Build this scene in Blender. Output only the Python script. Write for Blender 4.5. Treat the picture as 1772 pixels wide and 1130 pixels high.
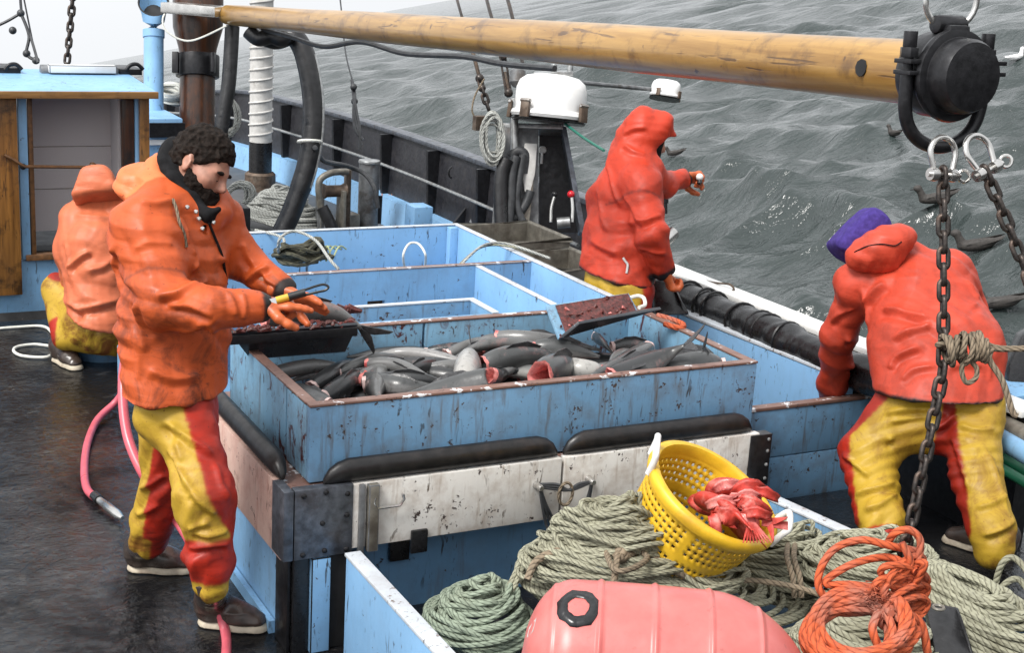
import bpy, bmesh, math, random
import numpy as np
from mathutils import Vector, Matrix
for _o in list(bpy.data.objects): bpy.data.objects.remove(_o, do_unlink=True)
random.seed(7); RNG = np.random.default_rng(7)
SC = bpy.context.scene
COL = SC.collection

# ---------------------------------------------------------------- camera (boat frame: X along the sorting box, Y to the bow, Z up)
FOC, IW, IH, CAMH = 2480.0, 1772.0, 1130.0, 2.5
_p, _r, _y = [math.radians(a) for a in (15.02, 3.35, 27.9)]
_Ry = np.array([[math.cos(_y), -math.sin(_y), 0], [math.sin(_y), math.cos(_y), 0], [0, 0, 1]])
_B = np.array([[1, 0, 0], [0, 0, -1], [0, 1, 0.]])
_P = np.array([[1, 0, 0], [0, math.cos(_p), -math.sin(_p)], [0, math.sin(_p), math.cos(_p)]])
_Q = np.array([[math.cos(_r), -math.sin(_r), 0], [math.sin(_r), math.cos(_r), 0], [0, 0, 1]])
MC = _Q @ _P @ _B @ _Ry                     # rows: image right, image down, forward
RT, DN, FW = MC[0], MC[1], MC[2]
CO = np.array([0, 0, CAMH])
cam = bpy.data.cameras.new('camera'); camo = bpy.data.objects.new('camera', cam); COL.objects.link(camo)
cam.sensor_width = 36; cam.lens = 36 * FOC / IW; cam.clip_end = 9000; cam.clip_start = .05
camo.matrix_world = Matrix(((RT[0], -DN[0], -FW[0], CO[0]), (RT[1], -DN[1], -FW[1], CO[1]), (RT[2], -DN[2], -FW[2], CO[2]), (0, 0, 0, 1)))
SC.camera = camo
SC.render.resolution_x, SC.render.resolution_y = 1024, 654

def ray(px, py): return MC.T @ np.array([(px - IW/2)/FOC, (py - IH/2)/FOC, 1.])
def P(px, py, **k):                          # a measured pixel laid back on a known plane (or at a known distance)
    d = ray(px, py)
    if 'Z' in k: t = (k['Z'] - CO[2])/d[2]
    elif 'X' in k: t = (k['X'] - CO[0])/d[0]
    elif 'Y' in k: t = (k['Y'] - CO[1])/d[1]
    else: t = k['D']
    return CO + d*t
def J(px, py, D): return CO + ray(px, py)*D

# ---------------------------------------------------------------- overcast daylight; the boat heels, so the sea and the sky tilt against it
SEA_N = np.array([-.187, .129, .974]); SEA_N /= np.linalg.norm(SEA_N)
SUN_DIR = np.array([-.55, -.22, .80]); SUN_DIR /= np.linalg.norm(SUN_DIR)
W = bpy.data.worlds.new('World'); SC.world = W; W.use_nodes = True
nt = W.node_tree; nt.nodes.clear()
wo = nt.nodes.new('ShaderNodeOutputWorld'); bg = nt.nodes.new('ShaderNodeBackground')
sky = nt.nodes.new('ShaderNodeTexSky'); sky.sky_type = 'NISHITA'; sky.sun_disc = False
sky.sun_elevation = math.asin(SUN_DIR[2]); sky.sun_rotation = math.atan2(SUN_DIR[0], SUN_DIR[1])
sky.dust_density = 6; sky.air_density = 1.2; sky.altitude = 0
tc = nt.nodes.new('ShaderNodeTexCoord'); mp = nt.nodes.new('ShaderNodeMapping')
q = Vector(SEA_N).rotation_difference(Vector((0, 0, 1))).to_euler()
mp.inputs['Rotation'].default_value = q
hs = nt.nodes.new('ShaderNodeHueSaturation'); hs.inputs['Saturation'].default_value = .12
mxs = nt.nodes.new('ShaderNodeMix'); mxs.data_type = 'RGBA'; mxs.inputs[0].default_value = .55
mxs.inputs[7].default_value = (12.6, 12.9, 13.3, 1)      # the even cloud deck
nt.links.new(tc.outputs['Generated'], mp.inputs['Vector']); nt.links.new(mp.outputs['Vector'], sky.inputs['Vector'])
nt.links.new(sky.outputs['Color'], hs.inputs['Color']); nt.links.new(hs.outputs['Color'], mxs.inputs[6])
sz = nt.nodes.new('ShaderNodeSeparateXYZ'); nt.links.new(mp.outputs['Vector'], sz.inputs[0])
up_ = nt.nodes.new('ShaderNodeMapRange'); up_.inputs[1].default_value = 0; up_.inputs[2].default_value = 1; up_.inputs[3].default_value = 1.6; up_.inputs[4].default_value = 1.85   # overcast: brighter overhead
lo_ = nt.nodes.new('ShaderNodeMapRange'); lo_.inputs[1].default_value = -.03; lo_.inputs[2].default_value = -.002; lo_.inputs[3].default_value = .05; lo_.inputs[4].default_value = 1   # below the horizon: dark sea
mu = nt.nodes.new('ShaderNodeMath'); mu.operation = 'MULTIPLY'; mv = nt.nodes.new('ShaderNodeVectorMath'); mv.operation = 'SCALE'
for n_ in (up_, lo_): nt.links.new(sz.outputs[2], n_.inputs[0])
nt.links.new(up_.outputs[0], mu.inputs[0]); nt.links.new(lo_.outputs[0], mu.inputs[1]); nt.links.new(mxs.outputs[2], mv.inputs[0]); nt.links.new(mu.outputs[0], mv.inputs['Scale'])
nt.links.new(mv.outputs[0], bg.inputs['Color']); bg.inputs['Strength'].default_value = .05
nt.links.new(bg.outputs['Background'], wo.inputs['Surface'])
sun = bpy.data.lights.new('sun', 'SUN'); sun.energy = 2.4; sun.angle = math.radians(20); sun.color = (1, .97, .93)
suno = bpy.data.objects.new('sun', sun); COL.objects.link(suno)
suno.rotation_euler = Vector(SUN_DIR).to_track_quat('Z', 'Y').to_euler(); suno.location = (0, 0, 8)
SC.view_settings.view_transform = 'Standard'; SC.view_settings.look = 'None'
SC.view_settings.exposure = 0.72; SC.view_settings.gamma = 1

# ---------------------------------------------------------------- materials
class NT:
    def __init__(s, name):
        s.m = bpy.data.materials.new(name); s.m.use_nodes = True
        s.t = s.m.node_tree; s.b = s.t.nodes['Principled BSDF']
    def n(s, typ, ins=None, **kw):
        x = s.t.nodes.new(typ)
        for k, v in kw.items(): setattr(x, k, v)
        for k, v in (ins or {}).items():
            i = x.inputs[k]
            if isinstance(v, bpy.types.NodeSocket): s.t.links.new(v, i)
            else: i.default_value = v
        return x
    def set(s, k, v):
        i = s.b.inputs[k]
        if isinstance(v, bpy.types.NodeSocket): s.t.links.new(v, i)
        else: i.default_value = v
    def coord(s, scale=(1, 1, 1), out='Object', rot=(0, 0, 0)):
        c = s.n('ShaderNodeTexCoord')
        return s.n('ShaderNodeMapping', {'Vector': c.outputs[out], 'Scale': scale, 'Rotation': rot}).outputs[0]
    def noise(s, vec, scale, detail=4, rough=.55, dist=0):
        return s.n('ShaderNodeTexNoise', {'Vector': vec, 'Scale': scale, 'Detail': detail, 'Roughness': rough, 'Distortion': dist}).outputs[0]
    def ramp(s, fac, a, b, va=0., vb=1.):
        return s.n('ShaderNodeMapRange', {0: fac, 1: a, 2: b, 3: va, 4: vb}).outputs[0]
    def mix(s, fac, a, b, mode='MIX'):
        x = s.n('ShaderNodeMix', data_type='RGBA', blend_type=mode)
        for i, v in ((0, fac), (6, a), (7, b)):
            if isinstance(v, bpy.types.NodeSocket): s.t.links.new(v, x.inputs[i])
            else: x.inputs[i].default_value = v if i == 0 else (tuple(v) + (1,))[:4]
        return x.outputs[2]
    def math(s, op, a, b=0.):
        x = s.n('ShaderNodeMath', operation=op)
        for i, v in ((0, a), (1, b)):
            if isinstance(v, bpy.types.NodeSocket): s.t.links.new(v, x.inputs[i])
            else: x.inputs[i].default_value = v
        return x.outputs[0]
    def bump(s, h, dist=.01, strength=.6, normal=None):
        ins = {'Height': h, 'Distance': dist, 'Strength': strength}
        if normal is not None: ins['Normal'] = normal
        x = s.n('ShaderNodeBump', ins).outputs[0]; s.set('Normal', x); return x
MATS = {}
def plain(name, col, rough=.5, metal=0., var=.25, bump=.0, scale=20, spec=None, dirt=None, dirt_amt=.5, coat=0.):
    m = NT(name); v = m.coord(); nz = m.noise(v, scale, 5)
    a = tuple(c*(1-var) for c in col); b = tuple(min(1, c*(1+var)) for c in col)
    c = m.mix(m.ramp(nz, .3, .7), a, b)
    if dirt:
        d = m.ramp(m.noise(v, scale*.35, 6, .65), .52, .66); d = m.math('MULTIPLY', d, dirt_amt); c = m.mix(d, c, dirt)
    m.set('Base Color', c); m.set('Roughness', m.ramp(m.noise(v, scale*.6, 4), .3, .7, max(0, rough-.1), min(1, rough+.1))); m.set('Metallic', metal)
    if coat: m.set('Coat Weight', coat); m.set('Coat Roughness', .12)
    if bump: m.bump(nz, bump, .6)
    if name in ('hair', 'beard', 'hoodie', 'purple_fleece'): m.set('Specular IOR Level', .15)
    MATS[name] = m.m; return m.m
def painted(name, base, chip=(.05, .035, .03), amt=.5, stain=(.10, .085, .07), blood=0., streak=.4, white=0., rough=.42, grime=.5):
    # old paint on wood: tone drift, chips down to wood, runs, blood smears
    m = NT(name); v = m.coord()
    big = m.noise(v, 2.2, 4); mid = m.noise(v, 11, 6, .62); fine = m.noise(v, 70, 6, .65, .4)
    c = m.mix(m.ramp(big, .3, .7), tuple(x*.86 for x in base), tuple(min(1, x*1.1) for x in base))
    c = m.mix(m.math('MULTIPLY', m.ramp(mid, .45, .75), grime*.55), c, stain)
    vs = m.coord((9, 9, 1.1)); st = m.ramp(m.noise(vs, 3.5, 5, .6), .56, .74)
    c = m.mix(m.math('MULTIPLY', st, streak), c, stain)
    sc = m.noise(m.coord((26, 26, 6), rot=(.35, .3, .2)), 1.6, 4, .6, .8)
    sc = m.math('MULTIPLY', m.ramp(sc, .61, .66), m.ramp(m.noise(v, 5, 2), .40, .6))
    c = m.mix(m.math('MULTIPLY', sc, .9), c, tuple(x*.3 for x in stain))
    if white: c = m.mix(m.math('MULTIPLY', m.ramp(m.noise(v, 17, 5, .6), .60, .63), white), c, (.72, .73, .75))
    if blood:
        bl = m.math('MULTIPLY', m.ramp(m.noise(m.coord((1, 1, .55)), 15, 6, .7, 1.2), .56, .62), m.ramp(m.noise(v, 2.7, 2), .42, .55))
        c = m.mix(m.math('MULTIPLY', bl, blood), c, (.06, .012, .012))
    ch = m.math('ADD', m.math('MULTIPLY', fine, .55), m.math('MULTIPLY', m.noise(v, 16, 3), .5))
    ch = m.ramp(ch, .675 - .05*amt, .688 - .05*amt)
    c = m.mix(ch, c, chip); m.set('Base Color', c)
    m.set('Roughness', m.ramp(mid, .3, .7, rough-.1, rough+.15))
    h = m.math('SUBTRACT', m.math('MULTIPLY', m.noise(m.coord((30, 30, 4)), 2, 3), .35), m.math('MULTIPLY', ch, .8))
    m.bump(h, .003, .7); MATS[name] = m.m; return m.m
def wood(name, lo, hi, axis_scale=(40, 40, 2.5), rough=.35, dark=(.02, .012, .008), dark_amt=.6, coat=.3, knots=0., out='Object', ):
    m = NT(name); v = m.coord(axis_scale, out); g = m.noise(v, 1, 6, .65, .6); v0 = m.coord()
    c = m.mix(m.ramp(g, .3, .7), lo, hi)
    c = m.mix(m.math('MULTIPLY', m.ramp(m.noise(v0, 7, 5, .7), .52, .68), dark_amt), c, dark)
    cr = m.ramp(m.noise(m.coord(tuple(a*1.6 for a in axis_scale), out), 1, 4, .55, 1.2), .63, .67)
    c = m.mix(m.math('MULTIPLY', cr, .75), c, dark)
    if knots: c = m.mix(m.math('MULTIPLY', m.ramp(m.noise(v0, 16, 3, .6), .70, .74), knots), c, dark)
    m.set('Base Color', c); m.set('Roughness', rough); m.set('Coat Weight', coat); m.set('Coat Roughness', .2)
    m.bump(m.math('SUBTRACT', g, cr), .002, .5); MATS[name] = m.m; return m.m
def rope_mat(name, light, dark, pitch=.03, strands=3, dirt=(.05, .045, .03), dirt_amt=.5, rough=.85):
    m = NT(name); uv = m.n('ShaderNodeUVMap', uv_map='uv').outputs[0]
    s = m.n('ShaderNodeSeparateXYZ', {0: uv})
    ph = m.math('ADD', m.math('MULTIPLY', s.outputs[0], 1/pitch), m.math('MULTIPLY', s.outputs[1], float(strands)))
    w = m.math('ABSOLUTE', m.math('SINE', m.math('MULTIPLY', ph, math.pi)))
    v = m.coord(); n = m.noise(v, 14, 5, .6)
    c = m.mix(m.ramp(n, .35, .65), tuple(x*.78 for x in light), light)
    c = m.mix(m.math('MULTIPLY', m.ramp(m.noise(v, 5, 5, .65), .48, .66), dirt_amt), c, dirt)
    c = m.mix(m.ramp(w, .0, .45, .85, 0.), c, dark)
    m.set('Base Color', c); m.set('Roughness', rough); m.bump(w, .004, .8); MATS[name] = m.m; return m.m
def cloth_mat(name, tint=(1, 1, 1), rough=.47, dirt=(.030, .014, .010), dirt_amt=.8, spots=.5, fine=260, wr=1, wd=.006, low=None):
    # coated rainwear: pattern colours come from the mesh, grime and creases from noise
    m = NT(name); v = m.coord()
    a = m.n('ShaderNodeVertexColor', layer_name='Col').outputs[0]
    c = m.mix(m.ramp(m.noise(v, 3, 4), .3, .7), m.mix(1., a, (.86, .84, .84), 'MULTIPLY'), a)
    d = m.math('MULTIPLY', m.ramp(m.noise(v, 7, 7, .74, .6), .46, .62), dirt_amt)
    if low:
        z = m.n('ShaderNodeSeparateXYZ', {0: m.coord()}).outputs[2]
        d = m.math('MULTIPLY', d, m.ramp(z, low[0], low[1], 1.3, .12))
    c = m.mix(d, c, dirt)
    sp = m.math('MULTIPLY', m.ramp(m.noise(v, 60, 4, .6), .66, .70), spots)
    c = m.mix(sp, c, dirt); m.set('Base Color', c)
    m.set('Roughness', m.ramp(m.noise(v, 12, 4), .3, .7, rough-.08, rough+.16)); m.set('Specular IOR Level', .32)
    r = m.n('ShaderNodeMath', {0: m.math('SUBTRACT', m.noise(m.coord((4, 4, 15), rot=(.35, .4, 0)), wr, 3, .5, .35), .5)}, operation='ABSOLUTE').outputs[0]
    b1 = m.n('ShaderNodeBump', {'Height': r, 'Distance': wd, 'Strength': .9, 'Normal': (0, 0, 0)})
    b1.inputs['Normal'].default_value = (0, 0, 0)
    h2 = m.noise(v, fine, 2)
    b2 = m.n('ShaderNodeBump', {'Height': h2, 'Distance': .0006, 'Strength': .35, 'Normal': b1.outputs[0]})
    m.set('Normal', b2.outputs[0]); MATS[name] = m.m; return m.m

BLUE = (.19, .37, .58)
painted('blue_paint', BLUE, amt=.35, streak=.3, grime=.35)
painted('blue_clean', (.22, .42, .66), amt=.1, streak=.12, grime=.2)
painted('blue_worn', (.15, .30, .47), amt=.9, streak=.9, grime=.95)
painted('blue_blood', (.18, .35, .50), amt=.8, streak=.6, blood=1., grime=.75)
painted('blue_dark', (.12, .25, .41), amt=.3, streak=.5, grime=.5)
painted('white_board', (.66, .64, .60), chip=(.06, .045, .04), amt=.7, stain=(.24, .16, .10), streak=.7, grime=1.1)
painted('pink_board', (.62, .43, .36), chip=(.12, .05, .04), amt=.75, stain=(.36, .12, .09), streak=.5, grime=.7, blood=.35)
painted('rim_wood', (.20, .115, .09), chip=(.04, .02, .018), amt=.5, stain=(.09, .03, .025), streak=.2, white=.9, grime=.8)
painted('rim_clean', (.52, .56, .60), chip=(.16, .10, .07), amt=.95, stain=(.18, .12, .09), streak=.2, grime=.6)
painted('tray_paint', (.03, .035, .042), chip=(.10, .12, .15), amt=.3, stain=(.015, .012, .012), blood=.4, rough=.3)
plain('tray_gore', (.10, .022, .018), .35, var=.7, bump=.012, scale=60, dirt=(.03, .02, .015))
plain('black_metal', (.016, .016, .018), .38, .4, .4, .002, 40)
plain('black_rubber', (.010, .010, .011), .30, 0, .4, .001, 60)
plain('pad_rubber', (.009, .008, .008), .42, 0, .5, .002, 30, dirt=(.05, .035, .03), dirt_amt=.35)
plain('bulwark_paint', (.020, .020, .024), .5, 0, .4, .004, 30, dirt=(.045, .042, .042), dirt_amt=.5)
plain('galvanised', (.34, .35, .35), .36, .7, .3, .001, 30, dirt=(.12, .10, .08))
plain('stainless', (.55, .54, .52), .24, .9, .15, 0, 15)
plain('steel_plate', (.105, .115, .135), .42, .6, .45, .003, 30, dirt=(.05, .04, .035))
plain('grey_metal', (.15, .155, .16), .5, .3, .35, .003, 22, dirt=(.05, .035, .025), dirt_amt=.7)
plain('dirty_steel', (.21, .195, .165), .45, .45, .35, .002, 18, dirt=(.08, .06, .045), dirt_amt=.6)
plain('rust_steel', (.10, .07, .05), .6, .4, .5, .004, 25, dirt=(.20, .17, .14))
plain('chain_steel', (.045, .038, .034), .4, .6, .5, .002, 60, dirt=(.12, .08, .06), dirt_amt=.6)
plain('lamp_white', (.74, .74, .73), .28, 0, .05, 0, 6, coat=.3, dirt=(.42, .36, .28), dirt_amt=.25)
plain('white_plastic', (.70, .70, .68), .35, 0, .08, 0, 20)
plain('white_line', (.62, .62, .57), .7, 0, .15, .001, 60)
plain('cabin_white', (.46, .42, .42), .7, 0, .10, .002, 220)
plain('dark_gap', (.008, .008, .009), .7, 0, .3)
plain('brown_wood', (.12, .055, .02), .45, 0, .5, .004, 30)
plain('green_line', (.01, .13, .09), .6, 0, .2)
plain('hose_pink', (.55, .10, .13), .35, 0, .12, 0, 15, dirt=(.30, .04, .05), dirt_amt=.4)
plain('hose_dark', (.035, .037, .04), .5, 0, .4, .003, 30)
plain('red_knob', (.50, .01, .02), .25, 0, .1)
plain('skin', (.36, .175, .12), .5, 0, .16, .001, 45, dirt=(.42, .14, .10), dirt_amt=.35)
plain('hair', (.013, .009, .007), .8, 0, .7, .006, 90)
plain('beard', (.010, .0065, .005), .85, 0, .6, .006, 130)
plain('hoodie', (.010, .010, .011), .9, 0, .4, .003, 40)
plain('purple_fleece', (.05, .032, .17), .9, 0, .25, .004, 60)
plain('glove', (.48, .105, .03), .45, 0, .25, .003, 30, dirt=(.10, .015, .01), dirt_amt=.6)
plain('boot_rubber', (.045, .032, .026), .30, 0, .35, .001, 18, dirt=(.08, .015, .012), dirt_amt=.4)
plain('boot_sole', (.44, .38, .29), .6, 0, .2, .001, 30, dirt=(.16, .09, .06))
plain('yellow_plastic', (.66, .40, .02), .40, 0, .12, .001, 20, dirt=(.38, .20, .02), dirt_amt=.5)
plain('knife_black', (.012, .012, .012), .4, 0, .2)
plain('knife_yellow', (.60, .36, .03), .4, 0, .2)
plain('blade_steel', (.6, .6, .6), .15, 1., .1)
plain('net_green', (.38, .42, .22), .8, 0, .2)
plain('weed', (.05, .048, .03), .8, 0, .6, .01, 40)
plain('coral', (.55, .22, .12), .8, 0, .3, .004, 60)
plain('red_fish', (.42, .040, .028), .5, 0, .35, .004, 35, dirt=(.70, .26, .22), dirt_amt=.6)
plain('flesh', (.60, .20, .18), .28, 0, .35, .006, 45, dirt=(.34, .02, .025), dirt_amt=.75)
plain('fin_grey', (.035, .035, .037), .35, 0, .4, .004, 60)
plain('pale_edge', (.62, .45, .42), .35, 0, .2)
plain('bird_brown', (.032, .028, .025), .7, 0, .4, .004, 40)
plain('bird_white', (.7, .7, .7), .7, 0, .1)
plain('spiral_white', (.50, .49, .47), .6, 0, .12, .002, 25, dirt=(.28, .26, .23))
plain('tarp', (.014, .014, .015), .35, 0, .4, .01, 14)
plain('gore_floor', (.14, .045, .025), .5, 0, .7, .01, 60)
plain('green_hose', (.02, .18, .09), .35, 0, .2)
plain('scrap', (.50, .28, .22), .5, 0, .5)
wood('boom_wood', (.20, .095, .014), (.41, .235, .060), (1.3, 10, 1), .30, dark=(.06, .025, .008), dark_amt=.6, knots=.8, out='UV')
wood('mast_wood', (.008, .005, .004), (.085, .026, .006), (26, 26, 1.8), .3, dark=(.012, .008, .006), dark_amt=.95, coat=.12)
wood('varnish_wood', (.12, .05, .012), (.33, .15, .035), (30, 30, 2.2), .35, dark=(.02, .01, .005), dark_amt=.8)
wood('varnish_flat', (.16, .075, .02), (.36, .19, .06), (2.5, 30, 30), .4, dark=(.04, .02, .01), dark_amt=.5)
rope_mat('rope_grey', (.33, .325, .235), (.075, .065, .045), .026, dirt=(.11, .10, .06), dirt_amt=.6)
rope_mat('rope_green', (.25, .30, .225), (.04, .05, .035), .026, dirt=(.13, .13, .085))
rope_mat('rope_brown', (.24, .185, .125), (.04, .03, .02), .024)
rope_mat('rope_orange', (.52, .095, .028), (.20, .03, .012), .034, dirt=(.20, .17, .15), dirt_amt=.55)
rope_mat('rope_coil_far', (.42, .43, .40), (.10, .10, .09), .03, dirt=(.24, .24, .22))
cloth_mat('rain_orange', low=(.85, 1.6)); cloth_mat('rain_faded', dirt=(.10, .05, .03), dirt_amt=.22, spots=.3); cloth_mat('rain_red', dirt_amt=.28, spots=.25)
cloth_mat('rain_trousers', dirt=(.10, .012, .008), dirt_amt=.75, spots=.6, low=(.0, 1.1))
ORANGE = (.52, .090, .021); REDOR = (.50, .042, .016); YEL = (.47, .30, .030); STRIPE = (.37, .020, .008); BLACK = (.012, .012, .012); PALEOR = (.56, .14, .06)
# ---------------------------------------------------------------- mesh building helpers
def V(*a): return np.array(a if len(a) > 1 else a[0], float)
def nrm(v): v = np.asarray(v, float); return v/(np.linalg.norm(v) + 1e-12)
def frame(d, up=(0, 0, 1)):
    d = nrm(d); s = np.cross(d, up)
    if np.linalg.norm(s) < 1e-4: s = np.cross(d, (1, 0, 0))
    s = nrm(s); return d, s, np.cross(s, d)
def spline(pts, n=8, closed=False):
    p = [np.asarray(a, float) for a in pts]; out = []; m = len(p)
    for i in range(m if closed else m-1):
        g = (lambda k: p[k % m]) if closed else (lambda k: p[min(max(k, 0), m-1)])
        a, b, c, d = g(i-1), g(i), g(i+1), g(i+2)
        for k in range(n):
            t = k/n
            out.append(.5*((2*b) + (c-a)*t + (2*a-5*b+4*c-d)*t*t + (3*b-a-3*c+d)*t**3))
    if not closed: out.append(p[-1])
    return out
class MB:
    def __init__(s): s.v = []; s.f = []; s.mi = []; s.uv = []; s.mats = []
    def mid(s, name):
        if name not in s.mats: s.mats.append(name)
        return s.mats.index(name)
    def add(s, vs, fs, mat, uvs=None):
        o = len(s.v); s.v += [tuple(map(float, x)) for x in vs]; k = s.mid(mat)
        for i, f in enumerate(fs):
            s.f.append(tuple(o+a for a in f)); s.mi.append(k)
            s.uv.append(uvs[i] if uvs else [(0, 0)]*len(f))
        return s
    def hexa(s, c, mat):                      # 8 corners: bottom ring then top ring
        return s.add(c, [(0, 3, 2, 1), (4, 5, 6, 7), (0, 1, 5, 4), (1, 2, 6, 5), (2, 3, 7, 6), (3, 0, 4, 7)], mat)
    def box(s, lo, hi, mat):
        (a, b, c), (d, e, f) = lo, hi
        return s.hexa([(a, b, c), (d, b, c), (d, e, c), (a, e, c), (a, b, f), (d, b, f), (d, e, f), (a, e, f)], mat)
    def slab(s, pts, th, mat):                # convex polygon pts extruded by vector th
        n = len(pts); p = [V(a) for a in pts]; q = [a + V(th) for a in p]
        fs = [tuple(range(n))[::-1], tuple(range(n, 2*n))] + [(i, (i+1) % n, n+(i+1) % n, n+i) for i in range(n)]
        return s.add(p+q, fs, mat)
    def beam(s, a, b, w, h, mat, up=(0, 0, 1)):   # rectangular bar
        a, b = V(a), V(b); d, sd, u = frame(b-a, up); c = []
        for e in (a, b):
            pass
        c = [a-sd*w/2-u*h/2, a+sd*w/2-u*h/2, b+sd*w/2-u*h/2, b-sd*w/2-u*h/2, a-sd*w/2+u*h/2, a+sd*w/2+u*h/2, b+sd*w/2+u*h/2, b-sd*w/2+u*h/2]
        return s.hexa(c, mat)
    def loft(s, rings, mat, cap=(True, True), closed=False, uvlen=None):
        n = len(rings[0]); vs = [x for r in rings for x in r]; fs = []; uvs = []; L = 0.; R = len(rings)
        cs = [np.mean(r, axis=0) for r in rings]
        for i in range(R if closed else R-1):
            j = (i+1) % R; dl = float(np.linalg.norm(cs[j]-cs[i]))
            for k in range(n):
                l = (k+1) % n
                fs.append((i*n+k, i*n+l, j*n+l, j*n+k)); uvs.append([(L, k/n), (L, (k+1)/n), (L+dl, (k+1)/n), (L+dl, k/n)])
            L += dl
        if not closed:
            if cap[0]: fs.append(tuple(range(n))[::-1]); uvs.append([(0, 0)]*n)
            if cap[1]: fs.append(tuple(range((R-1)*n, R*n))); uvs.append([(L, 0)]*n)
        return s.add(vs, fs, mat, uvs)
    def tube(s, pts, r, mat, seg=8, closed=False, cap=True):
        p = [V(a) for a in pts]; n = len(p)
        rs = r if hasattr(r, '__len__') else [r]*n
        t = []
        for i in range(n):
            a = p[(i-1) % n] if (closed or i > 0) else p[i]; b = p[(i+1) % n] if (closed or i < n-1) else p[i]
            t.append(nrm(b-a))
        _, sd, u = frame(t[0]); rings = []
        for i in range(n):
            sd = nrm(sd - t[i]*np.dot(sd, t[i])); u = np.cross(sd, t[i])
            rings.append([p[i] + rs[i]*(math.cos(2*math.pi*k/seg)*sd + math.sin(2*math.pi*k/seg)*u) for k in range(seg)])
        if closed:                            # undo the frame's twist at the seam
            x = nrm(rings[-1][0]-p[-1]); a = math.atan2(np.dot(x, np.cross(t[0], nrm(rings[0][0]-p[0]))), np.dot(x, nrm(rings[0][0]-p[0])))
            for i in range(n):
                b = -a*i/n; c0, s0 = math.cos(b), math.sin(b); ax = t[i]
                rings[i] = [p[i] + (q-p[i])*c0 + np.cross(ax, q-p[i])*s0 for q in rings[i]]
        return s.loft(rings, mat, (cap, cap), closed)
    def cyl(s, a, b, r, mat, seg=20, r2=None): return s.tube([a, b], [r, r if r2 is None else r2], mat, seg)
    def lathe(s, prof, o, d, mat, seg=28, up=(0, 0, 1), cap=(True, True), sy=1.):   # prof: (radius, height)
        d, sd, u = frame(d, up); o = V(o)
        return s.loft([[o + d*h + r*(math.cos(2*math.pi*k/seg)*sd + sy*math.sin(2*math.pi*k/seg)*u) for k in range(seg)] for r, h in prof], mat, cap)
    def ball(s, c, r, mat, seg=12, d=(0, 0, 1)):
        return s.lathe([(r*math.sin(math.pi*max(.02, min(.98, i/8))), -r*math.cos(math.pi*i/8)) for i in range(9)], c, d, mat, seg)
    def build(s, name, parent=None, bevel=0, smooth=40, bseg=2):
        me = bpy.data.meshes.new(name); me.from_pydata(s.v, [], s.f)
        for n in s.mats: me.materials.append(MATS[n])
        me.polygons.foreach_set('material_index', s.mi)
        ul = me.uv_layers.new(name='uv'); ul.data.foreach_set('uv', np.array([c for f in s.uv for c in f], 'f').ravel())
        bm = bmesh.new(); bm.from_mesh(me); bmesh.ops.recalc_face_normals(bm, faces=bm.faces)
        if bevel:
            es = [e for e in bm.edges if len(e.link_faces) == 2 and e.calc_face_angle(0) > .6]
            bmesh.ops.bevel(bm, geom=es, offset=bevel, segments=bseg, affect='EDGES', profile=.6, clamp_overlap=True)
        bm.to_mesh(me); bm.free()
        return link(name, me, parent, smooth)
def link(name, me, parent=None, smooth=40):
    if smooth:
        me.polygons.foreach_set('use_smooth', [True]*len(me.polygons))
        if smooth < 180: me.set_sharp_from_angle(angle=math.radians(smooth))
    o = bpy.data.objects.new(name, me); COL.objects.link(o)
    if parent is not None:
        o.parent = parent; o.matrix_parent_inverse = parent.matrix_world.inverted() if parent.type != 'EMPTY' else Matrix.Translation(-parent.location)
    return o
def tag(o, label, cat, group=None):
    o['label'] = label; o['category'] = cat
    if group: o['group'] = group
    return o
def struct(o): o['kind'] = 'structure'; return o
def thing(name, label, cat, loc, group=None):
    o = bpy.data.objects.new(name, None); COL.objects.link(o); o.location = tuple(map(float, loc)); o.empty_display_size = .1
    return tag(o, label, cat, group)
def copy_thing(o, loc=None, label=None):
    c = o.copy(); COL.objects.link(c)
    if loc is not None: c.location = tuple(map(float, loc))
    if label: c['label'] = label
    for ch in o.children:
        d = ch.copy(); COL.objects.link(d); d.parent = c
        for g in ch.children: e = g.copy(); COL.objects.link(e); e.parent = d
    return c

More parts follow.
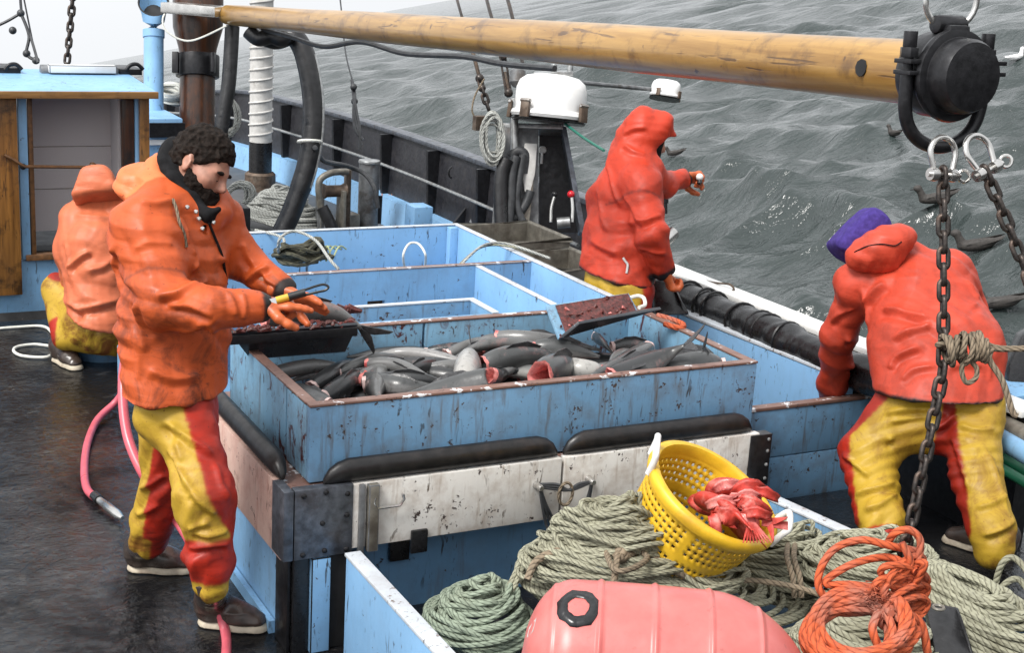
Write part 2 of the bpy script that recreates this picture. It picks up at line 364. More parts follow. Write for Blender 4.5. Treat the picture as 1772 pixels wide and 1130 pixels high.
# ---------------------------------------------------------------- noise + implicit surfaces (one skin per body or garment)
def _h(ix, iy, iz, seed):
    n = (ix*73856093) ^ (iy*19349663) ^ (iz*83492791) ^ (seed*2654435)
    n = (n ^ (n >> 13))*1274126177 & 0x7fffffff
    return ((n ^ (n >> 16)) & 0xffff)/65535.
def vnoise(p, seed=0):
    p = np.asarray(p); i = np.floor(p).astype(np.int64); f = p-i; f = f*f*f*(f*(f*6-15)+10); r = 0
    for dx in (0, 1):
        for dy in (0, 1):
            for dz in (0, 1):
                w = (f[..., 0] if dx else 1-f[..., 0])*(f[..., 1] if dy else 1-f[..., 1])*(f[..., 2] if dz else 1-f[..., 2])
                r = r + w*_h(i[..., 0]+dx, i[..., 1]+dy, i[..., 2]+dz, seed)
    return r*2-1
class Sdf:
    def __init__(s): s.ops = []
    def _a(s, fn, k, op): s.ops.append((op, fn, k)); return s
    def cone(s, a, b, ra, rb, k=.03, op='u'):
        a, b = V(a), V(b); d = b-a; L2 = d@d + 1e-12
        def fn(p):
            t = np.clip((p-a)@d/L2, 0, 1); q = p-a-t[:, None]*d
            return np.sqrt((q*q).sum(1)) - (ra + (rb-ra)*t)
        return s._a(fn, k, op)
    def chain(s, pts, rs, k=.03, op='u'):
        for i in range(len(pts)-1): s.cone(pts[i], pts[i+1], rs[i], rs[i+1], k if i == 0 or op != 'u' else .02, op)
        return s
    def econe(s, a, b, side, A, Bq, k=.05, op='u'):      # tapered limb of elliptic section: A = (half width along side, half depth)
        a, b = V(a), V(b); d = b-a; L = np.linalg.norm(d); d = d/L; sd = nrm(V(side) - d*np.dot(side, d)); u = np.cross(d, sd)
        def fn(p):
            q = p-a; t = q@d/L; tc = np.clip(t, 0, 1); w = A[0] + (Bq[0]-A[0])*tc; h = A[1] + (Bq[1]-A[1])*tc; m = np.minimum(w, h)
            e = (t-tc)*L
            return (np.sqrt((q@sd/w)**2 + (q@u/h)**2 + (e/m)**2) - 1)*m
        return s._a(fn, k, op)
    def ell(s, c, r, ax=None, k=.03, op='u'):
        c = V(c); r = V(r); A = np.eye(3) if ax is None else np.array([nrm(a) for a in ax]); m = r.min()
        def fn(p):
            q = (p-c)@A.T/r; l = np.sqrt((q*q).sum(1)); g = np.sqrt(((q/r)**2).sum(1)) + 1e-9
            return l*(l-1)/g
        return s._a(fn, k, op)
    def plane(s, o, n, k=.01):                           # keep the side the normal points away from
        o = V(o); n = nrm(n); return s._a(lambda p: (p-o)@n, k, 'i')
    def ev(s, p):
        d = None
        for op, fn, k in s.ops:
            e = fn(p)
            if op == 'u':
                if d is None: d = e
                else: h = np.maximum(k-np.abs(d-e), 0)/k; d = np.minimum(d, e) - h*h*k*.25
            elif op == 's': h = np.maximum(k-np.abs(d+e), 0)/k; d = np.maximum(d, -e) + h*h*k*.25
            else: h = np.maximum(k-np.abs(d-e), 0)/k; d = np.maximum(d, e) + h*h*k*.25
        return d
def surface(fn, lo, hi, h, B=12):
    lo, hi = V(lo), V(hi); n = (np.ceil((hi-lo)/h/B).astype(int))*B + 1
    F = np.full(n, 1., np.float32); g = np.arange(B+1)*h
    loc = np.stack(np.meshgrid(g, g, g, indexing='ij'), -1).reshape(-1, 3)
    nb = (n-1)//B; bi = np.stack(np.meshgrid(*[np.arange(k) for k in nb], indexing='ij'), -1).reshape(-1, 3)
    cen = lo + (bi + .5)*B*h; dc = fn(cen); rad = B*h*.9*1.6 + .02
    for b, d in zip(bi, dc):
        i, j, k = b*B
        if abs(d) > rad: F[i:i+B+1, j:j+B+1, k:k+B+1] = d; continue
    for b, d in zip(bi, dc):
        if abs(d) > rad: continue
        i, j, k = b*B
        F[i:i+B+1, j:j+B+1, k:k+B+1] = fn(lo + b*B*h + loc).reshape(B+1, B+1, B+1)
    S = F < 0
    cnt = sum(S[a:S.shape[0]-1+a, b:S.shape[1]-1+b, c:S.shape[2]-1+c].astype(np.int8) for a in (0, 1) for b in (0, 1) for c in (0, 1))
    act = (cnt > 0) & (cnt < 8); I = np.argwhere(act); idx = np.full(act.shape, -1); idx[tuple(I.T)] = np.arange(len(I))
    acc = np.zeros((len(I), 3)); num = np.zeros(len(I)); cs = [V(a, b, c).astype(int) for a in (0, 1) for b in (0, 1) for c in (0, 1)]
    for u in range(8):
        for w in range(u+1, 8):
            if abs(cs[u]-cs[w]).sum() != 1: continue
            fa = F[tuple((I+cs[u]).T)]; fb = F[tuple((I+cs[w]).T)]; m = (fa < 0) != (fb < 0)
            t = fa[m]/(fa[m]-fb[m]); acc[m] += cs[u] + t[:, None]*(cs[w]-cs[u]); num[m] += 1
    vs = lo + (I + acc/num[:, None])*h; fs = []
    for ax in range(3):
        a = [slice(None)]*3; b = [slice(None)]*3; a[ax] = slice(0, -1); b[ax] = slice(1, None)
        s0, s1 = S[tuple(a)], S[tuple(b)]; E = np.argwhere(s0 != s1); o1, o2 = [(1, 2), (2, 0), (0, 1)][ax]
        E = E[(E[:, o1] > 0) & (E[:, o2] > 0) & (E[:, o1] < act.shape[o1]) & (E[:, o2] < act.shape[o2])]
        if not len(E): continue
        u = np.zeros(3, int); u[o1] = 1; w = np.zeros(3, int); w[o2] = 1
        qd = np.stack([idx[tuple((E-u-w).T)], idx[tuple((E-w).T)], idx[tuple(E.T)], idx[tuple((E-u).T)]], 1)
        fl = ~s0[tuple(E.T)]; qd[fl] = qd[fl][:, ::-1]; fs.append(qd)
    fs = np.concatenate(fs); fs = fs[(fs >= 0).all(1)]
    return vs, fs
def sdf_obj(name, sdf, lo, hi, h, mat, parent=None, colour=None, disp=None, smooth=180):
    vs, fs = surface(sdf.ev, lo, hi, h)
    def grad(v):
        e = h*.7; return np.stack([sdf.ev(v+d)-sdf.ev(v-d) for d in np.eye(3)*e], 1)
    ed = np.concatenate([fs[:, [0, 1]], fs[:, [1, 2]], fs[:, [2, 3]], fs[:, [3, 0]]]); dg = np.bincount(ed.ravel(), minlength=len(vs))[:, None]
    def blur(x):
        o = np.zeros_like(x)
        for k in range(x.shape[1]): o[:, k] = np.bincount(ed[:, 0], x[ed[:, 1], k], len(x)) + np.bincount(ed[:, 1], x[ed[:, 0], k], len(x))
        return .35*x + .65*o/np.maximum(dg, 1)
    vs = blur(vs); v_flat = vs
    if disp is not None:
        g = grad(vs); g /= np.linalg.norm(g, axis=1, keepdims=True) + 1e-9; vs = vs + g*disp(vs)[:, None]
    me = bpy.data.meshes.new(name); me.from_pydata(vs.tolist(), [], fs.tolist()); me.materials.append(MATS[mat])
    if colour is not None:
        c = me.color_attributes.new('Col', 'FLOAT_COLOR', 'POINT'); a = np.ones((len(vs), 4), 'f'); cc = colour(v_flat).astype(float); cc = blur(cc); a[:, :3] = cc; c.data.foreach_set('color', a.ravel())
    return link(name, me, parent, smooth)
def folds(A1, a1, A2, a2, seed=0, warp=.5):              # sharp-crested creases, stretched by the 3x3 maps A1, A2
    A1, A2 = np.array(A1, float), np.array(A2, float)
    def f(v):
        w = v + warp*.1*np.stack([vnoise(v*5, seed+k) for k in (1, 2, 3)], 1)
        r1 = 1-np.abs(vnoise(w@A1.T, seed+5)); r2 = 1-np.abs(vnoise(w@A2.T, seed+9))
        return a1*(r1**2.2-.45) + a2*(r2**2-.45)
    return f
def folds2(fams, seed=0):                                # families of long sharp ridges: (angle, low freq, high freq, height, sharpness)
    def f(v):
        w = v + .022*np.stack([vnoise(v*4, seed+k) for k in (1, 2, 3)], 1); out = 0
        for i, (ang, fl, fh, am, pw) in enumerate(fams):
            a = math.radians(ang); e = RT*math.cos(a)+DN*math.sin(a); q = DN*math.cos(a)-RT*math.sin(a)
            n = vnoise(np.stack([w@e*fl, w@q*fh, w@FW*fl*1.6], 1)+7.3*i, seed+11*i); mk = np.clip(.55+1.3*vnoise(v*3.1+3*i, seed+5*i+2), 0, 1)
            out = out + am*mk*((1-np.abs(n))**pw-.22) - am*.35*np.abs(vnoise(np.stack([w@e*fl*.7, w@q*fh*.6, w@FW*fl], 1)+i, seed+31*i))
        return out
    return f
def hit(S, px, py, d0=3.5, d1=9.5):
    d = ray(px, py); t = d0; n = np.linalg.norm(d)
    for _ in range(160):
        v = float(S.ev((CO+d*t)[None])[0])
        if v < .0015 or t > d1: break
        t += v*.7/n
    return CO+d*t
def creases(S, lines, back=.012, near=3.5):              # hand-laid folds: a ridge along each line with the hollow it leaves below it
    L = []
    for pts, am, w in lines:
        am *= 1.05; w *= .88
        p = np.array(spline([hit(S, *q, near) for q in pts], 5)); L.append((p, am, w)); o = DN - RT*0
        d = nrm(p[-1]-p[0]); pr = nrm(DN - d*(DN@d)); L.append((p + pr*w*2.0 - FW*0, -am*.9, w*1.25))
    def f(v):
        out = np.zeros(len(v))
        for p, am, w in L:
            m = (np.abs(v-p.mean(0)).max(1) < np.abs(p-p.mean(0)).max()+.09)
            if not m.any(): continue
            x = v[m]; best = np.full(len(x), 9.); tt = np.zeros(len(x)); n = len(p)-1
            for i in range(n):
                d = p[i+1]-p[i]; t = np.clip((x-p[i])@d/(d@d+1e-9), 0, 1); r = np.linalg.norm(x-p[i]-t[:, None]*d, axis=1); k = r < best; best[k] = r[k]; tt[k] = (i+t[k])/n
            out[m] += am*np.exp(-(best/w)**1.6)*np.minimum(1, 5*np.minimum(tt+.03, 1.03-tt))
        return out
    return f
def crumple(seed, L=.17, am=.011, n=5, sharp=1.):        # stiff oilskin: flat facets meeting in sharp ridges
    rg = np.random.default_rng(seed); W_ = []
    for i in range(n):
        a = rg.uniform(0, math.pi); e = RT*math.cos(a)+DN*math.sin(a)+FW*rg.normal(0, .35); W_.append((nrm(e), L*rg.uniform(.8, 1.9), rg.uniform(0, 1), am*rg.uniform(.4, .85)))
    def f(v):
        w = v + .75*L*np.stack([vnoise(v*(.42/L), seed+k) for k in (1, 2, 3)], 1); out = np.zeros(len(v))
        for i, (e, l, ph, a) in enumerate(W_):
            t = w@e/l+ph; tri = 2*np.abs(t-np.floor(t+.5)); mk = np.clip(.35+1.9*vnoise(v*3.4+5*i, seed+7*i), 0, 1); out += a*mk*(np.abs(tri*1.0-.5)*-2+.5)
        return out
    return f
def plus(*fs): return lambda v: sum(f(v) for f in fs)
def const(c): return lambda v: np.tile(V(c), (len(v), 1))
def pick(masks, cols, base):
    def f(v):
        out = np.tile(V(base), (len(v), 1))
        for m, c in zip(masks, cols): out[m(v)] = c
        return out
    return f
def seg_t(v, a, b): d = V(b)-V(a); return (v-V(a))@d/(d@d)
# ---------------------------------------------------------------- sea
def sea():
    d0, s0, u0 = frame(SEA_N, (1, 0, 0)); ax = nrm(FW - SEA_N*np.dot(FW, SEA_N)); ay = np.cross(SEA_N, ax)
    base = CO - SEA_N*3.6
    nr, na = 880, 700
    r = 4.2*np.exp(np.linspace(0, 1, nr)*math.log(5000/4.2)); a = np.radians(np.linspace(-55, 55, na))
    Rr, A = np.meshgrid(r, a, indexing='ij'); X = Rr*np.cos(A); Y = Rr*np.sin(A)
    Z = np.zeros_like(X); DX = np.zeros_like(X); DY = np.zeros_like(X); cell = Rr*.0081; rg = np.random.default_rng(3)
    main = math.radians(162)
    for i in range(70):
        L = 14*(.88**(i*.5))*rg.uniform(.8, 1.25); k = 2*math.pi/L; th = main + rg.normal(0, .42 + .25*(L < 2)); ph = rg.uniform(0, 6.28)
        am = .0122*L**.88*rg.uniform(.5, 1.3)*(1.7 if .5 < L < 3.2 else .85); fade = np.clip((L/cell-2.2)/3, 0, 1)
        arg = k*(X*math.cos(th) + Y*math.sin(th)) + ph; Z += am*fade*np.cos(arg)
        DX -= am*fade*.95*math.cos(th)*np.sin(arg); DY -= am*fade*.95*math.sin(th)*np.sin(arg)
    pts = base + (X+DX)[..., None]*ax + (Y+DY)[..., None]*ay + Z[..., None]*SEA_N
    i = np.arange(nr*na).reshape(nr, na); fs = np.stack([i[:-1, :-1], i[1:, :-1], i[1:, 1:], i[:-1, 1:]], -1).reshape(-1, 4)
    me = bpy.data.meshes.new('sea'); me.from_pydata(pts.reshape(-1, 3).tolist(), [], fs.tolist())
    m = NT('sea_water'); v = m.coord()
    m.set('Base Color', (.032, .041, .040, 1)); m.set('IOR', 1.38); m.set('Specular IOR Level', .55)
    lp = m.n('ShaderNodeCameraData').outputs[2] if False else None
    n1 = m.noise(m.coord((1, 1.6, 1), rot=(0, 0, .5)), 1.5, 5, .55, .35); n2 = m.noise(m.coord((1, 1.3, 1), rot=(0, 0, .3)), 7, 3, .5, .2)
    b1 = m.n('ShaderNodeBump', {'Height': n1, 'Distance': .15, 'Strength': 1.}); b2 = m.n('ShaderNodeBump', {'Height': n2, 'Distance': .012, 'Strength': .5, 'Normal': b1.outputs[0]})
    m.set('Normal', b2.outputs[0]); m.set('Roughness', .15)
    me.materials.append(m.m); o = link('sea', me, None, 180); struct(o)
    return base, pts.reshape(-1, 3)
SEA_BASE, SEA_V = sea()
def on_sea(px, py): 
    d = ray(px, py); return CO + d*((SEA_BASE-CO)@SEA_N/(d@SEA_N))

# ---------------------------------------------------------------- working deck
def wet_mat():
    m = NT('wet_deck'); v = m.coord()
    big = m.noise(v, 1.3, 4, .6); mid = m.noise(v, 9, 7, .7, .8); sp = m.noise(v, 55, 4, .6)
    c = m.mix(m.ramp(big, .35, .65), (.005, .005, .006), (.014, .014, .015)); c = m.mix(m.math('MULTIPLY', m.ramp(mid, .56, .66), .5), c, (.05, .047, .044))
    c = m.mix(m.ramp(sp, .735, .75), c, (.34, .32, .30)); m.set('Base Color', c)
    wet = m.ramp(m.math('ADD', m.math('MULTIPLY', big, .6), m.math('MULTIPLY', mid, .4)), .40, .58)
    m.set('Roughness', m.math('SUBTRACT', .22, m.math('MULTIPLY', wet, .17))); m.set('Specular IOR Level', m.ramp(m.noise(v, 2.1, 5, .65, .5), .38, .62, .08, .7))
    r = m.math('MULTIPLY', m.noise(m.coord((1, 1, 1)), 22, 5, .6, 1.2), 1.); b = m.math('ADD', m.math('MULTIPLY', r, .45), m.math('MULTIPLY', m.noise(v, 6, 3, .5, .5), .9))
    m.bump(b, .016, .8); MATS['wet_deck'] = m.m
    m = NT('fore_deck'); v = m.coord(); n = m.noise(v, 6, 6, .65)
    c = m.mix(m.ramp(n, .3, .7), (.035, .035, .036), (.085, .085, .086)); c = m.mix(m.ramp(m.noise(v, 30, 3), .70, .73), c, (.4, .33, .28)); m.set('Base Color', c)
    m.set('Roughness', .5); m.bump(m.noise(v, 45, 4), .004, .5); MATS['fore_deck'] = m.m
wet_mat()
# starboard rail plan (deck edge), from the aft corner round to the bow
BUL = [(4.66, 6.6), (4.95, 8.0), (4.95, 9.6), (4.95, 10.9), (4.90, 12.2), (4.75, 13.6), (4.45, 15.2), (3.9, 16.6), (2.8, 17.9), (1.2, 18.8), (-1.2, 19.2)]
b = MB(); b.slab([(-2.4, 1.2, -.12), (5.0, 1.2, -.12), (5.0, 6.8, -.12), (4.95, 9.0, -.12), (-2.4, 9.4, -.12)], (0, 0, .12), 'wet_deck'); struct(b.build('deck'))
b = MB(); b.slab([(5.06, 7.2, -.15)] + [(x+.05, y, -.15) for x, y in BUL[1:]] + [(-1.2, 19.0, -.15), (-2.6, 9.4, -.15), (3.4, 9.4, -.15), (3.4, 7.3, -.15)], (0, 0, .154), 'fore_deck'); struct(b.build('foredeck'))

# ---------------------------------------------------------------- starboard bulwark forward (black plating, blue waterway, stanchions)
t = thing('bulwark', 'long black steel bulwark with rib frames curving towards the bow', 'bulwark', (4.9, 12, 0))
bp = spline([(x, y, 0) for x, y in BUL[1:]], 4); TOP = .80
def rail_h(y): return .78 - .13*max(0, y-15.0)
m = MB(); m.loft([[p+V(.0, 0, .0), p+V(.05, 0, .0), p+V(.10, 0, rail_h(p[1])), p+V(.04, 0, rail_h(p[1]))] for p in bp], 'bulwark_paint'); m.build('plating', t)
m = MB(); m.loft([[p+V(.01, 0, rail_h(p[1])+.003), p+V(.14, 0, rail_h(p[1])+.003), p+V(.14, 0, rail_h(p[1])+.04), p+V(.01, 0, rail_h(p[1])+.04)] for p in bp], 'steel_plate'); m.build('rail_cap', t, .006)
m = MB(); m.loft([[p+V(-.13, 0, .005), p+V(-.004, 0, .005), p+V(.006, 0, .245), p+V(-.09, 0, .24)] for p in bp], 'blue_clean'); m.build('waterway', t)
for i in range(2, len(bp)-4, 3):
    p = bp[i]; q = bp[i+1]; d = nrm(q-p)*.018; h = rail_h(p[1]); a = V(-.02, 0, 0)
    m = MB(); m.hexa([p-d+V(-.05, 0, .247), p-d+V(.003, 0, .247), p+d+V(.003, 0, .247), p+d+V(-.05, 0, .247), p-d+V(-.075, 0, h-.002), p-d+V(.036, 0, h-.002), p+d+V(.036, 0, h-.002), p+d+V(-.075, 0, h-.002)], 'black_metal'); m.build('rib', t)
m = MB(); m.tube([p+V(-.085, 0, rail_h(p[1])*.67) for p in bp[1:]], .014, 'galvanised', 8); m.build('lifeline', t)
p = P(788, 298, X=4.93); m = MB(); m.tube([p+V(-.03-.03*math.sin(k), 0, .045*math.cos(k)*1) + V(0, .045*math.sin(k*1)*0, 0) for k in np.linspace(0, math.pi, 8)], .008, 'black_metal', 6); m.build('pad_eye', t)
# black shaped end plate
p0 = P(790, 388, Y=10.3); t2 = thing('plate', 'black shaped steel plate closing the aft end of the bulwark', 'plate', (4.7, 10.3, 0))
o = [P(*q, Y=10.3) for q in ((783, 390), (808, 358), (828, 310), (850, 306), (853, 345), (850, 392))]; b = MB(); b.slab(o, (0, .03, 0), 'black_metal'); b.build('plate_face', t2, .004)
m = MB(); m.cyl(P(816, 386, Y=10.2), P(866, 282, Y=10.2), .022, 'grey_metal', 10); tag(m.build('pipe_stay'), 'grey pipe leaning against the black plate beside the hydraulic stand', 'pipe')
m = MB(); m.box((4.35, 10.28, 0), (4.62, 10.55, .20), 'blue_clean'); m.box((4.52, 10.3, .202), (4.68, 10.5, .42), 'blue_clean')
tag(m.build('deck_box', bevel=.008), 'small blue box on deck below the grey leaning pipe', 'box')

# ---------------------------------------------------------------- sorting table + fish box (one welded unit)
X0, X1, Y0, Y1, ZR = 1.605, 3.515, 4.49, 5.46, .897     # box outside
tb = thing('sorting_table', 'blue wooden fish box on a white planked sorting table full of dark fish', 'sorting table', (2.5, 4.9, 0))
W_ = .035
m = MB(); m.box((X0, Y0, .62), (X1, Y0+W_, ZR), 'blue_worn'); m.build('front_wall', tb, .003)
m = MB(); m.box((X0, Y0+W_+.001, .62), (X0+W_, 4.74, ZR-.004), 'blue_blood'); m.box((X0, 4.752, .62), (X0+W_, Y1-W_, ZR), 'blue_blood'); m.build('side_wall', tb, .003)
m = MB(); m.box((X1-W_, Y0+W_+.001, .62), (X1, Y1-W_, ZR), 'blue_blood'); m.build('side_wall', tb, .003)
m = MB(); m.box((X0, Y1-W_+.001, .62), (2.44, Y1, ZR), 'blue_blood'); m.box((2.452, Y1-W_+.001, .62), (X1, Y1, ZR), 'blue_blood'); m.build('back_wall', tb, .003)
m = MB(); m.box((X0+W_+.002, Y0+W_+.002, .60), (X1-W_-.002, Y1-W_-.002, .655), 'gore_floor'); m.build('floor_board', tb)
m = MB()
m.box((X0-.002, Y0-.003, ZR+.002), (X1+.002, Y0+W_+.003, ZR+.012), 'rim_wood'); m.box((X0-.003, Y0+W_+.005, ZR+.002), (X0+W_+.003, Y1-W_-.004, ZR+.011), 'rim_wood')
m.box((X1-W_-.003, Y0+W_+.005, ZR+.002), (X1+.003, Y1-W_-.004, ZR+.011), 'rim_wood'); m.box((X0-.002, Y1-W_-.002, ZR+.002), (X1+.002, Y1+.003, ZR+.010), 'rim_wood'); m.build('rim', tb, .003)
# white apron, rounded rubber pads, corner plates, base
AX = 1.515
m = MB(); m.box((AX+.10, 4.405, .385), (2.58, 4.44, .628), 'white_board'); m.box((2.592, 4.405, .385), (3.50, 4.44, .628), 'white_board'); m.build('front_apron', tb, .004)
m = MB(); m.box((AX-.025, 4.445, .36), (AX+.008, 6.2, .628), 'pink_board'); m.build('side_apron', tb, .004)
m = MB(); m.box((AX+.012, 4.445, .585), (X1, 5.6, .612), 'rim_wood'); m.build('table_board', tb)
def pad(pts, w, h, name='pad'):
    pts = [V(q) for q in pts]; d = nrm(pts[1]-pts[0]); up = V(0, 0, 1); out = nrm(np.cross(d, up))
    def ring(p, f):
        return [p + out*(w*c*f) + up*(h*.5*(1+s)*f) for c, s in [(math.cos(a), math.sin(a)) for a in np.linspace(-math.pi/2, 3*math.pi/2, 16, endpoint=False)]]
    L = np.linalg.norm(pts[1]-pts[0]); ss = [0, .02, .05, .09, L-.09, L-.05, L-.02, L]; ff = [.25, .62, .86, 1, 1, .86, .62, .25]
    m = MB(); m.loft([ring(pts[0]+d*s, f) for s, f in zip(ss, ff)], 'pad_rubber'); return m.build(name, tb, smooth=60)
pad([(1.64, 4.435, .630), (2.572, 4.435, .630)], .030, .088); pad([(2.60, 4.435, .630), (3.475, 4.435, .630)], .030, .088); pad([(1.52, 6.1, .630), (1.52, 4.52, .630)], .034, .085)
m = MB(); m.box((AX+.010, 4.400, .372), (AX+.225, 4.4445, .632), 'steel_plate'); m.box((AX-.030, 4.400, .372), (AX+.006, 4.53, .632), 'steel_plate'); cp = m.build('corner_plate', tb, .003)
for (u, w) in [(.03, .61), (.11, .615), (.19, .60), (.10, .50), (.19, .52), (.03, .39), (.11, .395), (.19, .39)]:
    m = MB(); m.lathe([(.010, 0), (.009, .004), (.004, .007)], (AX+.012+u, 4.399, w), (0, -1, 0), 'black_metal', 10); m.build('bolt_head', cp)
m = MB(); m.box((3.455, 4.398, .40), (3.56, 4.45, .622), 'black_metal'); cp2 = m.build('corner_plate', tb, .004)
for (u, w) in [(.08, .60), (.08, .55), (.08, .49), (.08, .43), (.02, .43)]:
    m = MB(); m.lathe([(.008, 0), (.007, .004), (.003, .006)], (3.462+u, 4.397, w), (0, -1, 0), 'galvanised', 8); m.build('bolt_head', cp2)
m = MB(); m.box((AX+.245, 4.385, .36), (AX+.265, 4.404, .63), 'grey_metal'); m.box((AX+.275, 4.375, .375), (AX+.315, 4.404, .628), 'dirty_steel'); m.build('hinge_post', tb, .004)
m = MB(); m.tube([V(1.87, 4.392, .56)+V(x, -.012, z) for x, z in ((-.055, .02), (-.06, 0), (-.045, -.022), (.04, -.022), (.055, 0), (.05, .02))], .006, 'stainless', 8); m.build('ring_pull', tb)
m = MB(); m.box((1.965, 4.388, .335), (2.03, 4.404, .425), 'black_rubber'); m.build('bracket', tb, .006); m = MB(); m.box((1.93, 4.50, .26), (2.01, 4.525, .34), 'black_rubber'); m.build('stop_block', tb, .006)
m = MB(); m.box((AX+.015, 4.53, 0), (3.5, 4.57, .60), 'blue_dark'); m.box((AX+.015, 4.575, .0), (AX+.05, 6.2, .60), 'blue_paint'); m.build('base_panel', tb, .003)
m = MB(); m.box((AX+.0, 4.44, 0), (AX+.014, 4.57, .384), 'black_metal'); m.box((AX+.016, 4.42, 0), (AX+.075, 4.528, .37), 'black_rubber'); m.box((AX+.077, 4.40, 0), (AX+.150, 4.47, .368), 'blue_paint'); m.box((AX+.152, 4.42, 0), (AX+.23, 4.528, .368), 'dark_gap'); m.build('leg', tb, .004)
m = MB(); m.box((3.46, 4.44, 0), (3.54, 4.52, .40), 'blue_worn'); m.build('leg', tb, .004)
for x, z in ((2.475, .535), (2.70, .53)):
    m = MB(); m.lathe([(.016, 0), (.012, .02), (.014, .035), (.010, .045)], (x, 4.404, z), (0, -1, 0), 'stainless', 12); m.build('cleat', tb)
# lashing between the two cleats
m = MB(); A, Bc = V(2.475, 4.375, .535), V(2.70, 4.375, .53)
for k in range(3): m.tube(spline([A+V(0, 0, .006*k), (2.545, 4.37, .52+.01*k), (2.59, 4.36, .515), (2.64, 4.37, .53-.008*k), Bc]), .0055, 'hose_dark', 6)
for s in (-.02, .0, .02): m.tube(spline([A, (2.50+s*.4, 4.38, .46), (2.54+s, 4.385, .37), (2.56+s, 4.37, .33)]), .006, 'hose_dark', 6); m.tube(spline([Bc, (2.69+s*.3, 4.38, .45), (2.655+s, 4.385, .36), (2.64+s, 4.37, .33)]), .006, 'hose_dark', 6)
m.tube(spline([(2.58+.03*math.cos(a), 4.362, .50+.045*math.sin(a)) for a in np.linspace(0, 7, 14)], 3), .006, 'rope_brown', 6)
tag(m.build('lashing'), 'black cord lashing tied between two steel cleats on the white board', 'rope')

# ---------------------------------------------------------------- open bins forward of the fish box
bn = thing('partitioned_bin', 'light blue open wooden bins with partitions behind the fish box', 'bin', (2.9, 6.5, 0))
w = .03; BX0, BX1, BY1, Z2 = 1.70, 3.53, 7.42, .892; YM = 6.45; XD = 3.19
m = MB(); m.box((BX0, BY1-w, .45), (BX1, BY1, Z2), 'blue_clean'); m.build('back_wall', bn, .003)
m = MB(); m.box((BX1-w, 5.47, .12), (BX1, BY1-w-.001, Z2), 'blue_clean'); m.build('side_wall', bn, .003)
m = MB(); m.box((BX0, 6.21, .12), (BX0+w, BY1-w-.001, Z2), 'blue_clean'); m.build('side_wall', bn, .003)
m = MB()
HX0, HX1, HZ0, HZ1 = P(636, 535, Y=YM-.02)[0], P(666, 535, Y=YM-.02)[0], .60, .735
m.box((BX0+w+.001, YM-w/2, .45), (HX0, YM+w/2, Z2-.006), 'blue_paint'); m.box((HX1, YM-w/2, .45), (BX1-w-.001, YM+w/2, Z2-.006), 'blue_paint')
m.box((HX0, YM-w/2, HZ1), (HX1, YM+w/2, Z2-.006), 'blue_paint'); m.box((HX0, YM-w/2, .45), (HX1, YM+w/2, HZ0), 'blue_paint'); m.build('partition', bn)
m = MB(); m.box((XD-w/2, 5.47, .45), (XD+w/2, YM-w/2-.001, Z2-.012), 'blue_clean'); m.build('partition', bn, .002)
m = MB(); m.box((BX0+w, 5.47, .44), (BX1-w, BY1-w, .46), 'blue_dark'); m.build('floor_board', bn)
m = MB(); m.box((BX0, BY1-w-.002, Z2+.002), (BX1, BY1+.002, Z2+.009), 'rim_clean'); m.box((BX1-w-.002, 5.47, Z2+.002), (BX1+.002, BY1-w-.004, Z2+.009), 'rim_clean')
m.box((BX0+w+.004, YM-w/2-.002, Z2-.004), (BX1-w-.004, YM+w/2+.002, Z2+.004), 'rim_wood'); m.box((XD-w/2-.002, 5.47, Z2-.010), (XD+w/2+.002, YM-w/2-.004, Z2-.004), 'rim_clean'); m.build('rim', bn, .002)
m = MB(); m.box((BX1-w-.05, BY1-w-.05, .46), (BX1-w-.001, BY1-w-.001, Z2-.002), 'blue_clean'); m.build('corner_post', bn, .003)
m = MB(); m.box((HX0-.004, YM+.03, HZ0-.05), (HX1+.05, YM+.25, HZ1), 'brown_wood'); tag(m.build('plank', bevel=.004), 'brown wood seen through the square hole in the blue partition', 'plank')
# small blue inner tray just behind the fish box
ty = 5.56; t3 = thing('inner_tray', 'shallow weathered blue tray sitting directly behind the fish box', 'tray', (2.6, 5.7, .7))
m = MB(); a = [P(600, 550, Z=.90)[0], P(800, 545, Z=.90)[0]]
m.box((2.16, 5.50, .66), (2.84, 5.52, .895), 'blue_worn'); m.box((2.16, 5.74, .66), (2.84, 5.765, .895), 'blue_worn'); m.box((2.16, 5.521, .66), (2.185, 5.739, .895), 'blue_worn'); m.box((2.815, 5.521, .66), (2.84, 5.739, .895), 'blue_worn'); m.build('frame', t3, .003)
m = MB(); m.box((2.186, 5.521, .70), (2.814, 5.739, .72), 'blue_dark'); m.build('base', t3)
m = MB(); m.box((2.157, 5.738, .897), (2.843, 5.768, .903), 'rim_clean'); m.box((2.812, 5.5, .897), (2.843, 5.736, .903), 'rim_clean'); m.build('rim', t3)

# ---------------------------------------------------------------- starboard side by the fish box: inner bulwark, plank wall, rail with rubber roll
t4 = thing('side_coaming', 'plain light blue coaming running alongside the fish box', 'coaming', (4.05, 5, 0))
def _c(px, py): return P(px, py, Z=.66)
PY = 4.74; a0, a1 = _c(1157, 536), _c(1408, 638); cdir = nrm(a1-a0); a2 = a0 + cdir*((a0[1]-PY-.05)/-cdir[1])
m = MB(); sd = V(.045, 0, 0); m.hexa([a0*V(1, 1, 0), a2*V(1, 1, 0), a2*V(1, 1, 0)+sd, a0*V(1, 1, 0)+sd, a0, a2, a2+sd, a0+sd], 'blue_clean'); m.build('wall', t4, .004)
m = MB(); m.hexa([a0+V(-.004, 0, .003), a2+V(-.004, 0, .003), a2+V(.07, 0, .003), a0+V(.07, 0, .003), a0+V(-.004, 0, .018), a2+V(-.004, 0, .018), a2+V(.07, 0, .018), a0+V(.07, 0, .018)], 'rim_clean'); m.build('rim', t4, .003)
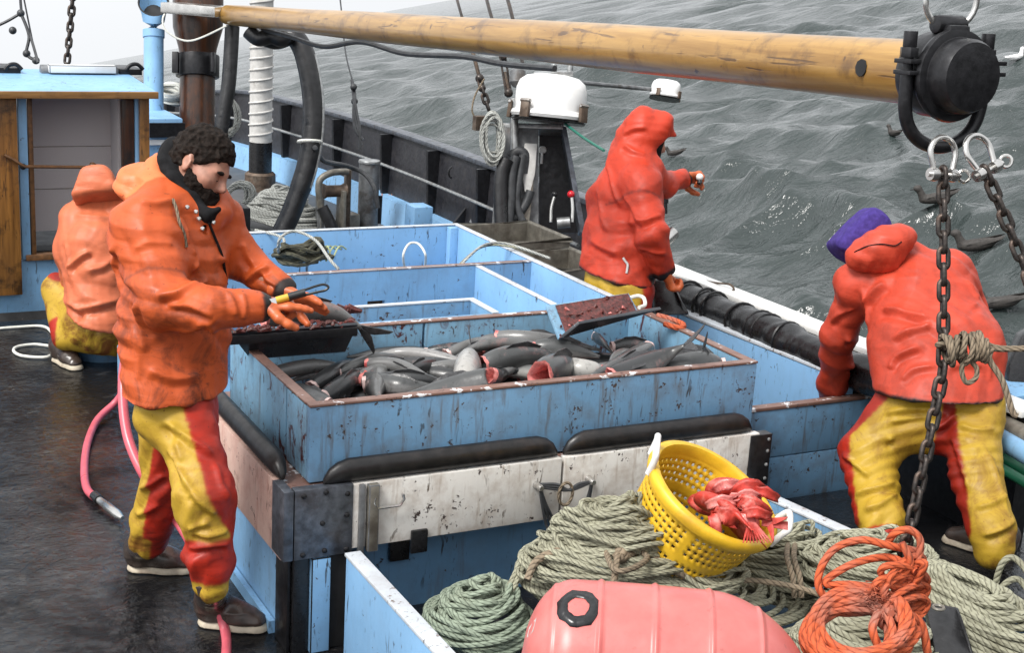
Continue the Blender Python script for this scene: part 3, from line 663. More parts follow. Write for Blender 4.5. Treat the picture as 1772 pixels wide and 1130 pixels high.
q = P(1190, 535, Z=.66); m = MB(); m.box((a0[0]+.05, a0[1]-.10, .50), (a0[0]+.30, a0[1]+.02, .665), 'blue_clean'); m.build('shelf', t4, .01)
PY = 4.74
t5 = thing('plank_wall', 'worn dark blue wall of wide planks beside the bending fisherman', 'wall', (4.2, PY, 0))
m = MB()
for z0, z1 in ((0, .145), (.15, .36), (.365, .585)): m.box((3.53, PY, z0), (5.0, PY+.04, z1), 'blue_worn')
m.build('planks', t5, .004); m = MB(); m.box((3.53, PY-.004, .587), (5.0, PY+.044, .602), 'rim_wood'); m.build('rim', t5, .003)
RXc = 4.45
t6 = thing('rail', 'black rubber wrapped starboard rail roll under a white cap', 'rail', (RXc, 5.5, 0))
r0, r1 = P(1168, 500, X=RXc-.12), P(1416, 606, X=RXc-.12); rd = nrm(r1-r0); r0 = r0 + V(0, 0, -.02); r2 = r0 + rd*(1.9)
m = MB(); n = 150; rings = []
for i in range(n+1):
    p = r0 + (r2-r0)*i/n; L = i/n*1.9; w_ = .0
    rr = .085*(1 + .10*vnoise(np.array([[L*9, 0, 0]]), 3)[0]); d, sdv, u = frame(rd)
    rings.append([p + rr*(1 + .07*vnoise(np.array([[L*22 + math.cos(a)*1.5, math.sin(a)*1.5, .3]]), 5)[0])*(math.cos(a)*sdv + math.sin(a)*u) for a in np.linspace(0, 2*math.pi, 20, endpoint=False)])
m.loft(rings, 'black_rubber'); m.build('rubber_roll', t6, smooth=180)
for L in (.14, .30, .38, .62, .78, .84, 1.0):
    m = MB(); p = r0 + rd*L; d, sdv, u = frame(rd + V(random.uniform(-.25, .25), random.uniform(-.1, .1), .1)); m.tube([p + .093*(math.cos(a)*sdv + math.sin(a)*u) for a in np.linspace(0, 2*math.pi, 20, endpoint=False)], .008, 'black_rubber', 6, closed=True); m.build('cord_wrap', t6)
c0, c1 = P(1180, 477, X=RXc+.02), P(1420, 573, X=RXc+.02); cd = nrm(c1-c0); c0 = c0 - cd*.9; c2 = c0 + cd*3.4
m = MB(); m.hexa([c0+V(0, 0, -.03), c2+V(0, 0, -.03), c2+V(.14, 0, -.03), c0+V(.14, 0, -.03), c0, c2, c2+V(.14, 0, 0), c0+V(.14, 0, 0)], 'white_plastic'); m.build('rail_cap', t6, .006)
m = MB(); m.hexa([c0*V(1, 1, 0)+V(.03, 0, -.3), c2*V(1, 1, 0)+V(.03, 0, -.3), c2*V(1, 1, 0)+V(.12, 0, -.3), c0*V(1, 1, 0)+V(.12, 0, -.3), c0+V(.03, 0, -.032), c2+V(.03, 0, -.032), c2+V(.12, 0, -.032), c0+V(.12, 0, -.032)], 'black_metal'); m.build('plating', t6)
m = MB(); m.tube(spline([P(*q, X=RXc+.1) for q in ((1168, 474), (1200, 480), (1235, 489), (1262, 492), (1270, 501), (1262, 505))]), .006, 'rust_steel', 6); m.build('rod', t6)
# grey roller seen behind the arm, pipes at the right edge
m = MB(); a, c_ = P(1476, 645, D=6.9), P(1531, 666, D=6.75); m.cyl(a, c_, .028, 'dirty_steel', 14); m.cyl(a+(c_-a)*.42, a+(c_-a)*.52, .031, 'rope_brown', 14); tag(m.build('roller'), 'short grey roller behind the bending fisherman by the rail', 'roller')
m = MB(); m.cyl(P(1690, 715, D=6.1), P(1800, 768, D=5.75), .045, 'dirty_steel', 16); tag(m.build('pipe'), 'grey pipe at the right edge above a blue pipe', 'pipe')
m = MB(); m.cyl(P(1700, 742, D=6.0), P(1800, 800, D=5.6), .042, 'blue_paint', 16); tag(m.build('pipe'), 'blue pipe at the right edge below a grey pipe', 'pipe')
m = MB(); m.tube(spline([P(*q, D=5.9) for q in ((1700, 770), (1740, 795), (1790, 822))]), .03, 'green_hose', 10); m.tube(spline([P(*q, D=5.85) for q in ((1705, 795), (1745, 818), (1790, 845))]), .022, 'green_hose', 10); tag(m.build('net_roll'), 'dark green rolled net below the blue pipe at the right edge', 'net')
m = MB(); a = P(1705, 700, D=6.3); m.box((a[0], a[1], a[2]-.25), (a[0]+.5, a[1]+.4, a[2]+.02), 'blue_paint'); tag(m.build('locker', bevel=.01), 'blue locker behind the hip of the bending fisherman', 'locker')
m = MB(); o = [P(*q, D=6.6) for q in ((1742, 665), (1748, 630), (1772, 575), (1800, 560), (1800, 690), (1760, 690))]; m.slab(o, FW*.12, 'black_rubber'); tag(m.build('fender', bevel=.02), 'black rubber fender at the right edge over the water', 'fender')
m = MB(); a = P(1650, 930, Z=0.0); m.box((3.75, 3.0, .002), (5.0, PY-.01, .16), 'wet_deck'); struct(m.build('side_step', bevel=.005))

# ---------------------------------------------------------------- foreground gear bin
t7 = thing('gear_bin', 'light blue gear bin at the front filled with coiled rope', 'bin', (2.6, 3.7, 0))
m = MB(); m.box((1.695, 2.5, 0), (1.745, 4.34, .388), 'blue_clean'); m.build('side_wall', t7, .004)
m = MB(); m.box((1.690, 2.5, .390), (1.750, 4.345, .402), 'rim_clean'); m.build('rim', t7, .003)
qa, qb = P(1330, 862, Z=.40), P(1490, 935, Z=.40); dd = nrm(qb-qa); qa = qa - dd*.15; qb = qa + dd*1.7; sd = V(.05, 0, 0)
m = MB(); m.hexa([qa*V(1, 1, 0), qb*V(1, 1, 0), qb*V(1, 1, 0)+sd, qa*V(1, 1, 0)+sd, qa-V(0, 0, .012), qb-V(0, 0, .012), qb+sd-V(0, 0, .012), qa+sd-V(0, 0, .012)], 'blue_worn'); m.build('side_wall', t7, .003)
m = MB(); m.hexa([qa-V(.004, 0, .01), qb-V(.004, 0, .01), qb+sd*1.1-V(0, 0, .01), qa+sd*1.1-V(0, 0, .01), qa-V(.004, 0, 0), qb-V(.004, 0, 0), qb+sd*1.1, qa+sd*1.1], 'rim_clean'); m.build('rim', t7, .003)
m = MB(); m.box((1.746, 2.4, .03), (3.5, 4.52, .06), 'wet_deck'); m.build('floor_board', t7)  # near-black deck colour on the floor stands in for shade between the ropes
# ---------------------------------------------------------------- companionway cabin
CY = 9.4
def C_(px, py, dy=0.): return P(px, py, Y=CY+dy)
cb = thing('cabin', 'small blue cabin with varnished posts and an open white doorway', 'cabin', (1.8, CY, 0))
xl, xr = -1.2, C_(262, 200)[0]; zt = C_(150, 158)[2]; dl, dr = C_(46, 300)[0], C_(212, 300)[0]; zs = C_(80, 442)[2]
m = MB(); m.box((xl, CY, .0), (xr, CY+.05, zs-.03), 'blue_paint'); m.box((xr-.05, CY+.051, 0), (xr, CY+1.5, zt), 'blue_paint'); m.box((xl, CY, zs-.03), (C_(0, 300)[0]-.05, CY+.05, zt), 'blue_paint'); m.build('wall', cb, .004)
for a, b_, mt, d0, nm in ((0, 33, 'varnish_wood', -.05, 'post'), (34, 50, 'blue_paint', -.01, 'door_frame'), (51, 60, 'brown_wood', .0, 'jamb'), (212, 234, 'mast_wood', .0, 'jamb'), (235, 242, 'blue_clean', -.015, 'door_frame'), (243, 260, 'varnish_wood', -.05, 'post')):
    z0 = C_(20, 508)[2] if a == 0 else (zs-.02 if a < 60 else .0); x0, x1 = C_(a, 300, d0)[0], C_(b_, 300, d0)[0]
    m = MB(); m.box((x0 if a else x0-.12, CY+d0, z0), (x1-.002, CY+.05, zt), mt); m.build(nm, cb, .006)
m = MB(); m.box((dl, CY+.30, zs+.10), (dr+.05, CY+.33, zt), 'cabin_white'); m.box((dr-.01, CY+.06, zs), (dr+.02, CY+.30, zt), 'cabin_white')
for z in (.75, 1.03): m.box((dl, CY+.296, z), (dr+.04, CY+.2995, z+.004), 'dirty_steel')
m.build('inner_panel', cb); m = MB(); m.box((dl-.02, CY+.06, 0), (dr+.03, CY+1.0, zs+.02), 'dark_gap'); m.build('floor_board', cb)  # last block is coloured near-black for the shade in the gap under the panel
m = MB(); m.box((C_(44, 442)[0], CY-.03, zs-.025), (dr, CY+.06, zs+.012), 'brown_wood'); m.build('sill', cb, .004)
m = MB(); a = C_(0, 270, -.08); m.tube([C_(8, 268, -.06), C_(20, 274, -.07), C_(42, 288, -.06), C_(150, 289, -.02), C_(166, 285, .0)], .011, 'brown_wood', 8); m.ball(C_(160, 286, -.01), .022, 'brown_wood'); m.ball(C_(40, 288, -.05), .02, 'black_metal'); m.build('door_bar', cb)
rx = C_(270, 160, -.12)[0]
m = MB(); m.hexa([(xl, CY-.12, zt), (rx, CY-.12, zt), (rx-.02, CY+.75, zt+.045), (xl, CY+.75, zt+.045), (xl, CY-.12, zt+.018), (rx, CY-.12, zt+.018), (rx-.02, CY+.75, zt+.065), (xl, CY+.75, zt+.065)], 'blue_clean'); m.build('roof', cb, .006)
m = MB(); m.box((xl, CY-.15, zt-.028), (rx+.01, CY-.122, zt+.016), 'varnish_flat'); m.build('fascia', cb, .004)
rz = zt+.06; RY = CY+.55
def R_(px, py): return P(px, py, Y=RY)
for px in (12, 222):
    m = MB(); m.box((R_(px-14, 120)[0], RY, rz-.01), (R_(px+24, 120)[0], RY+.30, rz+.03), 'black_metal'); m.tube(spline([R_(px-4, 121), R_(px+4, 112), R_(px+16, 111), R_(px+26, 120)], 5), .014, 'black_metal', 8); m.build('hatch_dog', cb, .004)
m = MB(); m.tube([R_(72, 124)+V(0, .05, 0), R_(205, 126)+V(0, .05, 0)], .045, 'grey_metal', 14); m.box((R_(84, 120)[0], RY-.04, rz), (R_(200, 120)[0], RY+.04, rz+.055), 'lamp_white'); m.build('roof_locker', cb, .006)
# blue trunk between cabin and mast
tk = thing('trunk', 'low blue trunk with a black band between cabin and mast', 'trunk', (2.9, 11.3, 0)); z9 = P(280, 205, Y=11.0)[2]
m = MB(); m.box((P(258, 205, Y=11)[0], 11.0, 0), (P(312, 205, Y=11)[0]+.02, 12.2, z9), 'blue_clean'); m.build('body', tk, .01)
m = MB(); m.box((P(258, 205, Y=11)[0]-.01, 10.97, z9-.14), (P(312, 205, Y=11)[0]+.03, 10.998, z9-.03), 'black_metal'); m.box((P(258, 205, Y=11)[0]-.01, 10.985, z9-.2), (P(312, 205, Y=11)[0]+.03, 10.996, z9-.16), 'lamp_white'); m.build('band', tk)
# cowl vent
cv = thing('cowl_vent', 'light blue ventilator pipe with a black cowl mouth', 'ventilator', P(266, 210, D=11.5)); a, b_ = P(266, 215, D=11.5), P(266, 60, D=11.5)
m = MB(); m.tube([a, b_], .078, 'blue_clean', 20); m.build('pipe', cv); m = MB(); up = nrm(b_-a)
m.tube([b_-up*.02, b_+up*.04], .086, 'blue_clean', 20); m.build('collar', cv)
m = MB(); f2 = nrm(-FW*.85+RT*.2-DN*.2)
rings = []
for k, (s, rr) in enumerate(((0, .08), (.08, .085), (.16, .10), (.22, .125))):
    c = b_ + up*(.03+s*.95) + f2*(.9*s*s); dd = nrm(up*(1-k*.28)+f2*k*.35); _, sd, u = frame(dd); rings.append([c+rr*(math.cos(t)*sd+math.sin(t)*u) for t in np.linspace(0, 2*math.pi, 24, endpoint=False)])
m.loft(rings, 'blue_clean', (True, False)); c = np.mean(rings[-1], 0); m.loft([rings[-1], [c+(q-c)*.9 for q in rings[-1]], [c-dd*.08+(q-c)*.8 for q in rings[-1]]], 'dark_gap', (False, True)); m.build('cowl', cv)

# ---------------------------------------------------------------- mast and boom
MD = 11.7
def M_(px, py, d=0): return P(px, py, D=MD+d)
ms = thing('mast', 'dark varnished wooden mast with black iron band beside the cabin', 'mast', P(345, 300, D=MD)*V(1, 1, 0))
ax0 = M_(342, 95); ax1 = M_(341, 210); ud = nrm(ax0-ax1); top = M_(343, 20); bot = ax1 - ud*((ax1[2])/ud[2])
m = MB(); m.tube([bot, ax0], .142, 'mast_wood', 24); m.build('spar', ms)
m = MB(); m.tube([ax0+ud*.0, ax0+ud*.06, ax0+ud*.22, ax0+ud*.36, ax0 + ud*1.2], [.145, .155, .20, .205, .19], 'mast_wood', 24); m.build('cheeks', ms)
m = MB(); c = M_(342, 114); m.tube([c-ud*.09, c+ud*.09], .175, 'black_metal', 24); m.beam(c+RT*.16-FW*.16-ud*.08, c+RT*.16-FW*.16+ud*.08, .03, .06, 'black_metal', FW); m.beam(c-RT*.14-FW*.17-ud*.085, c-RT*.14-FW*.17+ud*.085, .05, .05, 'black_metal', FW); m.build('iron_band', ms, .006)
bl, br = P(395, 25, D=11.2), P(1612, 127, D=3.98)
bd = nrm(br-bl)
bo = thing('boom', 'long varnished wooden boom with black iron end cap running across', 'boom', bl)
m = MB(); L = np.linalg.norm(br-bl); n = 40; rings = []; _, sd, u = frame(bd)
for i in range(n+1):
    s = i/n; rr = .076 + .0155*s + .002*math.sin(s*19); rings.append([bl+bd*L*s + rr*(math.cos(t)*sd+math.sin(t)*u) for t in np.linspace(0, 2*math.pi, 32, endpoint=False)])
m.loft(rings, 'boom_wood'); sp = m.build('spar', bo, smooth=60)
_k = min(np.linspace(.5, 1, 400), key=lambda s_: abs((lambda q: q[0]/q[2]*FOC+IW/2-1532)(MC@(bl+bd*L*s_-CO)))); _c = bl+bd*L*_k; _o = nrm(CO-_c); _o = nrm(_o-bd*(_o@bd)); m = MB(); m.lathe([(.026, -.01), (.025, .0022), (.004, .0026)], _c+_o*(.076+.0155*_k), _o, 'dark_gap', 9); m.build('bolt_hole', bo)
m = MB(); m.beam(P(292, 12, D=11.4), P(386, 20, D=11.15), .2, .085, 'stainless'); m.build('gooseneck', bo, .012)
# end cap
ce = br; up = nrm(V(0, 0, 1)-bd*bd[2]); sdv = np.cross(bd, up)
m = MB(); prof = [(.095, -.03), (.110, -.02), (.117, .0), (.118, .055), (.112, .10), (.103, .105), (.100, .150), (.092, .166), (.05, .172), (.02, .173)]
m.lathe(prof, ce, bd, 'black_metal', 40); m.build('end_cap', bo, smooth=30)
m = MB()
m.lathe([(.108, .072), (.124, .076), (.128, .088), (.124, .100), (.106, .104)], ce, bd, 'black_metal', 40); m.build('clamp_ring', bo)
for sgn in (-1, 1):
    o = ce + bd*.06 + sdv*sgn*.135; m = MB()
    for z in (.035, .005): m.beam(o-sdv*.045+up*z, o+sdv*.02*1+up*z, .07, .012, 'black_metal', up)
    m.cyl(o-up*.03, o+up*.09, .014, 'black_metal', 12); m.cyl(o+up*.045, o+up*.072, .026, 'black_metal', 6); m.cyl(o+up*.072, o+up*.115, .019, 'black_metal', 12); m.build('clamp_bolt', bo, .002)
m = MB(); m.beam(ce+bd*.02+up*.105, ce+bd*.10+up*.105, .07, .06, 'black_metal'); m.cyl(ce+bd*.05+up*.135-sdv*.05, ce+bd*.05+up*.135+sdv*.05, .026, 'black_metal', 14); m.build('lug', bo, .01)
# lower bail (U shaped) and rings
bc = ce + bd*.06
bail = [bc-sdv*.134+up*.0, bc-sdv*.133-up*.07] + [bc + sdv*(-.130*math.cos(t)) - up*(.085+.112*math.sin(t)) for t in np.linspace(.15, math.pi-.15, 12)] + [bc+sdv*.133-up*.07, bc+sdv*.134]
m = MB(); m.tube(spline(bail, 3), .019, 'black_metal', 12); m.build('bail', bo)
rg_c = ce+bd*.05+up*.20; m = MB(); m.tube([rg_c + .075*(math.cos(t)*nrm(RT+FW*.2)+math.sin(t)*up) for t in np.linspace(0, 2*math.pi, 28, endpoint=False)], .0085, 'stainless', 10, closed=True); tag(m.build('lifting_ring'), 'round steel ring through the lug on top of the boom end', 'ring')
m = MB(); p = rg_c+up*.075; m.lathe([(.004, -.035), (.03, -.02), (.036, .01), (.03, .06), (.02, .12), (.02, .5)], p, up, 'rust_steel', 16); tag(m.build('swivel_hook'), 'rusty rounded swivel above the steel ring on the boom end', 'swivel')

# ---------------------------------------------------------------- chains and shackles under the boom end
def chain(name, pts, wire, pitch, label, parent=None, spacing=None):
    p = spline(pts, 30); seg = [0]
    for i in range(len(p)-1): seg.append(seg[-1]+np.linalg.norm(p[i+1]-p[i]))
    n = int(seg[-1]/pitch); arr = np.array(p); t = thing(name, label, 'chain', p[0])
    link_m = MB(); w_ = wire*1.75; h = pitch*.5 - wire*.2 + wire
    path = []
    for k in range(8): a = math.pi*k/7; path.append((w_*math.cos(a), 0, (h-w_)+w_*math.sin(a)))
    for k in range(8): a = math.pi + math.pi*k/7; path.append((w_*math.cos(a), 0, -(h-w_)+w_*math.sin(a)))
    link_m.tube([V(q) for q in path], wire, 'chain_steel', 8, closed=True); proto = None
    for i in range(n):
        c = V([np.interp((i+.5)*pitch, seg, arr[:, k]) for k in range(3)]); c2 = V([np.interp((i+.5)*pitch+.02, seg, arr[:, k]) for k in range(3)])
        d = nrm(c2-c); ref = nrm(RT+FW*.25); x = nrm(ref-d*np.dot(ref, d)); y = np.cross(d, x); a = (math.radians(18) if i % 2 else math.radians(98)) + random.uniform(-.25, .25)
        X = x*math.cos(a)+y*math.sin(a); Y = np.cross(d, X)
        if proto is None: proto = link_m.build('link', None, smooth=180); o = proto
        else: o = proto.copy(); COL.objects.link(o)
        o.parent = t; o.matrix_parent_inverse = Matrix.Identity(4); c = c - V(t.location)
        o.matrix_local = Matrix(((X[0], Y[0], d[0], c[0]), (X[1], Y[1], d[1], c[1]), (X[2], Y[2], d[2], c[2]), (0, 0, 0, 1)))
    return t
CD = 3.88
chain('hanging_chain', [P(1632, 292, D=CD), P(1632, 600, D=CD), P(1622, 690, D=CD), P(1578, 900, D=CD), P(1555, 1000, D=CD), P(1543, 1150, D=CD)], .0072, .044, 'long heavy steel chain hanging from the left shackle down to the orange rope')
chain('hanging_chain', [P(1702, 290, D=CD), P(1728, 350, D=CD), P(1768, 450, D=CD), P(1800, 540, D=CD)], .0072, .044, 'shorter steel chain slanting away from the right shackle at the edge')
def shackle(px, py, lean, label):
    t = thing('shackle', label, 'shackle', P(px, py, D=CD)); X = nrm(RT*math.cos(lean)+DN*math.sin(lean)); Yd = nrm(DN*math.cos(lean)-RT*math.sin(lean)); c = P(px, py, D=CD)
    Xs = nrm(X+FW*.5)
    pts = [c + Xs*(-.030)+Yd*.085, c + Xs*(-.040)+Yd*.05] + [c - Xs*.044*math.cos(a) + Yd*(.03-.044*math.sin(a)) for a in np.linspace(0, math.pi, 9)] + [c+Xs*.040+Yd*.05, c + Xs*.030+Yd*.085]
    m = MB(); m.tube(spline(pts, 3), .0085, 'stainless', 10); m.build('bow', t)
    m = MB(); m.cyl(c-Xs*.055+Yd*.088, c+Xs*.06+Yd*.088, .0075, 'stainless', 10); m.lathe([(.017, -.012), (.019, 0), (.017, .012)], c-Xs*.035+Yd*.088, Xs, 'stainless', 14); m.lathe([(.017, -.012), (.019, 0), (.017, .012)], c+Xs*.032+Yd*.088, Xs, 'stainless', 14)
    m.tube([c+Xs*.075+Yd*.088+.016*(math.cos(a)*X+math.sin(a)*Yd) for a in np.linspace(0, 6.28, 14, endpoint=False)], .005, 'stainless', 8, closed=True); m.build('pin', t)
shackle(1632, 246, 0, 'bright bow shackle holding the long chain, left on the black bail')
shackle(1685, 244, -.45, 'bright bow shackle holding the shorter chain, right on the black bail')
# brown rope lashed round the chain
m = MB(); c = P(1672, 603, D=CD-.02); ex = nrm(RT); ey = nrm(DN)
for k in range(9):
    x = -.055+.0135*k; m.tube([c+ex*(x+.008*math.sin(a+k)) + .034*(math.cos(a)*FW + math.sin(a)*ey)*(1+.15*math.sin(k*2.1)) + ey*.008*math.sin(k*1.7) for a in np.linspace(0, 2*math.pi, 14, endpoint=False)], .0075, 'rope_brown', 7, closed=True)
m.tube(spline([c+ex*.06, P(1740, 605, D=CD), P(1850, 602, D=CD)], 6), .0072, 'rope_brown', 8); m.tube(spline([c+ex*.05-ey*.015, P(1740, 602, D=CD), P(1850, 598, D=CD)], 6), .006, 'rope_brown', 8)
m.tube(spline([c+ex*.07, P(1712, 622, D=CD-.02), P(1735, 660, D=CD-.02), P(1752, 712, D=CD-.02), P(1760, 720, D=CD-.02)], 6), .0085, 'rope_brown', 8)
m.tube(spline([c+ex*.0+ey*.02, P(1664, 640, D=CD-.03), P(1672, 662, D=CD-.03), P(1688, 655, D=CD-.03), P(1690, 638, D=CD-.03), P(1680, 625, D=CD-.03)], 6), .0072, 'rope_brown', 8)
m.tube(spline([c-ex*.055, P(1640, 596, D=CD-.03), P(1622, 597, D=CD-.03), P(1640, 606, D=CD+.03), c-ex*.04+ey*.02], 6), .0075, 'rope_brown', 8)
tag(m.build('rope_lashing'), 'brown rope knotted around the long hanging chain with a loop hanging down', 'rope')

# ---------------------------------------------------------------- rigging
def line(name, pts, r, mat, label, cat='line', seg=6, n=8): m = MB(); m.tube(spline(pts, n), r, mat, seg); return tag(m.build(name), label, cat)
line('rigging_line', [P(34, -30, D=10.3), P(38, 24, D=10.3), P(52, 60, D=10.3), P(66, 108, D=10.2)], .010, 'hose_dark', 'knotted dark line at the far left above the cabin roof')
line('rigging_line', [P(36, -30, D=10.35), P(50, 40, D=10.35), P(62, 98, D=10.25)], .007, 'hose_dark', 'thin straight dark line meeting the knotted line above the cabin')
m = MB()
for px, py in ((36, 22), (22, 52), (46, 92), (62, 104)): m.ball(P(px, py, D=10.3), .028, 'hose_dark', 8)
m.tube(spline([P(-10, 46, D=10.3), P(12, 36, D=10.3), P(36, 22, D=10.3)]), .012, 'hose_dark', 6); m.tube(spline([P(36, 22, D=10.3), P(50, 60, D=10.3), P(46, 92, D=10.3), P(62, 104, D=10.3)]), .012, 'hose_dark', 6)
tag(m.build('knotted_rope'), 'short dark rope with several knots at the far left above the roof', 'rope')
chain('rigging_chain', [P(128, -30, D=10.4), P(122, 40, D=10.4), P(116, 108, D=10.4)], .011, .058, 'dark chain hanging down onto the cabin roof')
line('stay_wire', [P(586, -20, D=11), P(590, 10, D=11), P(598, 90, D=10.5), P(610, 140, D=10.2), P(614, 165, D=10.1)], .006, 'hose_dark', 'thin wire ending in a frayed black rope tail before the bulwark')
m = MB()
for k in range(3): m.tube(spline([P(609, 138, D=10.2), P(612+2*math.sin(k), 165, D=10.1), P(614+3*math.cos(k*2), 195, D=10.05), P(619+4*math.sin(k*2+1), 225, D=10), P(622+3*k, 258-8*k, D=10)], 6), .012, 'hose_dark', 6)
for py in (150, 175, 205): m.ball(P(612+(py-150)*.06, py, D=10.1), .026, 'hose_dark', 8)
tag(m.build('rope_tail'), 'frayed black rope tail hanging at the end of the thin wire', 'rope')
def turnbuckle(pts, D, label):
    t = thing('turnbuckle', label, 'turnbuckle', P(*pts[0], D=D)); a, b_ = P(*pts[0], D=D), P(*pts[1], D=D)
    m = MB(); m.tube([a, b_], .013, 'rust_steel', 8); m.build('rod', t); c = P(*pts[2], D=D)
    m = MB(); d, sd, u = frame(nrm(c-b_)); m.tube([b_+sd*.022, c+sd*.022], .008, 'chain_steel', 6); m.tube([b_-sd*.022, c-sd*.022], .008, 'chain_steel', 6); m.ball(b_, .032, 'chain_steel', 8); m.ball(c, .028, 'chain_steel', 8); m.build('frame', t); return t
turnbuckle([(818, 88), (830, 135), (834, 152)], 9.6, 'rusty turnbuckle under the boom, left of the white lamp')
chain('turnbuckle_chain', [P(834, 150, D=9.6), P(842, 178, D=9.6), P(851, 204, D=9.6)], .010, .055, 'short dark chain below the rusty turnbuckle left of the white lamp')
turnbuckle([(873, 124), (880, 160), (870, 98)], 9.5, 'rusty turnbuckle just behind the big white lamp')
line('wire_stay', [P(786, -20, D=10.2), P(797, 20, D=9.9), P(818, 90, D=9.6)], .011, 'chain_steel', 'dark wire stay crossing behind the boom, leftmost of three')
line('wire_stay', [P(838, -20, D=10.2), P(848, 20, D=9.9), P(872, 100, D=9.5)], .013, 'chain_steel', 'rusty rod stay crossing behind the boom, middle of three')
line('wire_stay', [P(872, -20, D=10.2), P(884, 18, D=9.9), P(905, 110, D=9.5)], .014, 'chain_steel', 'dark stay crossing behind the boom, rightmost of three')
line('cord', [P(838, 136, D=9.5), P(822, 165, D=9.5), P(817, 190, D=9.5), P(822, 203, D=9.5)], .006, 'rope_brown', 'thin frayed tan cord dangling from the turnbuckle', 'cord')
line('cable', [P(455, 50, D=10.6), P(500, 62, D=10.2), P(560, 80, D=9.7), P(625, 72, D=9.2), P(700, 92, D=8.9), P(800, 97, D=8.3), P(870, 110, D=8.0), P(960, 118, D=7.6)], .017, 'hose_dark', 'dark cable slung under the boom from mast to lamp', 'cable', 8)
line('mast_wire', [P(300, 8, D=11.4), P(282, 30, D=11.3), P(290, 55, D=11.3), P(330, 70, D=11.3), P(392, 44, D=11.1)], .008, 'white_line', 'pale wire looped around the mast below the gooseneck', 'wire')
hb = thing('hose_bundle', 'black taped hose bundle sagging from the boom down to the line pile', 'hose', P(505, 60, D=10.8))
pts = [(440, 58), (475, 70), (505, 62), (524, 85), (536, 130), (542, 180), (540, 240), (528, 300), (505, 365), (488, 402)]
m = MB(); sp_ = spline([P(x, y, D=10.7) for x, y in pts], 8); m.tube(sp_, [.055+.025*math.sin(min(1, i/30)*1.57)*(1 if i < 60 else .85) for i in range(len(sp_))], 'tarp', 12); m.build('hose', hb)
m = MB(); m.tube([p + RT*.075 - FW*.02 for p in sp_[26:60]], .012, 'galvanised', 8); m.build('air_line', hb)
m = MB(); m.tube([P(536, 245, D=10.62)+V(0, 0, z)+.085*(math.cos(a)*RT+math.sin(a)*FW) for a in np.linspace(0, 6.28, 14, endpoint=False) for z in (0,)], .012, 'white_line', 6, closed=True); m.build('tie', hb)
m = MB(); sp_ = spline([P(x, y, D=11.3) for x, y in ((402, 45), (399, 100), (395, 150), (388, 190), (380, 240))], 8); m.tube(sp_, .058, 'tarp', 12); tag(m.build('black_hose'), 'shorter black hose hanging close to the right of the mast', 'hose')
m = MB(); m.tube(spline([P(x, y, D=10.6) for x, y in ((430, 52), (448, 66), (470, 62), (490, 68), (500, 58))], 6), .06, 'tarp', 10); tag(m.build('tarp_bundle'), 'black wrapped bundle tied under the boom near the mast', 'bundle')
line('thin_hose', [P(545, 255, D=10.6), P(560, 278, D=11.2), P(600, 287, D=11.8), P(630, 300, D=11.9), P(648, 325, D=11.8), P(654, 360, D=11.8)], .020, 'hose_dark', 'thin dark hose running across the grey bollard top', 'hose', 8)

# spiral pole
pb = P(450, 328, D=14.1); pb[2] = .005; pt = thing('wrapped_pole', 'white rope wrapped pole standing on a black base', 'pole', pb)
pw = .112; zc = P(450, 245, Y=pb[1])[2]; zb = P(450, 298, Y=pb[1])[2]
m = MB(); m.cyl((pb[0], pb[1], zb), (pb[0], pb[1], zc), pw, 'black_rubber', 24); m.build('sleeve', pt); m = MB(); m.lathe([(.15, 0), (.15, zb-.02), (.13, zb)], (pb[0], pb[1], .005), (0, 0, 1), 'rust_steel', 24); m.build('base', pt)
m = MB(); m.cyl((pb[0], pb[1], zc+.001), (pb[0], pb[1], 2.5), pw-.004, 'spiral_white', 24); m.build('core', pt)
m = MB(); m.tube([(pb[0]+pw*math.cos(a), pb[1]+pw*math.sin(a), zc+.01+.105*a/6.283) for a in np.linspace(0, 6.283*14.5, 360)], .010, 'spiral_white', 6); m.build('wrap', pt)

# bollard and roller fairlead
q = P(636, 392, D=12.3); q[2] = 0; bt = thing('bollard', 'grey steel pipe bollard with a capped top on the foredeck', 'bollard', q); h = P(636, 282, Y=q[1])[2]
m = MB(); m.cyl(q, q+V(0, 0, h), .088, 'grey_metal', 24); m.build('pipe', bt); m = MB(); m.lathe([(.093, 0), (.096, .012), (.09, .025), (.02, .03)], q+V(0, 0, h), (0, 0, 1), 'galvanised', 24); m.build('cap', bt); m = MB(); m.cyl(q+V(.095, -.03, .1), q+V(.10, -.03, .34), .018, 'black_metal', 8); m.build('latch', bt)
q = P(572, 395, D=12.0); q[2] = 0; rt_ = thing('roller_fairlead', 'grey steel roller fairlead with a blue guard bar left of the bollard', 'fairlead', q); h = P(572, 295, Y=q[1])[2]
m = MB(); m.beam(q+V(.09, 0, 0), q+V(.09, 0, h*.72), .03, .16, 'dirty_steel', V(0, 1, 0)); m.beam(q+V(.16, .05, 0), q+V(.16, .05, h), .05, .05, 'rust_steel', V(0, 1, 0)); m.beam(q+V(-.08, .05, 0), q+V(-.08, .05, h*.6), .03, .14, 'grey_metal', V(0, 1, 0)); m.build('frame', rt_, .005)
m = MB(); m.lathe([(.07, -.10), (.05, -.06), (.05, .06), (.07, .10)], q+V(.03, .02, h*.7), V(1, 0, 0), 'rust_steel', 18); m.build('roller', rt_)
m = MB(); m.tube(spline([q+V(.14, 0, h*.98), q+V(-.02, -.02, h*.97), q+V(-.12, -.03, h*.85), q+V(-.11, -.04, h*.55), q+V(-.07, -.04, h*.35)], 6), .028, 'dirty_steel', 10); m.build('guard_bar', rt_)
m = MB(); m.tube(spline([q+V(-.10, -.05, h*.5), q+V(-.02, -.1, h*.2), q+V(.02, -.12, .0)], 6), .05, 'tarp', 10); m.build('wrap', rt_)
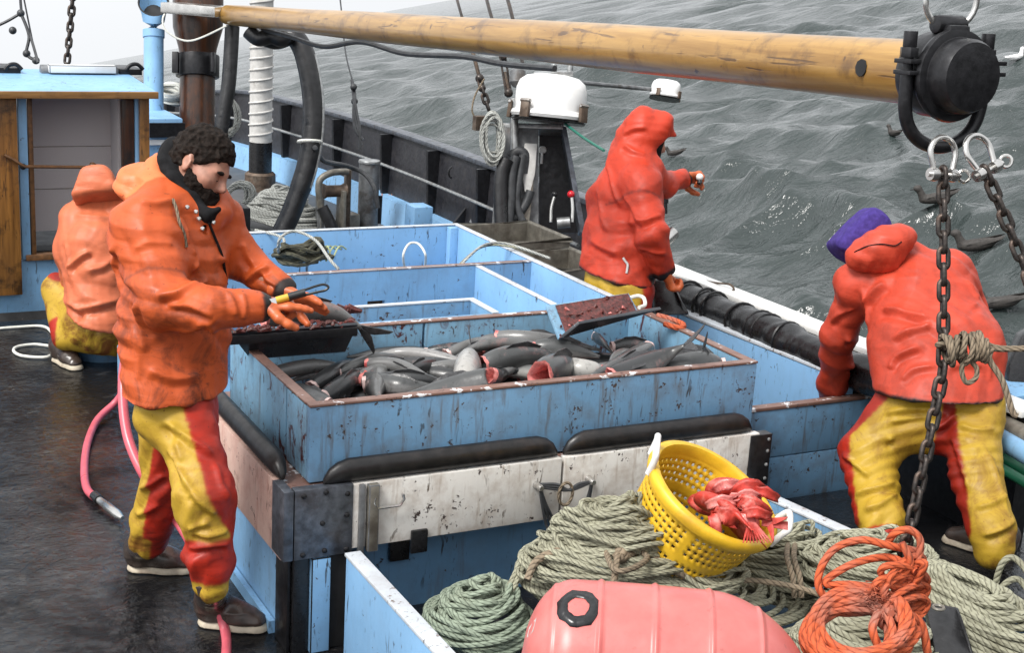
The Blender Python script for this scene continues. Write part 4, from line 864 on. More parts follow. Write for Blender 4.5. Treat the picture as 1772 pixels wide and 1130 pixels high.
q = P(645, 372, D=12.2); m = MB(); m.box((q[0]-.3, q[1]-.02, 0.005), (q[0]-.12, q[1]+.10, .20), 'dirty_steel'); tag(m.build('deck_bracket', bevel=.01), 'small steel bracket welded between the fairlead and the bollard', 'bracket')
m = MB(); q = P(925, 0, D=1); q = P(727, 387, D=12.4); m.tube(spline([q+V(-.06, 0, -.06), q+V(-.06, 0, 0), q+V(.0, 0, .01), q+V(.09, 0, 0), q+V(.09, 0, -.06)], 4), .018, 'galvanised', 8); tag(m.build('pad_eye'), 'small pale pad eye on the foredeck behind the bin corner', 'pad eye')
# coral clump with stick
m = MB(); c = P(672, 338, D=12.9); c[2] = .05
for k in range(46):
    a = random.uniform(0, 6.28); e = random.uniform(.1, 1.3); d = V(math.cos(a)*math.cos(e), math.sin(a)*math.cos(e)*.6, math.sin(e)); l = random.uniform(.10, .24)
    p = c+V(random.uniform(-.10, .10), random.uniform(-.05, .05), 0); m.tube(spline([p, p+d*l*.5+V(random.uniform(-.03, .03), 0, .0), p+d*l], 3), [.014, .013, .012, .011, .010, .008, .005], 'coral', 5)
tag(m.build('coral'), 'orange branching coral lying against the blue waterway', 'coral')
m = MB(); m.tube(spline([P(664, 344, D=12.9), P(695, 346, D=12.8), P(715, 335, D=12.75), P(735, 331, D=12.7), P(756, 333, D=12.65)], 5), [.022]*9+[.018]*12, 'coral', 7); tag(m.build('stick'), 'curved tan stick beside the orange coral', 'stick')
m = MB(); rr = random.Random(4)
for k in range(26):
    q = P(rr.uniform(665, 800), rr.uniform(352, 388), Z=.008); s = rr.uniform(.01, .03); m.tube([q, q+V(rr.uniform(-.06, .06), rr.uniform(-.05, .05), .004)], s*.5, 'scrap', 5)
o = m.build('scraps'); o['kind'] = 'stuff'; o['label'] = 'pink scraps scattered on the grey foredeck'; o['category'] = 'scraps'

# ---------------------------------------------------------------- coils of line on deck and rail
def hank(c, a, b, n, r, mat, jz=.05, seed=1, tilt=(0, 0, 0), h=.1, seg=6, per=36, jr=.12, wob=.06, dome=False):
    # one continuous rope laid in n loops: long axis a (vector), short axis b (vector)
    rg = random.Random(seed); a, b = V(a), V(b); up = nrm(np.cross(a, b)); up = up if up[2] >= 0 else -up; pts = []; ka, kb, kz, ks = 1, 1, 0, 0
    par = [(1-jr*2*rg.random(), 1-jr*2*rg.random(), h*(.15+.85*rg.random()), rg.uniform(-wob, wob), rg.uniform(-wob, wob), rg.uniform(-jz, jz), rg.uniform(0, 6.28)) for _ in range(n+1)]
    if dome: par = [(q0, q0*rg.uniform(.85, 1.1), h*max(.02, 1-(q0-.05)**2*1.05)+rg.uniform(-.02, .02), *o[3:]) for o in par for q0 in [1-.88*rg.random()**1.15]]
    for i in range(n*per):
        k = i/per; i0 = int(k); t = k-i0; t = t*t*(3-2*t); A, B2 = par[i0], par[i0+1]; q = [x+(y-x)*t for x, y in zip(A[:6], B2[:6])]; th = 2*math.pi*i/per
        pts.append(c + a*(q[0]*math.cos(th)+q[3]) + b*(q[1]*math.sin(th)+q[4]) + up*(q[2]*(1-.0*abs(math.cos(th))) + q[5]*math.sin(th*2+A[6])*.6))
    m = MB(); m.tube(pts, r, mat, seg); return m
q = P(480, 378, D=12.1); q[2] = .05; m = hank(q+V(.02, 0, .0), RT*.36*V(1, 1, .0)+V(0, 0, -.02), nrm(FW*V(1, 1, 0))*.33, 42, .015, 'rope_coil_far', .03, 3, h=.34, seg=5, per=26, dome=True); tag(m.build('line_pile'), 'large grey pile of coiled line on the foredeck behind the bearded fisherman', 'line pile')
q = P(415, 340, D=12.6); q[2] = .2; m = hank(q, RT*.14+V(0, 0, .02), V(.02, .03, .14), 16, .013, 'rope_coil_far', .02, 4, h=.08, seg=5, per=22, jr=.25); tag(m.build('line_coil'), 'small round grey line coil left of the large pile', 'coil')
q = P(398, 205, D=12.4); m = hank(q, RT*.10, DN*.17, 14, .012, 'rope_coil_far', .02, 5, h=.1, seg=5, per=22, jr=.2); tag(m.build('line_coil'), 'grey line coil hung just right of the mast', 'coil')
q = P(298, 180, D=11.9); m = hank(q, RT*.12, V(0, .14, .05), 12, .013, 'white_line', .02, 6, h=.16, seg=5, per=22, jr=.2); tag(m.build('line_coil'), 'white line coil on the blue trunk left of the mast', 'coil')
m = MB(); a = P(405, 372, D=11.4); m.box((a[0]-.05, a[1], 0), (a[0]+.14, a[1]+.3, P(410, 360, Y=a[1])[2]), 'black_metal'); tag(m.build('winch_base', bevel=.02), 'black steel winch base behind the bearded fisherman', 'winch')

# ---------------------------------------------------------------- hydraulic hauler stand with levers
HD = 9.0
hs_ = thing('hauler_stand', 'grey steel hauler stand with a dark hollow side and control levers', 'stand', P(940, 390, D=HD)*V(1, 1, 0))
f3 = lambda px, py, d=0: P(px, py, D=HD+d)
m = MB(); m.slab([f3(864, 218), f3(932, 220), f3(932, 402), f3(850, 405)], FW*.05, 'grey_metal'); m.build('front_plate', hs_, .006)
m = MB(); m.slab([f3(933, 217, .3), f3(972, 220, .3), f3(1012, 402, .3), f3(933, 405, .3)], FW*.03, 'black_metal'); m.build('back_plate', hs_)
m = MB(); m.slab([f3(972, 217, .0), f3(980, 219, .0), f3(1014, 402, .0), f3(1004, 402, .0)], FW*.32, 'steel_plate'); m.slab([f3(866, 212), f3(975, 214), f3(976, 224), f3(866, 222)], FW*.33, 'galvanised'); m.build('flange', hs_, .004)
m = MB(); m.tube([f3(889, 404, -.04), f3(890, 170, -.04)], .026, 'galvanised', 12); m.build('pipe', hs_)
m = MB(); m.lathe([(.03, 0), (.055, .03), (.05, .10), (.02, .13)], f3(896, 150, 0), -DN, 'grey_metal', 14); m.build('pipe_cap', hs_)
m = MB(); m.slab([f3(908, 247, -.06), f3(930, 248, -.06), f3(926, 300, -.06), f3(918, 332, -.06), f3(908, 332, -.06), f3(902, 290, -.06)], FW*.05, 'spiral_white'); m.build('guard_plate', hs_, .008)
m = MB(); m.slab([f3(918, 333, -.055), f3(924, 300, -.055), f3(922, 330, -.05), f3(915, 390, -.05), f3(902, 390, -.05)], FW*.03, 'dirty_steel'); m.build('lower_plate', hs_)
for x0, x1, mt, nm in ((958, 963, 'black_metal', 'knob'), (990, 988, 'red_knob', 'knob')):
    lv = None; m = MB(); m.tube(spline([f3(x0-5 if x0 < 970 else x0, 384, -.02), f3(x0-4 if x0 < 970 else x0+1, 360, -.02), f3(x0+2 if x0 < 970 else x0-1, 338, -.02)], 4), .011, 'stainless', 8); lv = m.build('lever', hs_); m = MB(); m.ball(f3(x0+2 if x0 < 970 else 988, 336, -.02), .019 if x0 < 970 else .024, mt, 12); m.build('knob', lv)
m = MB(); m.cyl(f3(964, 386, -.02), f3(986, 384, -.02), .035, 'galvanised', 16); m.build('valve', hs_)
m = MB(); m.lathe([(.026, 0), (.022, .01), (.01, .014)], f3(939, 259, .2), -FW, 'white_plastic', 14); m.tube([f3(938, 264, .19), f3(937, 283, .19)], .008, 'white_plastic', 6); m.build('pull_handle', hs_)
hh = [((877, 275), (868, 300), (866, 340), (868, 392)), ((893, 270), (886, 300), (884, 345), (880, 388)), ((905, 268), (900, 300), (894, 350), (905, 385)), ((918, 330), (910, 352), (893, 375), (875, 388)), ((884, 272), (895, 262), (908, 268), (905, 300))]
for i, h_ in enumerate(hh):
    m = MB(); m.tube(spline([f3(*q, -.12+.02*i) for q in h_], 6), (.045, .03, .025, .028, .035)[i], 'hose_dark' if i != 0 else 'tarp', 10)
    tag(m.build('hydraulic_hose'), ['thick black hose, leftmost on the hauler stand', 'slim dark hose second from left on the hauler stand', 'dark hose beside the pale guard plate on the hauler stand', 'ribbed hose curling from the guard plate to the deck', 'bent hose elbow at the top of the hose cluster'][i], 'hose', 'hoses on the hauler stand')
q = f3(850, 240, -.1); m = hank(q, RT*.075+FW*.02, DN*.17, 16, .0085, 'rope_coil_far', .02, 8, h=.08, seg=5, per=24, jr=.22, wob=.12); tag(m.build('wire_coil'), 'coil of grey wire hung on the hauler stand', 'coil')
m = MB(); m.tube([f3(858, 198), f3(862, 218)], .016, 'grey_metal', 8); m.box(tuple(f3(823, 226, 0)), tuple(f3(823, 226, 0)+V(.08, .05, .09)), 'rust_steel'); tag(m.build('wire_hook'), 'small rusty bracket left of the hung wire coil', 'bracket')
# big lamp housing
def lamp(px, py, D, s, axis, label, clips):
    t = thing('lamp_housing', label, 'lamp', P(px, py, D=D)); o = P(px, py, D=D)
    pr = [(.20, -.012), (.236, -.008), (.246, .01), (.240, .03), (.220, .04), (.226, .10), (.224, .17), (.208, .215), (.17, .245), (.10, .262), (.02, .268)]
    m = MB(); d, sd, u = frame(axis, FW)
    rings = []
    for r, h in pr:
        ring = []
        for k in range(40):
            a = 2*math.pi*k/40; c_, s_ = math.cos(a), math.sin(a); e = (abs(c_)**3.2+abs(s_)**3.2)**(-1/3.2); ring.append(o + s*(d*h + r*.98*e*(c_*sd+s_*u)))
        rings.append(ring)
    m.loft(rings, 'lamp_white'); m.build('dome', t, smooth=35)
    m = MB(); m.loft([[o + (q-o)*.97 - d*.022*s for q in rings[1]], [o+(q-o)*1.0-d*.014*s for q in rings[1]]], 'black_rubber'); m.build('gasket', t)
    for a in clips:
        c_, s_ = math.cos(a), math.sin(a); e = (abs(c_)**3.2+abs(s_)**3.2)**(-1/3.2); rd_ = c_*sd+s_*u; tg = np.cross(d, rd_); p = o + s*(.238*e*rd_)
        m = MB(); m.beam(p-d*.02*s+rd_*.012*s, p+d*.085*s+rd_*.006*s, .06*s, .022*s, 'rust_steel', rd_); m.cyl(p+d*.08*s-tg*.035*s+rd_*.01*s, p+d*.08*s+tg*.035*s+rd_*.01*s, .012*s, 'stainless', 8); m.build('latch', t, .003)
    return t, o, d
lx = nrm(-DN+RT*.10-FW*.10)
lt, lo, ld = lamp(950, 203, 8.9, 1.0, lx, 'large white plastic lamp housing with black latches under the boom', (1.25, 2.35, 3.9, 5.3, .2))
m = MB(); m.beam(lo+ld*.265-RT*.12, lo+ld*.275+RT*.12, .10, .03, 'galvanised'); m.cyl(lo+ld*.27, lo+ld*.33, .02, 'galvanised', 10); m.cyl(lo+ld*.27+RT*.1, lo+ld*.33+RT*.1, .02, 'galvanised', 10); m.build('hanger', lt, .004)
lt2, lo2, ld2 = lamp(1150, 168, 9.6, .44, nrm(-DN+RT*.15), 'small white lamp housing at the end of a thin arm over the water', (1.3, 2.6, 3.9, 5.2))
m = MB(); m.lathe([(.05, 0), (.04, -.05), (.03, -.06)], lo2-ld2*.01, -ld2, 'grey_metal', 14); m.build('lens', lt2)
m = MB(); m.tube([P(1000, 142, D=9.0), P(1126, 154, D=9.6)], .014, 'grey_metal', 8); m.build('arm', lt2)
line('green_line', [P(978, 214, D=8.8), P(1010, 238, D=8.4), P(1045, 260, D=7.7)], .008, 'green_line', 'thin green line from the hauler stand to the man in the red hood', 'line')

# stainless troughs beside the bins
def trough(x0, x1, y0, y1, z0, z1, label):
    t = thing('trough', label, 'trough', ((x0+x1)/2, (y0+y1)/2, z0)); w = .012; m = MB()
    m.box((x0, y0, z0), (x1, y0+w, z1), 'dirty_steel'); m.box((x0, y1-w, z0), (x1, y1, z1), 'dirty_steel'); m.box((x0, y0+w+.001, z0), (x0+w, y1-w-.001, z1), 'dirty_steel'); m.box((x1-w, y0+w+.001, z0), (x1, y1-w-.001, z1), 'dirty_steel'); m.box((x0+w+.001, y0+w+.001, z0), (x1-w-.001, y1-w-.001, z0+.01), 'dirty_steel'); m.build('basin', t)
    m = MB(); m.tube([(x0, y0, z1), (x1, y0, z1), (x1, y1, z1), (x0, y1, z1)], .016, 'dirty_steel', 10, closed=True); m.build('rim', t, smooth=60)
a = P(985, 386, D=8.1); b_ = P(825, 404, D=7.75)
trough(3.56, a[0]+.05, 6.98, 7.5, .55, .87, 'shallow weathered steel trough beside the blue bins, farther one')
trough(3.66, a[0]+.02, 6.45, 6.93, .50, .83, 'deeper brownish steel trough beside the blue bins, nearer one')
# ---------------------------------------------------------------- fish
def fish_mat(name, back, belly, blotch=(.02, .02, .02), tint=(.3, .16, .15)):
    m = NT(name); uv = m.n('ShaderNodeUVMap', uv_map='uv').outputs[0]; s = m.n('ShaderNodeSeparateXYZ', {0: uv}); v = m.coord()
    n = m.noise(v, 13, 6, .65); b = m.math('ADD', m.math('ABSOLUTE', m.math('SUBTRACT', s.outputs[1], .5)), m.math('MULTIPLY', m.math('SUBTRACT', n, .5), .22))
    c = m.mix(m.ramp(b, .10, .26), belly, back); c = m.mix(m.math('MULTIPLY', m.ramp(m.noise(v, 30, 5, .7), .55, .68), .6), c, blotch)
    c = m.mix(m.math('MULTIPLY', m.ramp(m.noise(v, 8, 5, .7), .60, .68), .45), c, tint)
    m.set('Base Color', c); m.set('Roughness', m.ramp(n, .3, .7, .24, .42)); m.set('Coat Weight', .18); m.set('Coat Roughness', .1); m.bump(m.noise(v, 130, 3), .0012, .4, None); MATS[name] = m.m
fish_mat('fish_dark', (.024, .025, .026), (.10, .10, .098)); fish_mat('fish_grey', (.055, .057, .057), (.22, .215, .21)); fish_mat('fish_pale', (.12, .12, .118), (.33, .32, .30))
PROF = [(0, .80), (.05, .92), (.14, .99), (.28, 1.0), (.45, .93), (.6, .78), (.74, .56), (.86, .34), (.95, .21), (1., .17)]
def fish(label, pts, wd, mat='fish_grey', roll=0., cut=True, tail=True, group=None, name='fish', flat=.8, fin=True, head_r=None, cutmat='flesh', tail_len=.30, finmat='fin_grey', cutdepth=.05):
    sp = np.array(spline(pts, 8)); n = 26; L = np.concatenate([[0], np.cumsum(np.linalg.norm(np.diff(sp, axis=0), axis=1))]); tot = L[-1]
    c = np.array([[np.interp(i/(n-1)*tot, L, sp[:, k]) for k in range(3)] for i in range(n)])
    pr = PROF if cut else [(0, .12), (.03, .38), (.10, .68), (.2, .92)] + PROF[3:]
    rings = []; m = MB()
    for i in range(n):
        d = nrm(c[min(i+1, n-1)]-c[max(i-1, 0)]); sd = nrm(np.cross(d, (0, 0, 1))); up = np.cross(sd, d); Dv = up*math.cos(roll)+sd*math.sin(roll); S = np.cross(d, Dv)
        r = wd/2*np.interp(i/(n-1), [a for a, b in pr], [b for a, b in pr]); rings.append([c[i]+r*(math.cos(a)*Dv + flat*math.sin(a)*S) for a in np.linspace(0, 2*math.pi, 18, endpoint=False)])
        if i == 0: d0 = d
        if i == n-1: dt, Dt, St = d, Dv, S
        if i == int(n*.42): df, Df, Sf, cf, rf = d, Dv, S, c[i], r
    m.loft(rings, mat, (not cut, True)); o = m.build(name, None, smooth=180); tag(o, label, 'fish', group)
    if cut:
        r0 = np.array(rings[0]); cc = r0.mean(0); rr = np.random.default_rng(int(abs(cc[0]*1000)) % 999)
        j = 1+.10*rr.standard_normal((18, 1)); j2 = 1+.2*rr.standard_normal((18, 1))
        m = MB(); m.loft([list(cc+(r0-cc)*1.02+d0*.006), list(cc+(r0-cc)*.99*j-d0*.012), list(cc+(r0-cc)*.78*j-d0*.006), list(cc+(r0-cc)*.55*j2+d0*cutdepth*.5), list(cc+(r0-cc)*.25*j2+d0*cutdepth)], cutmat, (False, True)); m.build('cut_flesh', o, smooth=60)
    if tail:
        e = c[-1]; t = wd*tail_len*2.4; th = St*.004; h = wd*.22
        for sgn in (1, -1):
            q = [e-dt*.02+Dt*sgn*h*.1, e-dt*.01+Dt*sgn*h*.5, e+dt*t*.5+Dt*sgn*wd*.42, e+dt*t*1.05+Dt*sgn*wd*.68, e+dt*t*.98+Dt*sgn*wd*.50, e+dt*t*.55+Dt*sgn*wd*.08, e+dt*t*.4]
            m = MB(); m.slab([a+th*.5-th for a in q], th, finmat); m.build('tail_fin', o, .001)
    if fin:
        a = cf+Df*rf*.92; m = MB(); th = Sf*.004; m.slab([a-df*wd*.7, a-df*wd*.45+Df*wd*.16, a+df*wd*.2+Df*wd*.20, a+df*wd*.9-Df*rf*.1, a+df*wd*.8-Df*rf*.3], th, finmat); m.build('dorsal_fin', o, .001)
        a = np.array(rings[4])[5]; m = MB(); m.slab([a, a+df*wd*.55+Sf*wd*.10-Df*wd*.12, a+df*wd*.62+Sf*wd*.04-Df*wd*.02, a+df*wd*.12+Df*wd*.1], Sf*.004, finmat); m.build('side_fin', o, .001)
    return o
def Z_(*q): return [P(x, y, Z=z) for x, y, z in q]
rf = random.Random(11)
for k in range(16):
    x = rf.uniform(1.95, 3.2); y = rf.uniform(4.68, 5.25); a = rf.uniform(-.6, .6)+(math.pi if rf.random() < .5 else 0); l = rf.uniform(.22, .27)
    if not (1.72 < x-abs(math.cos(a))*l*1.3 and x+abs(math.cos(a))*l*1.3 < 3.44): x = 2.6
    y = min(5.27, max(4.70, y)); d = V(math.cos(a), math.sin(a)*.6, 0)*l; z = rf.uniform(.70, .735)
    fish('dark fish half buried at the bottom of the pile in the blue box', [(x-d[0], y-d[1], z), (x, y+rf.uniform(-.03, .03), z+.01), (x+d[0], y+d[1], z-.01)], rf.uniform(.10, .12), rf.choice(['fish_dark', 'fish_dark', 'fish_grey']), rf.uniform(-2, 2), group='fish heaped in the blue box', fin=False, tail=False)
UP_ = V(0, 0, 1); G = 'fish heaped in the blue box'
FL = [
 ('dark slender fish lying along the back wall under the left cutting tray', [(735, 612, .80), (660, 612, .80), (600, 618, .79)], .09, 'fish_dark', 1.2),
 ('long dark fish with a pale belly flap near the back wall', [(800, 634, .80), (740, 618, .81), (680, 614, .80), (610, 630, .78)], .105, 'fish_grey', 2.4),
 ('dark fish stretched across the middle left of the pile', [(792, 638, .80), (730, 630, .80), (672, 622, .79)], .10, 'fish_dark', 1.0),
 ('grey fish with a torn red front end, left of the pale upright fish', [(640, 632, .83), (690, 636, .84), (740, 658, .83), (795, 672, .80)], .105, 'fish_pale', .8),
 ('grey fish just below the one with the torn red front end', [(632, 656, .82), (690, 668, .83), (745, 674, .81), (800, 680, .79)], .095, 'fish_grey', -.6),
 ('dark fish wedged between the torn grey fish and the pale upright fish', [(790, 656, .79), (740, 648, .79), (696, 640, .79)], .10, 'fish_dark', .4),
 ('grey fish with an open pink cut end resting on the front rim', [(872, 668, .918), (850, 656, .905), (800, 668, .875), (740, 682, .85), (678, 690, .84)], .125, 'fish_grey', .6),
 ('stout dark fish seen from the tail end near the front left rim', [(655, 648, .78), (650, 680, .82), (662, 700, .82)], .15, 'fish_dark', 2.8),
 ('black fish leaning towards the cutting tray at the left, upper one', [(540, 672, .78), (575, 648, .80), (612, 622, .79)], .115, 'fish_dark', .7),
 ('black fish leaning towards the cutting tray at the left, lower one', [(562, 690, .79), (595, 668, .81), (632, 640, .80)], .12, 'fish_dark', .2),
 ('grey fish in the front left corner of the box', [(566, 700, .83), (530, 680, .83), (498, 662, .82)], .085, 'fish_grey', .9),
 ('arched dark fish curving behind the pale upright fish', [(930, 602, .83), (870, 594, .85), (820, 602, .84), (782, 622, .80)], .095, 'fish_dark', 2.0),
 ('thick grey fish with a pale pink collar in the middle of the pile', [(838, 636, .84), (880, 622, .86), (930, 618, .85), (985, 628, .82)], .155, 'fish_grey', .3),
 ('mottled grey fish with a red cut end lying at the back', [(862, 584, .84), (910, 586, .85), (970, 592, .84), (1040, 606, .81)], .09, 'fish_pale', -.4),
 ('grey fish with a pink edge just below the mottled one', [(926, 606, .85), (975, 604, .86), (1038, 618, .83)], .115, 'fish_grey', -.2),
 ('round pale grey fish beside the big open red cavity', [(1032, 652, .83), (1000, 644, .85), (960, 634, .83)], .16, 'fish_pale', 2.6),
 ('grey fish with fins lying diagonally right of centre', [(1120, 606, .86), (1070, 632, .87), (1030, 652, .86), (990, 672, .84)], .12, 'fish_grey', -.5),
 ('grey fish tucked under the right cutting tray', [(1062, 602, .82), (1100, 598, .83), (1140, 610, .81)], .09, 'fish_grey', .2),
 ('broad dark fish with a pale rim at the right end of the box', [(1262, 646, .85), (1205, 632, .87), (1150, 642, .85), (1115, 660, .82)], .15, 'fish_grey', .5),
 ('dark fish behind the broad one at the right end', [(1262, 632, .83), (1220, 618, .85), (1180, 616, .84)], .11, 'fish_dark', .4),
 ('small pale-bellied fish against the front rim at the right', [(1222, 652, .84), (1190, 648, .855), (1150, 656, .84)], .09, 'fish_pale', 2.0),
 ('small black fish standing up under the right cutting tray', [(1030, 582, .80), (1046, 596, .84), (1064, 616, .82)], .06, 'fish_dark', 0),
]
def inbox(ps, wd): return [V(min(max(p[0], X0+W_+wd*.5), X1-W_-wd*.5), min(max(p[1], Y0+W_+wd*.47), Y1-W_-wd*.4), p[2]) for p in ps]
for lb, pts, wd, mt, roll in FL:
    fish(lb, inbox(Z_(*pts), wd), wd*.80, mt, roll, group=G, tail='tail' in lb or 'fins' in lb, cutmat='flesh' if any(k in lb for k in ('red', 'pink')) else 'pale_edge')
for k in range(30):
    px, py = rf.choice([(560, 640), (600, 655), (690, 650), (720, 668), (760, 645), (800, 640), (870, 650), (900, 640), (960, 660), (1010, 620), (1060, 640), (1090, 655), (1150, 630), (1180, 645), (640, 640), (830, 600), (900, 600)]); c = P(px+rf.uniform(-20, 20), py+rf.uniform(-8, 8), Z=.80); a = rf.uniform(-.5, .9); l = rf.uniform(.16, .22); d = V(math.cos(a), math.sin(a), 0)*l*(1 if rf.random() < .5 else -1); z = rf.uniform(.775, .82); w_ = rf.uniform(.065, .085)
    fish('slim grey fish tucked between the larger fish of the pile', inbox([c*V(1, 1, 0)-d+UP_*(z-.01), c*V(1, 1, 0)+V(0, rf.uniform(-.03, .03), z+.015), c*V(1, 1, 0)+d+UP_*(z-.03)], w_), w_, rf.choice(['fish_grey', 'fish_dark', 'fish_pale']), rf.uniform(-1, 1.5), group=G, fin=rf.random() < .5, tail=rf.random() < .4, cutmat=rf.choice(['flesh', 'pale_edge', 'pale_edge']))
fish('pale grey fish lying upright across the middle of the pile', Z_((806, 676, .85), (809, 645, .88), (816, 606, .83)), .135, 'fish_pale', 2.9, group=G, cutmat='pale_edge', fin=False)
fish('dark fish with a forked tail raised over the right rim', Z_((1062, 655, .86), (1105, 640, .88), (1158, 612, .93), (1185, 598, .975)), .115, 'fish_dark', -.9, group=G, tail_len=.32)
fish('headless fish with a large open red cavity facing the camera', inbox(Z_((936, 652, .895), (968, 640, .87), (1005, 640, .82)), .14), .15, 'fish_grey', .2, group=G, cutdepth=.13, tail=False)
fish('small fish with a dark tail fin poking over the right side wall', Z_((1180, 625, .82), (1205, 618, .86), (1216, 606, .91)), .07, 'fish_dark', 0, group=G, tail_len=.5)

# ---------------------------------------------------------------- cutting trays
FH = nrm(FW*V(1, 1, 0))
def tray(N0, N1, label, wn, dn, wf, df, thick=.014):
    t = thing('cutting_tray', label, 'tray', (N0+N1)/2); V0 = N0+FH*wn-V(0, 0, dn); V1 = N1+FH*wn-V(0, 0, dn)-nrm(N1-N0)*.06; V0 = V0+nrm(N1-N0)*.06; F0 = V0+FH*wf+V(0, 0, df); F1 = V1+FH*wf+V(0, 0, df)
    nn = nrm(np.cross(N1-N0, V0-N0)); nn = nn if np.dot(nn, FH) > 0 else -nn
    m = MB(); m.slab([N0, N1, V1, V0], nn*thick, 'tray_paint'); m.build('near_board', t, .002)
    nf = nrm(np.cross(V1-V0, F0-V0)); nf = nf if np.dot(nf, FH) > 0 else -nf
    o = nrm(N1-N0)*.003; m = MB(); m.slab([V0+FH*.016, V1+FH*.016, F1, F0], nf*thick, 'blue_blood'); m.build('far_board', t, .002)
    m = MB(); m.slab([V0+FH*.016-nf*.004+o, V1+FH*.016-nf*.004-o, F1-nf*.004-o-V(0, 0, .008), F0-nf*.004+o-V(0, 0, .008)], nf*.003, 'tray_gore'); m.build('gore_layer', t)
    return t, V0, V1, F0, F1
N0, N1 = P(398, 577, Z=1.0), P(619, 562, Z=1.0)
t, V0, V1, F0, F1 = tray(N0, N1, 'black v shaped cutting tray smeared with gore in front of the bearded fisherman', .10, .135, .16, .125)
m = MB(); rr = random.Random(3); d = nrm(N1-N0)
for k in range(60):
    s = rr.random(); p = N0+(N1-N0)*s+FH*rr.uniform(.0, .05)+V(0, 0, rr.uniform(-.008, .006)); q = p+V(rr.uniform(-.05, .05), rr.uniform(-.02, .02), rr.uniform(-.004, .01)); m.tube([p, (p+q)/2+V(0, 0, .006), q], [.006, .010, .004], 'tray_gore', 5)
m.build('gore_edge', t)['kind'] = 'stuff'
m = MB(); m.beam(N0+V(0, 0, -.026)-FH*.006, N1+V(0, 0, -.026)-FH*.006, .012, .036, 'black_metal'); m.build('lip', t, .004)
fl = fish('grey fish being filleted on the left cutting tray, its tail sticking out', [P(455, 566, Z=1.0)+FH*.06+V(0,0,.03), P(520, 556, Z=1.01)+FH*.07+V(0,0,.03), P(580, 560, Z=1.0)+FH*.07+V(0,0,.02), P(622, 576, Z=.965)+FH*.07], .12, 'fish_pale', .5, tail_len=.36, cut=True)
m = MB()
for k in range(14):
    p = F0+(F1-F0)*(.45+.55*k/14)+V(0, 0, .0); m.tube([p, p+V(rr.uniform(-.02, .04), 0, rr.uniform(.0, .02)), p+d*.06], [.012, .02, .008], 'tray_gore', 6)
m.build('gore_heap', t)['kind'] = 'stuff'
def quad_tray():
    A = P(968, 584, Z=.925); B2 = P(1082, 558, Z=.925); Nt0 = P(1000, 556, Z=1.0); Nt1 = P(1142, 531, Z=1.0); Ft0 = P(946, 528, Z=1.02); Ft1 = P(1088, 507, Z=1.02); B3 = P(1104, 538, Z=.95)
    t = thing('cutting_tray', 'tilted blue cutting tray with brown gore lying across the right back corner', 'tray', A)
    n1 = nrm(np.cross(B3-A, Ft0-A)); n1 = n1 if np.dot(n1, FW) > 0 else -n1
    m = MB(); m.slab([A, B3, Ft1, Ft0], n1*.016, 'blue_blood'); m.build('far_board', t, .003)
    s = lambda a, b, k: a+(b-a)*k
    m = MB(); m.slab([s(A, B3, .08)-n1*.004, s(A, B3, .97)-n1*.004, s(Ft1, Ft0, .02)-n1*.004-(Ft1-B3)*.05, s(Ft0, Ft1, .09)-n1*.004-(Ft0-A)*.06], n1*.003, 'tray_gore'); m.build('gore_layer', t)
    m = MB(); q = [A-n1*.01, A-n1*.01+(B3-A)*.98, Nt1, Nt0]; nn = nrm(np.cross(q[1]-q[0], q[3]-q[0])); nn = nn if np.dot(nn, FW) < 0 else -nn; m.slab(q, nn*.014, 'tray_paint'); m.build('near_board', t, .003)
    m = MB()
    for k in range(40):
        a, b = rr.random(), rr.random()**2; p = s(s(A, B3, a), s(Ft0, Ft1, a), b)-n1*.008; m.tube([p, p+V(rr.uniform(-.02, .02), 0, rr.uniform(-.01, .01)), p+V(rr.uniform(-.03, .03), 0, rr.uniform(-.02, .01))], [.004, .007, .003], 'flesh' if k % 4 == 0 else 'tray_gore', 5)
    m.build('gore_bits', t)['kind'] = 'stuff'
quad_tray()
m = MB(); m.tube(spline([P(1088, 516, Z=.93), P(1104, 512, Z=.95), P(1114, 516, Z=.95), P(1116, 528, Z=.93), P(1106, 532, Z=.93)], 5), .009, 'white_line', 8); tag(m.build('wire_bail'), 'pale wire bail behind the right cutting tray', 'bail')
m = MB(); m.tube(spline([P(1138, 546, Z=.91), P(1160, 552, Z=.91), P(1180, 560, Z=.91), P(1182, 566, Z=.91), P(1172, 567, Z=.91), P(1150, 561, Z=.91)], 6), .013, 'rope_orange', 8); tag(m.build('rope_becket'), 'orange rope becket on the box corner by the right cutting tray', 'becket')

# things lying in and on the bins
m = hank(P(520, 452, Z=.80), RT*.16+V(0, 0, .0), FH*.12, 14, .011, 'weed', .06, 21, h=.09, seg=5, per=18, jr=.3, wob=.2); tag(m.build('weed_heap'), 'dark tangled heap of weed and line in the far left bin', 'weed')
m = MB(); c = P(545, 452, Z=.80)
for k in range(7):
    for s in (-1, 1):
        m.tube(spline([c+RT*(-.09+.03*k)+V(0, 0, .0), c+RT*(-.09+.03*k+s*.03)+FH*.05+V(0, 0, .07), c+RT*(-.09+.03*k+s*.06)+FH*.12+V(0, 0, .04)], 4), .0045, 'net_green', 5)
tag(m.build('net'), 'pale green netting beside the dark weed heap', 'net')
line('white_hose', [P(442, 398, Z=.89), P(490, 412, Z=.90), P(482, 436, Z=.86), P(485, 412, Z=.95), P(510, 400, Z=.97), P(545, 415, Z=.95), P(570, 448, Z=.92), P(586, 466, Z=.88)], .008, 'rope_coil_far', 'pale bent hose arching over the weed heap', 'hose', 8)
line('wire_hoop', [P(700, 462, Z=.80), P(698, 440, Z=.88), P(708, 422, Z=.92), P(724, 422, Z=.92), P(736, 440, Z=.88), P(736, 460, Z=.80)], .0065, 'white_line', 'pale wire hoop standing in the far bin', 'hoop', 8)
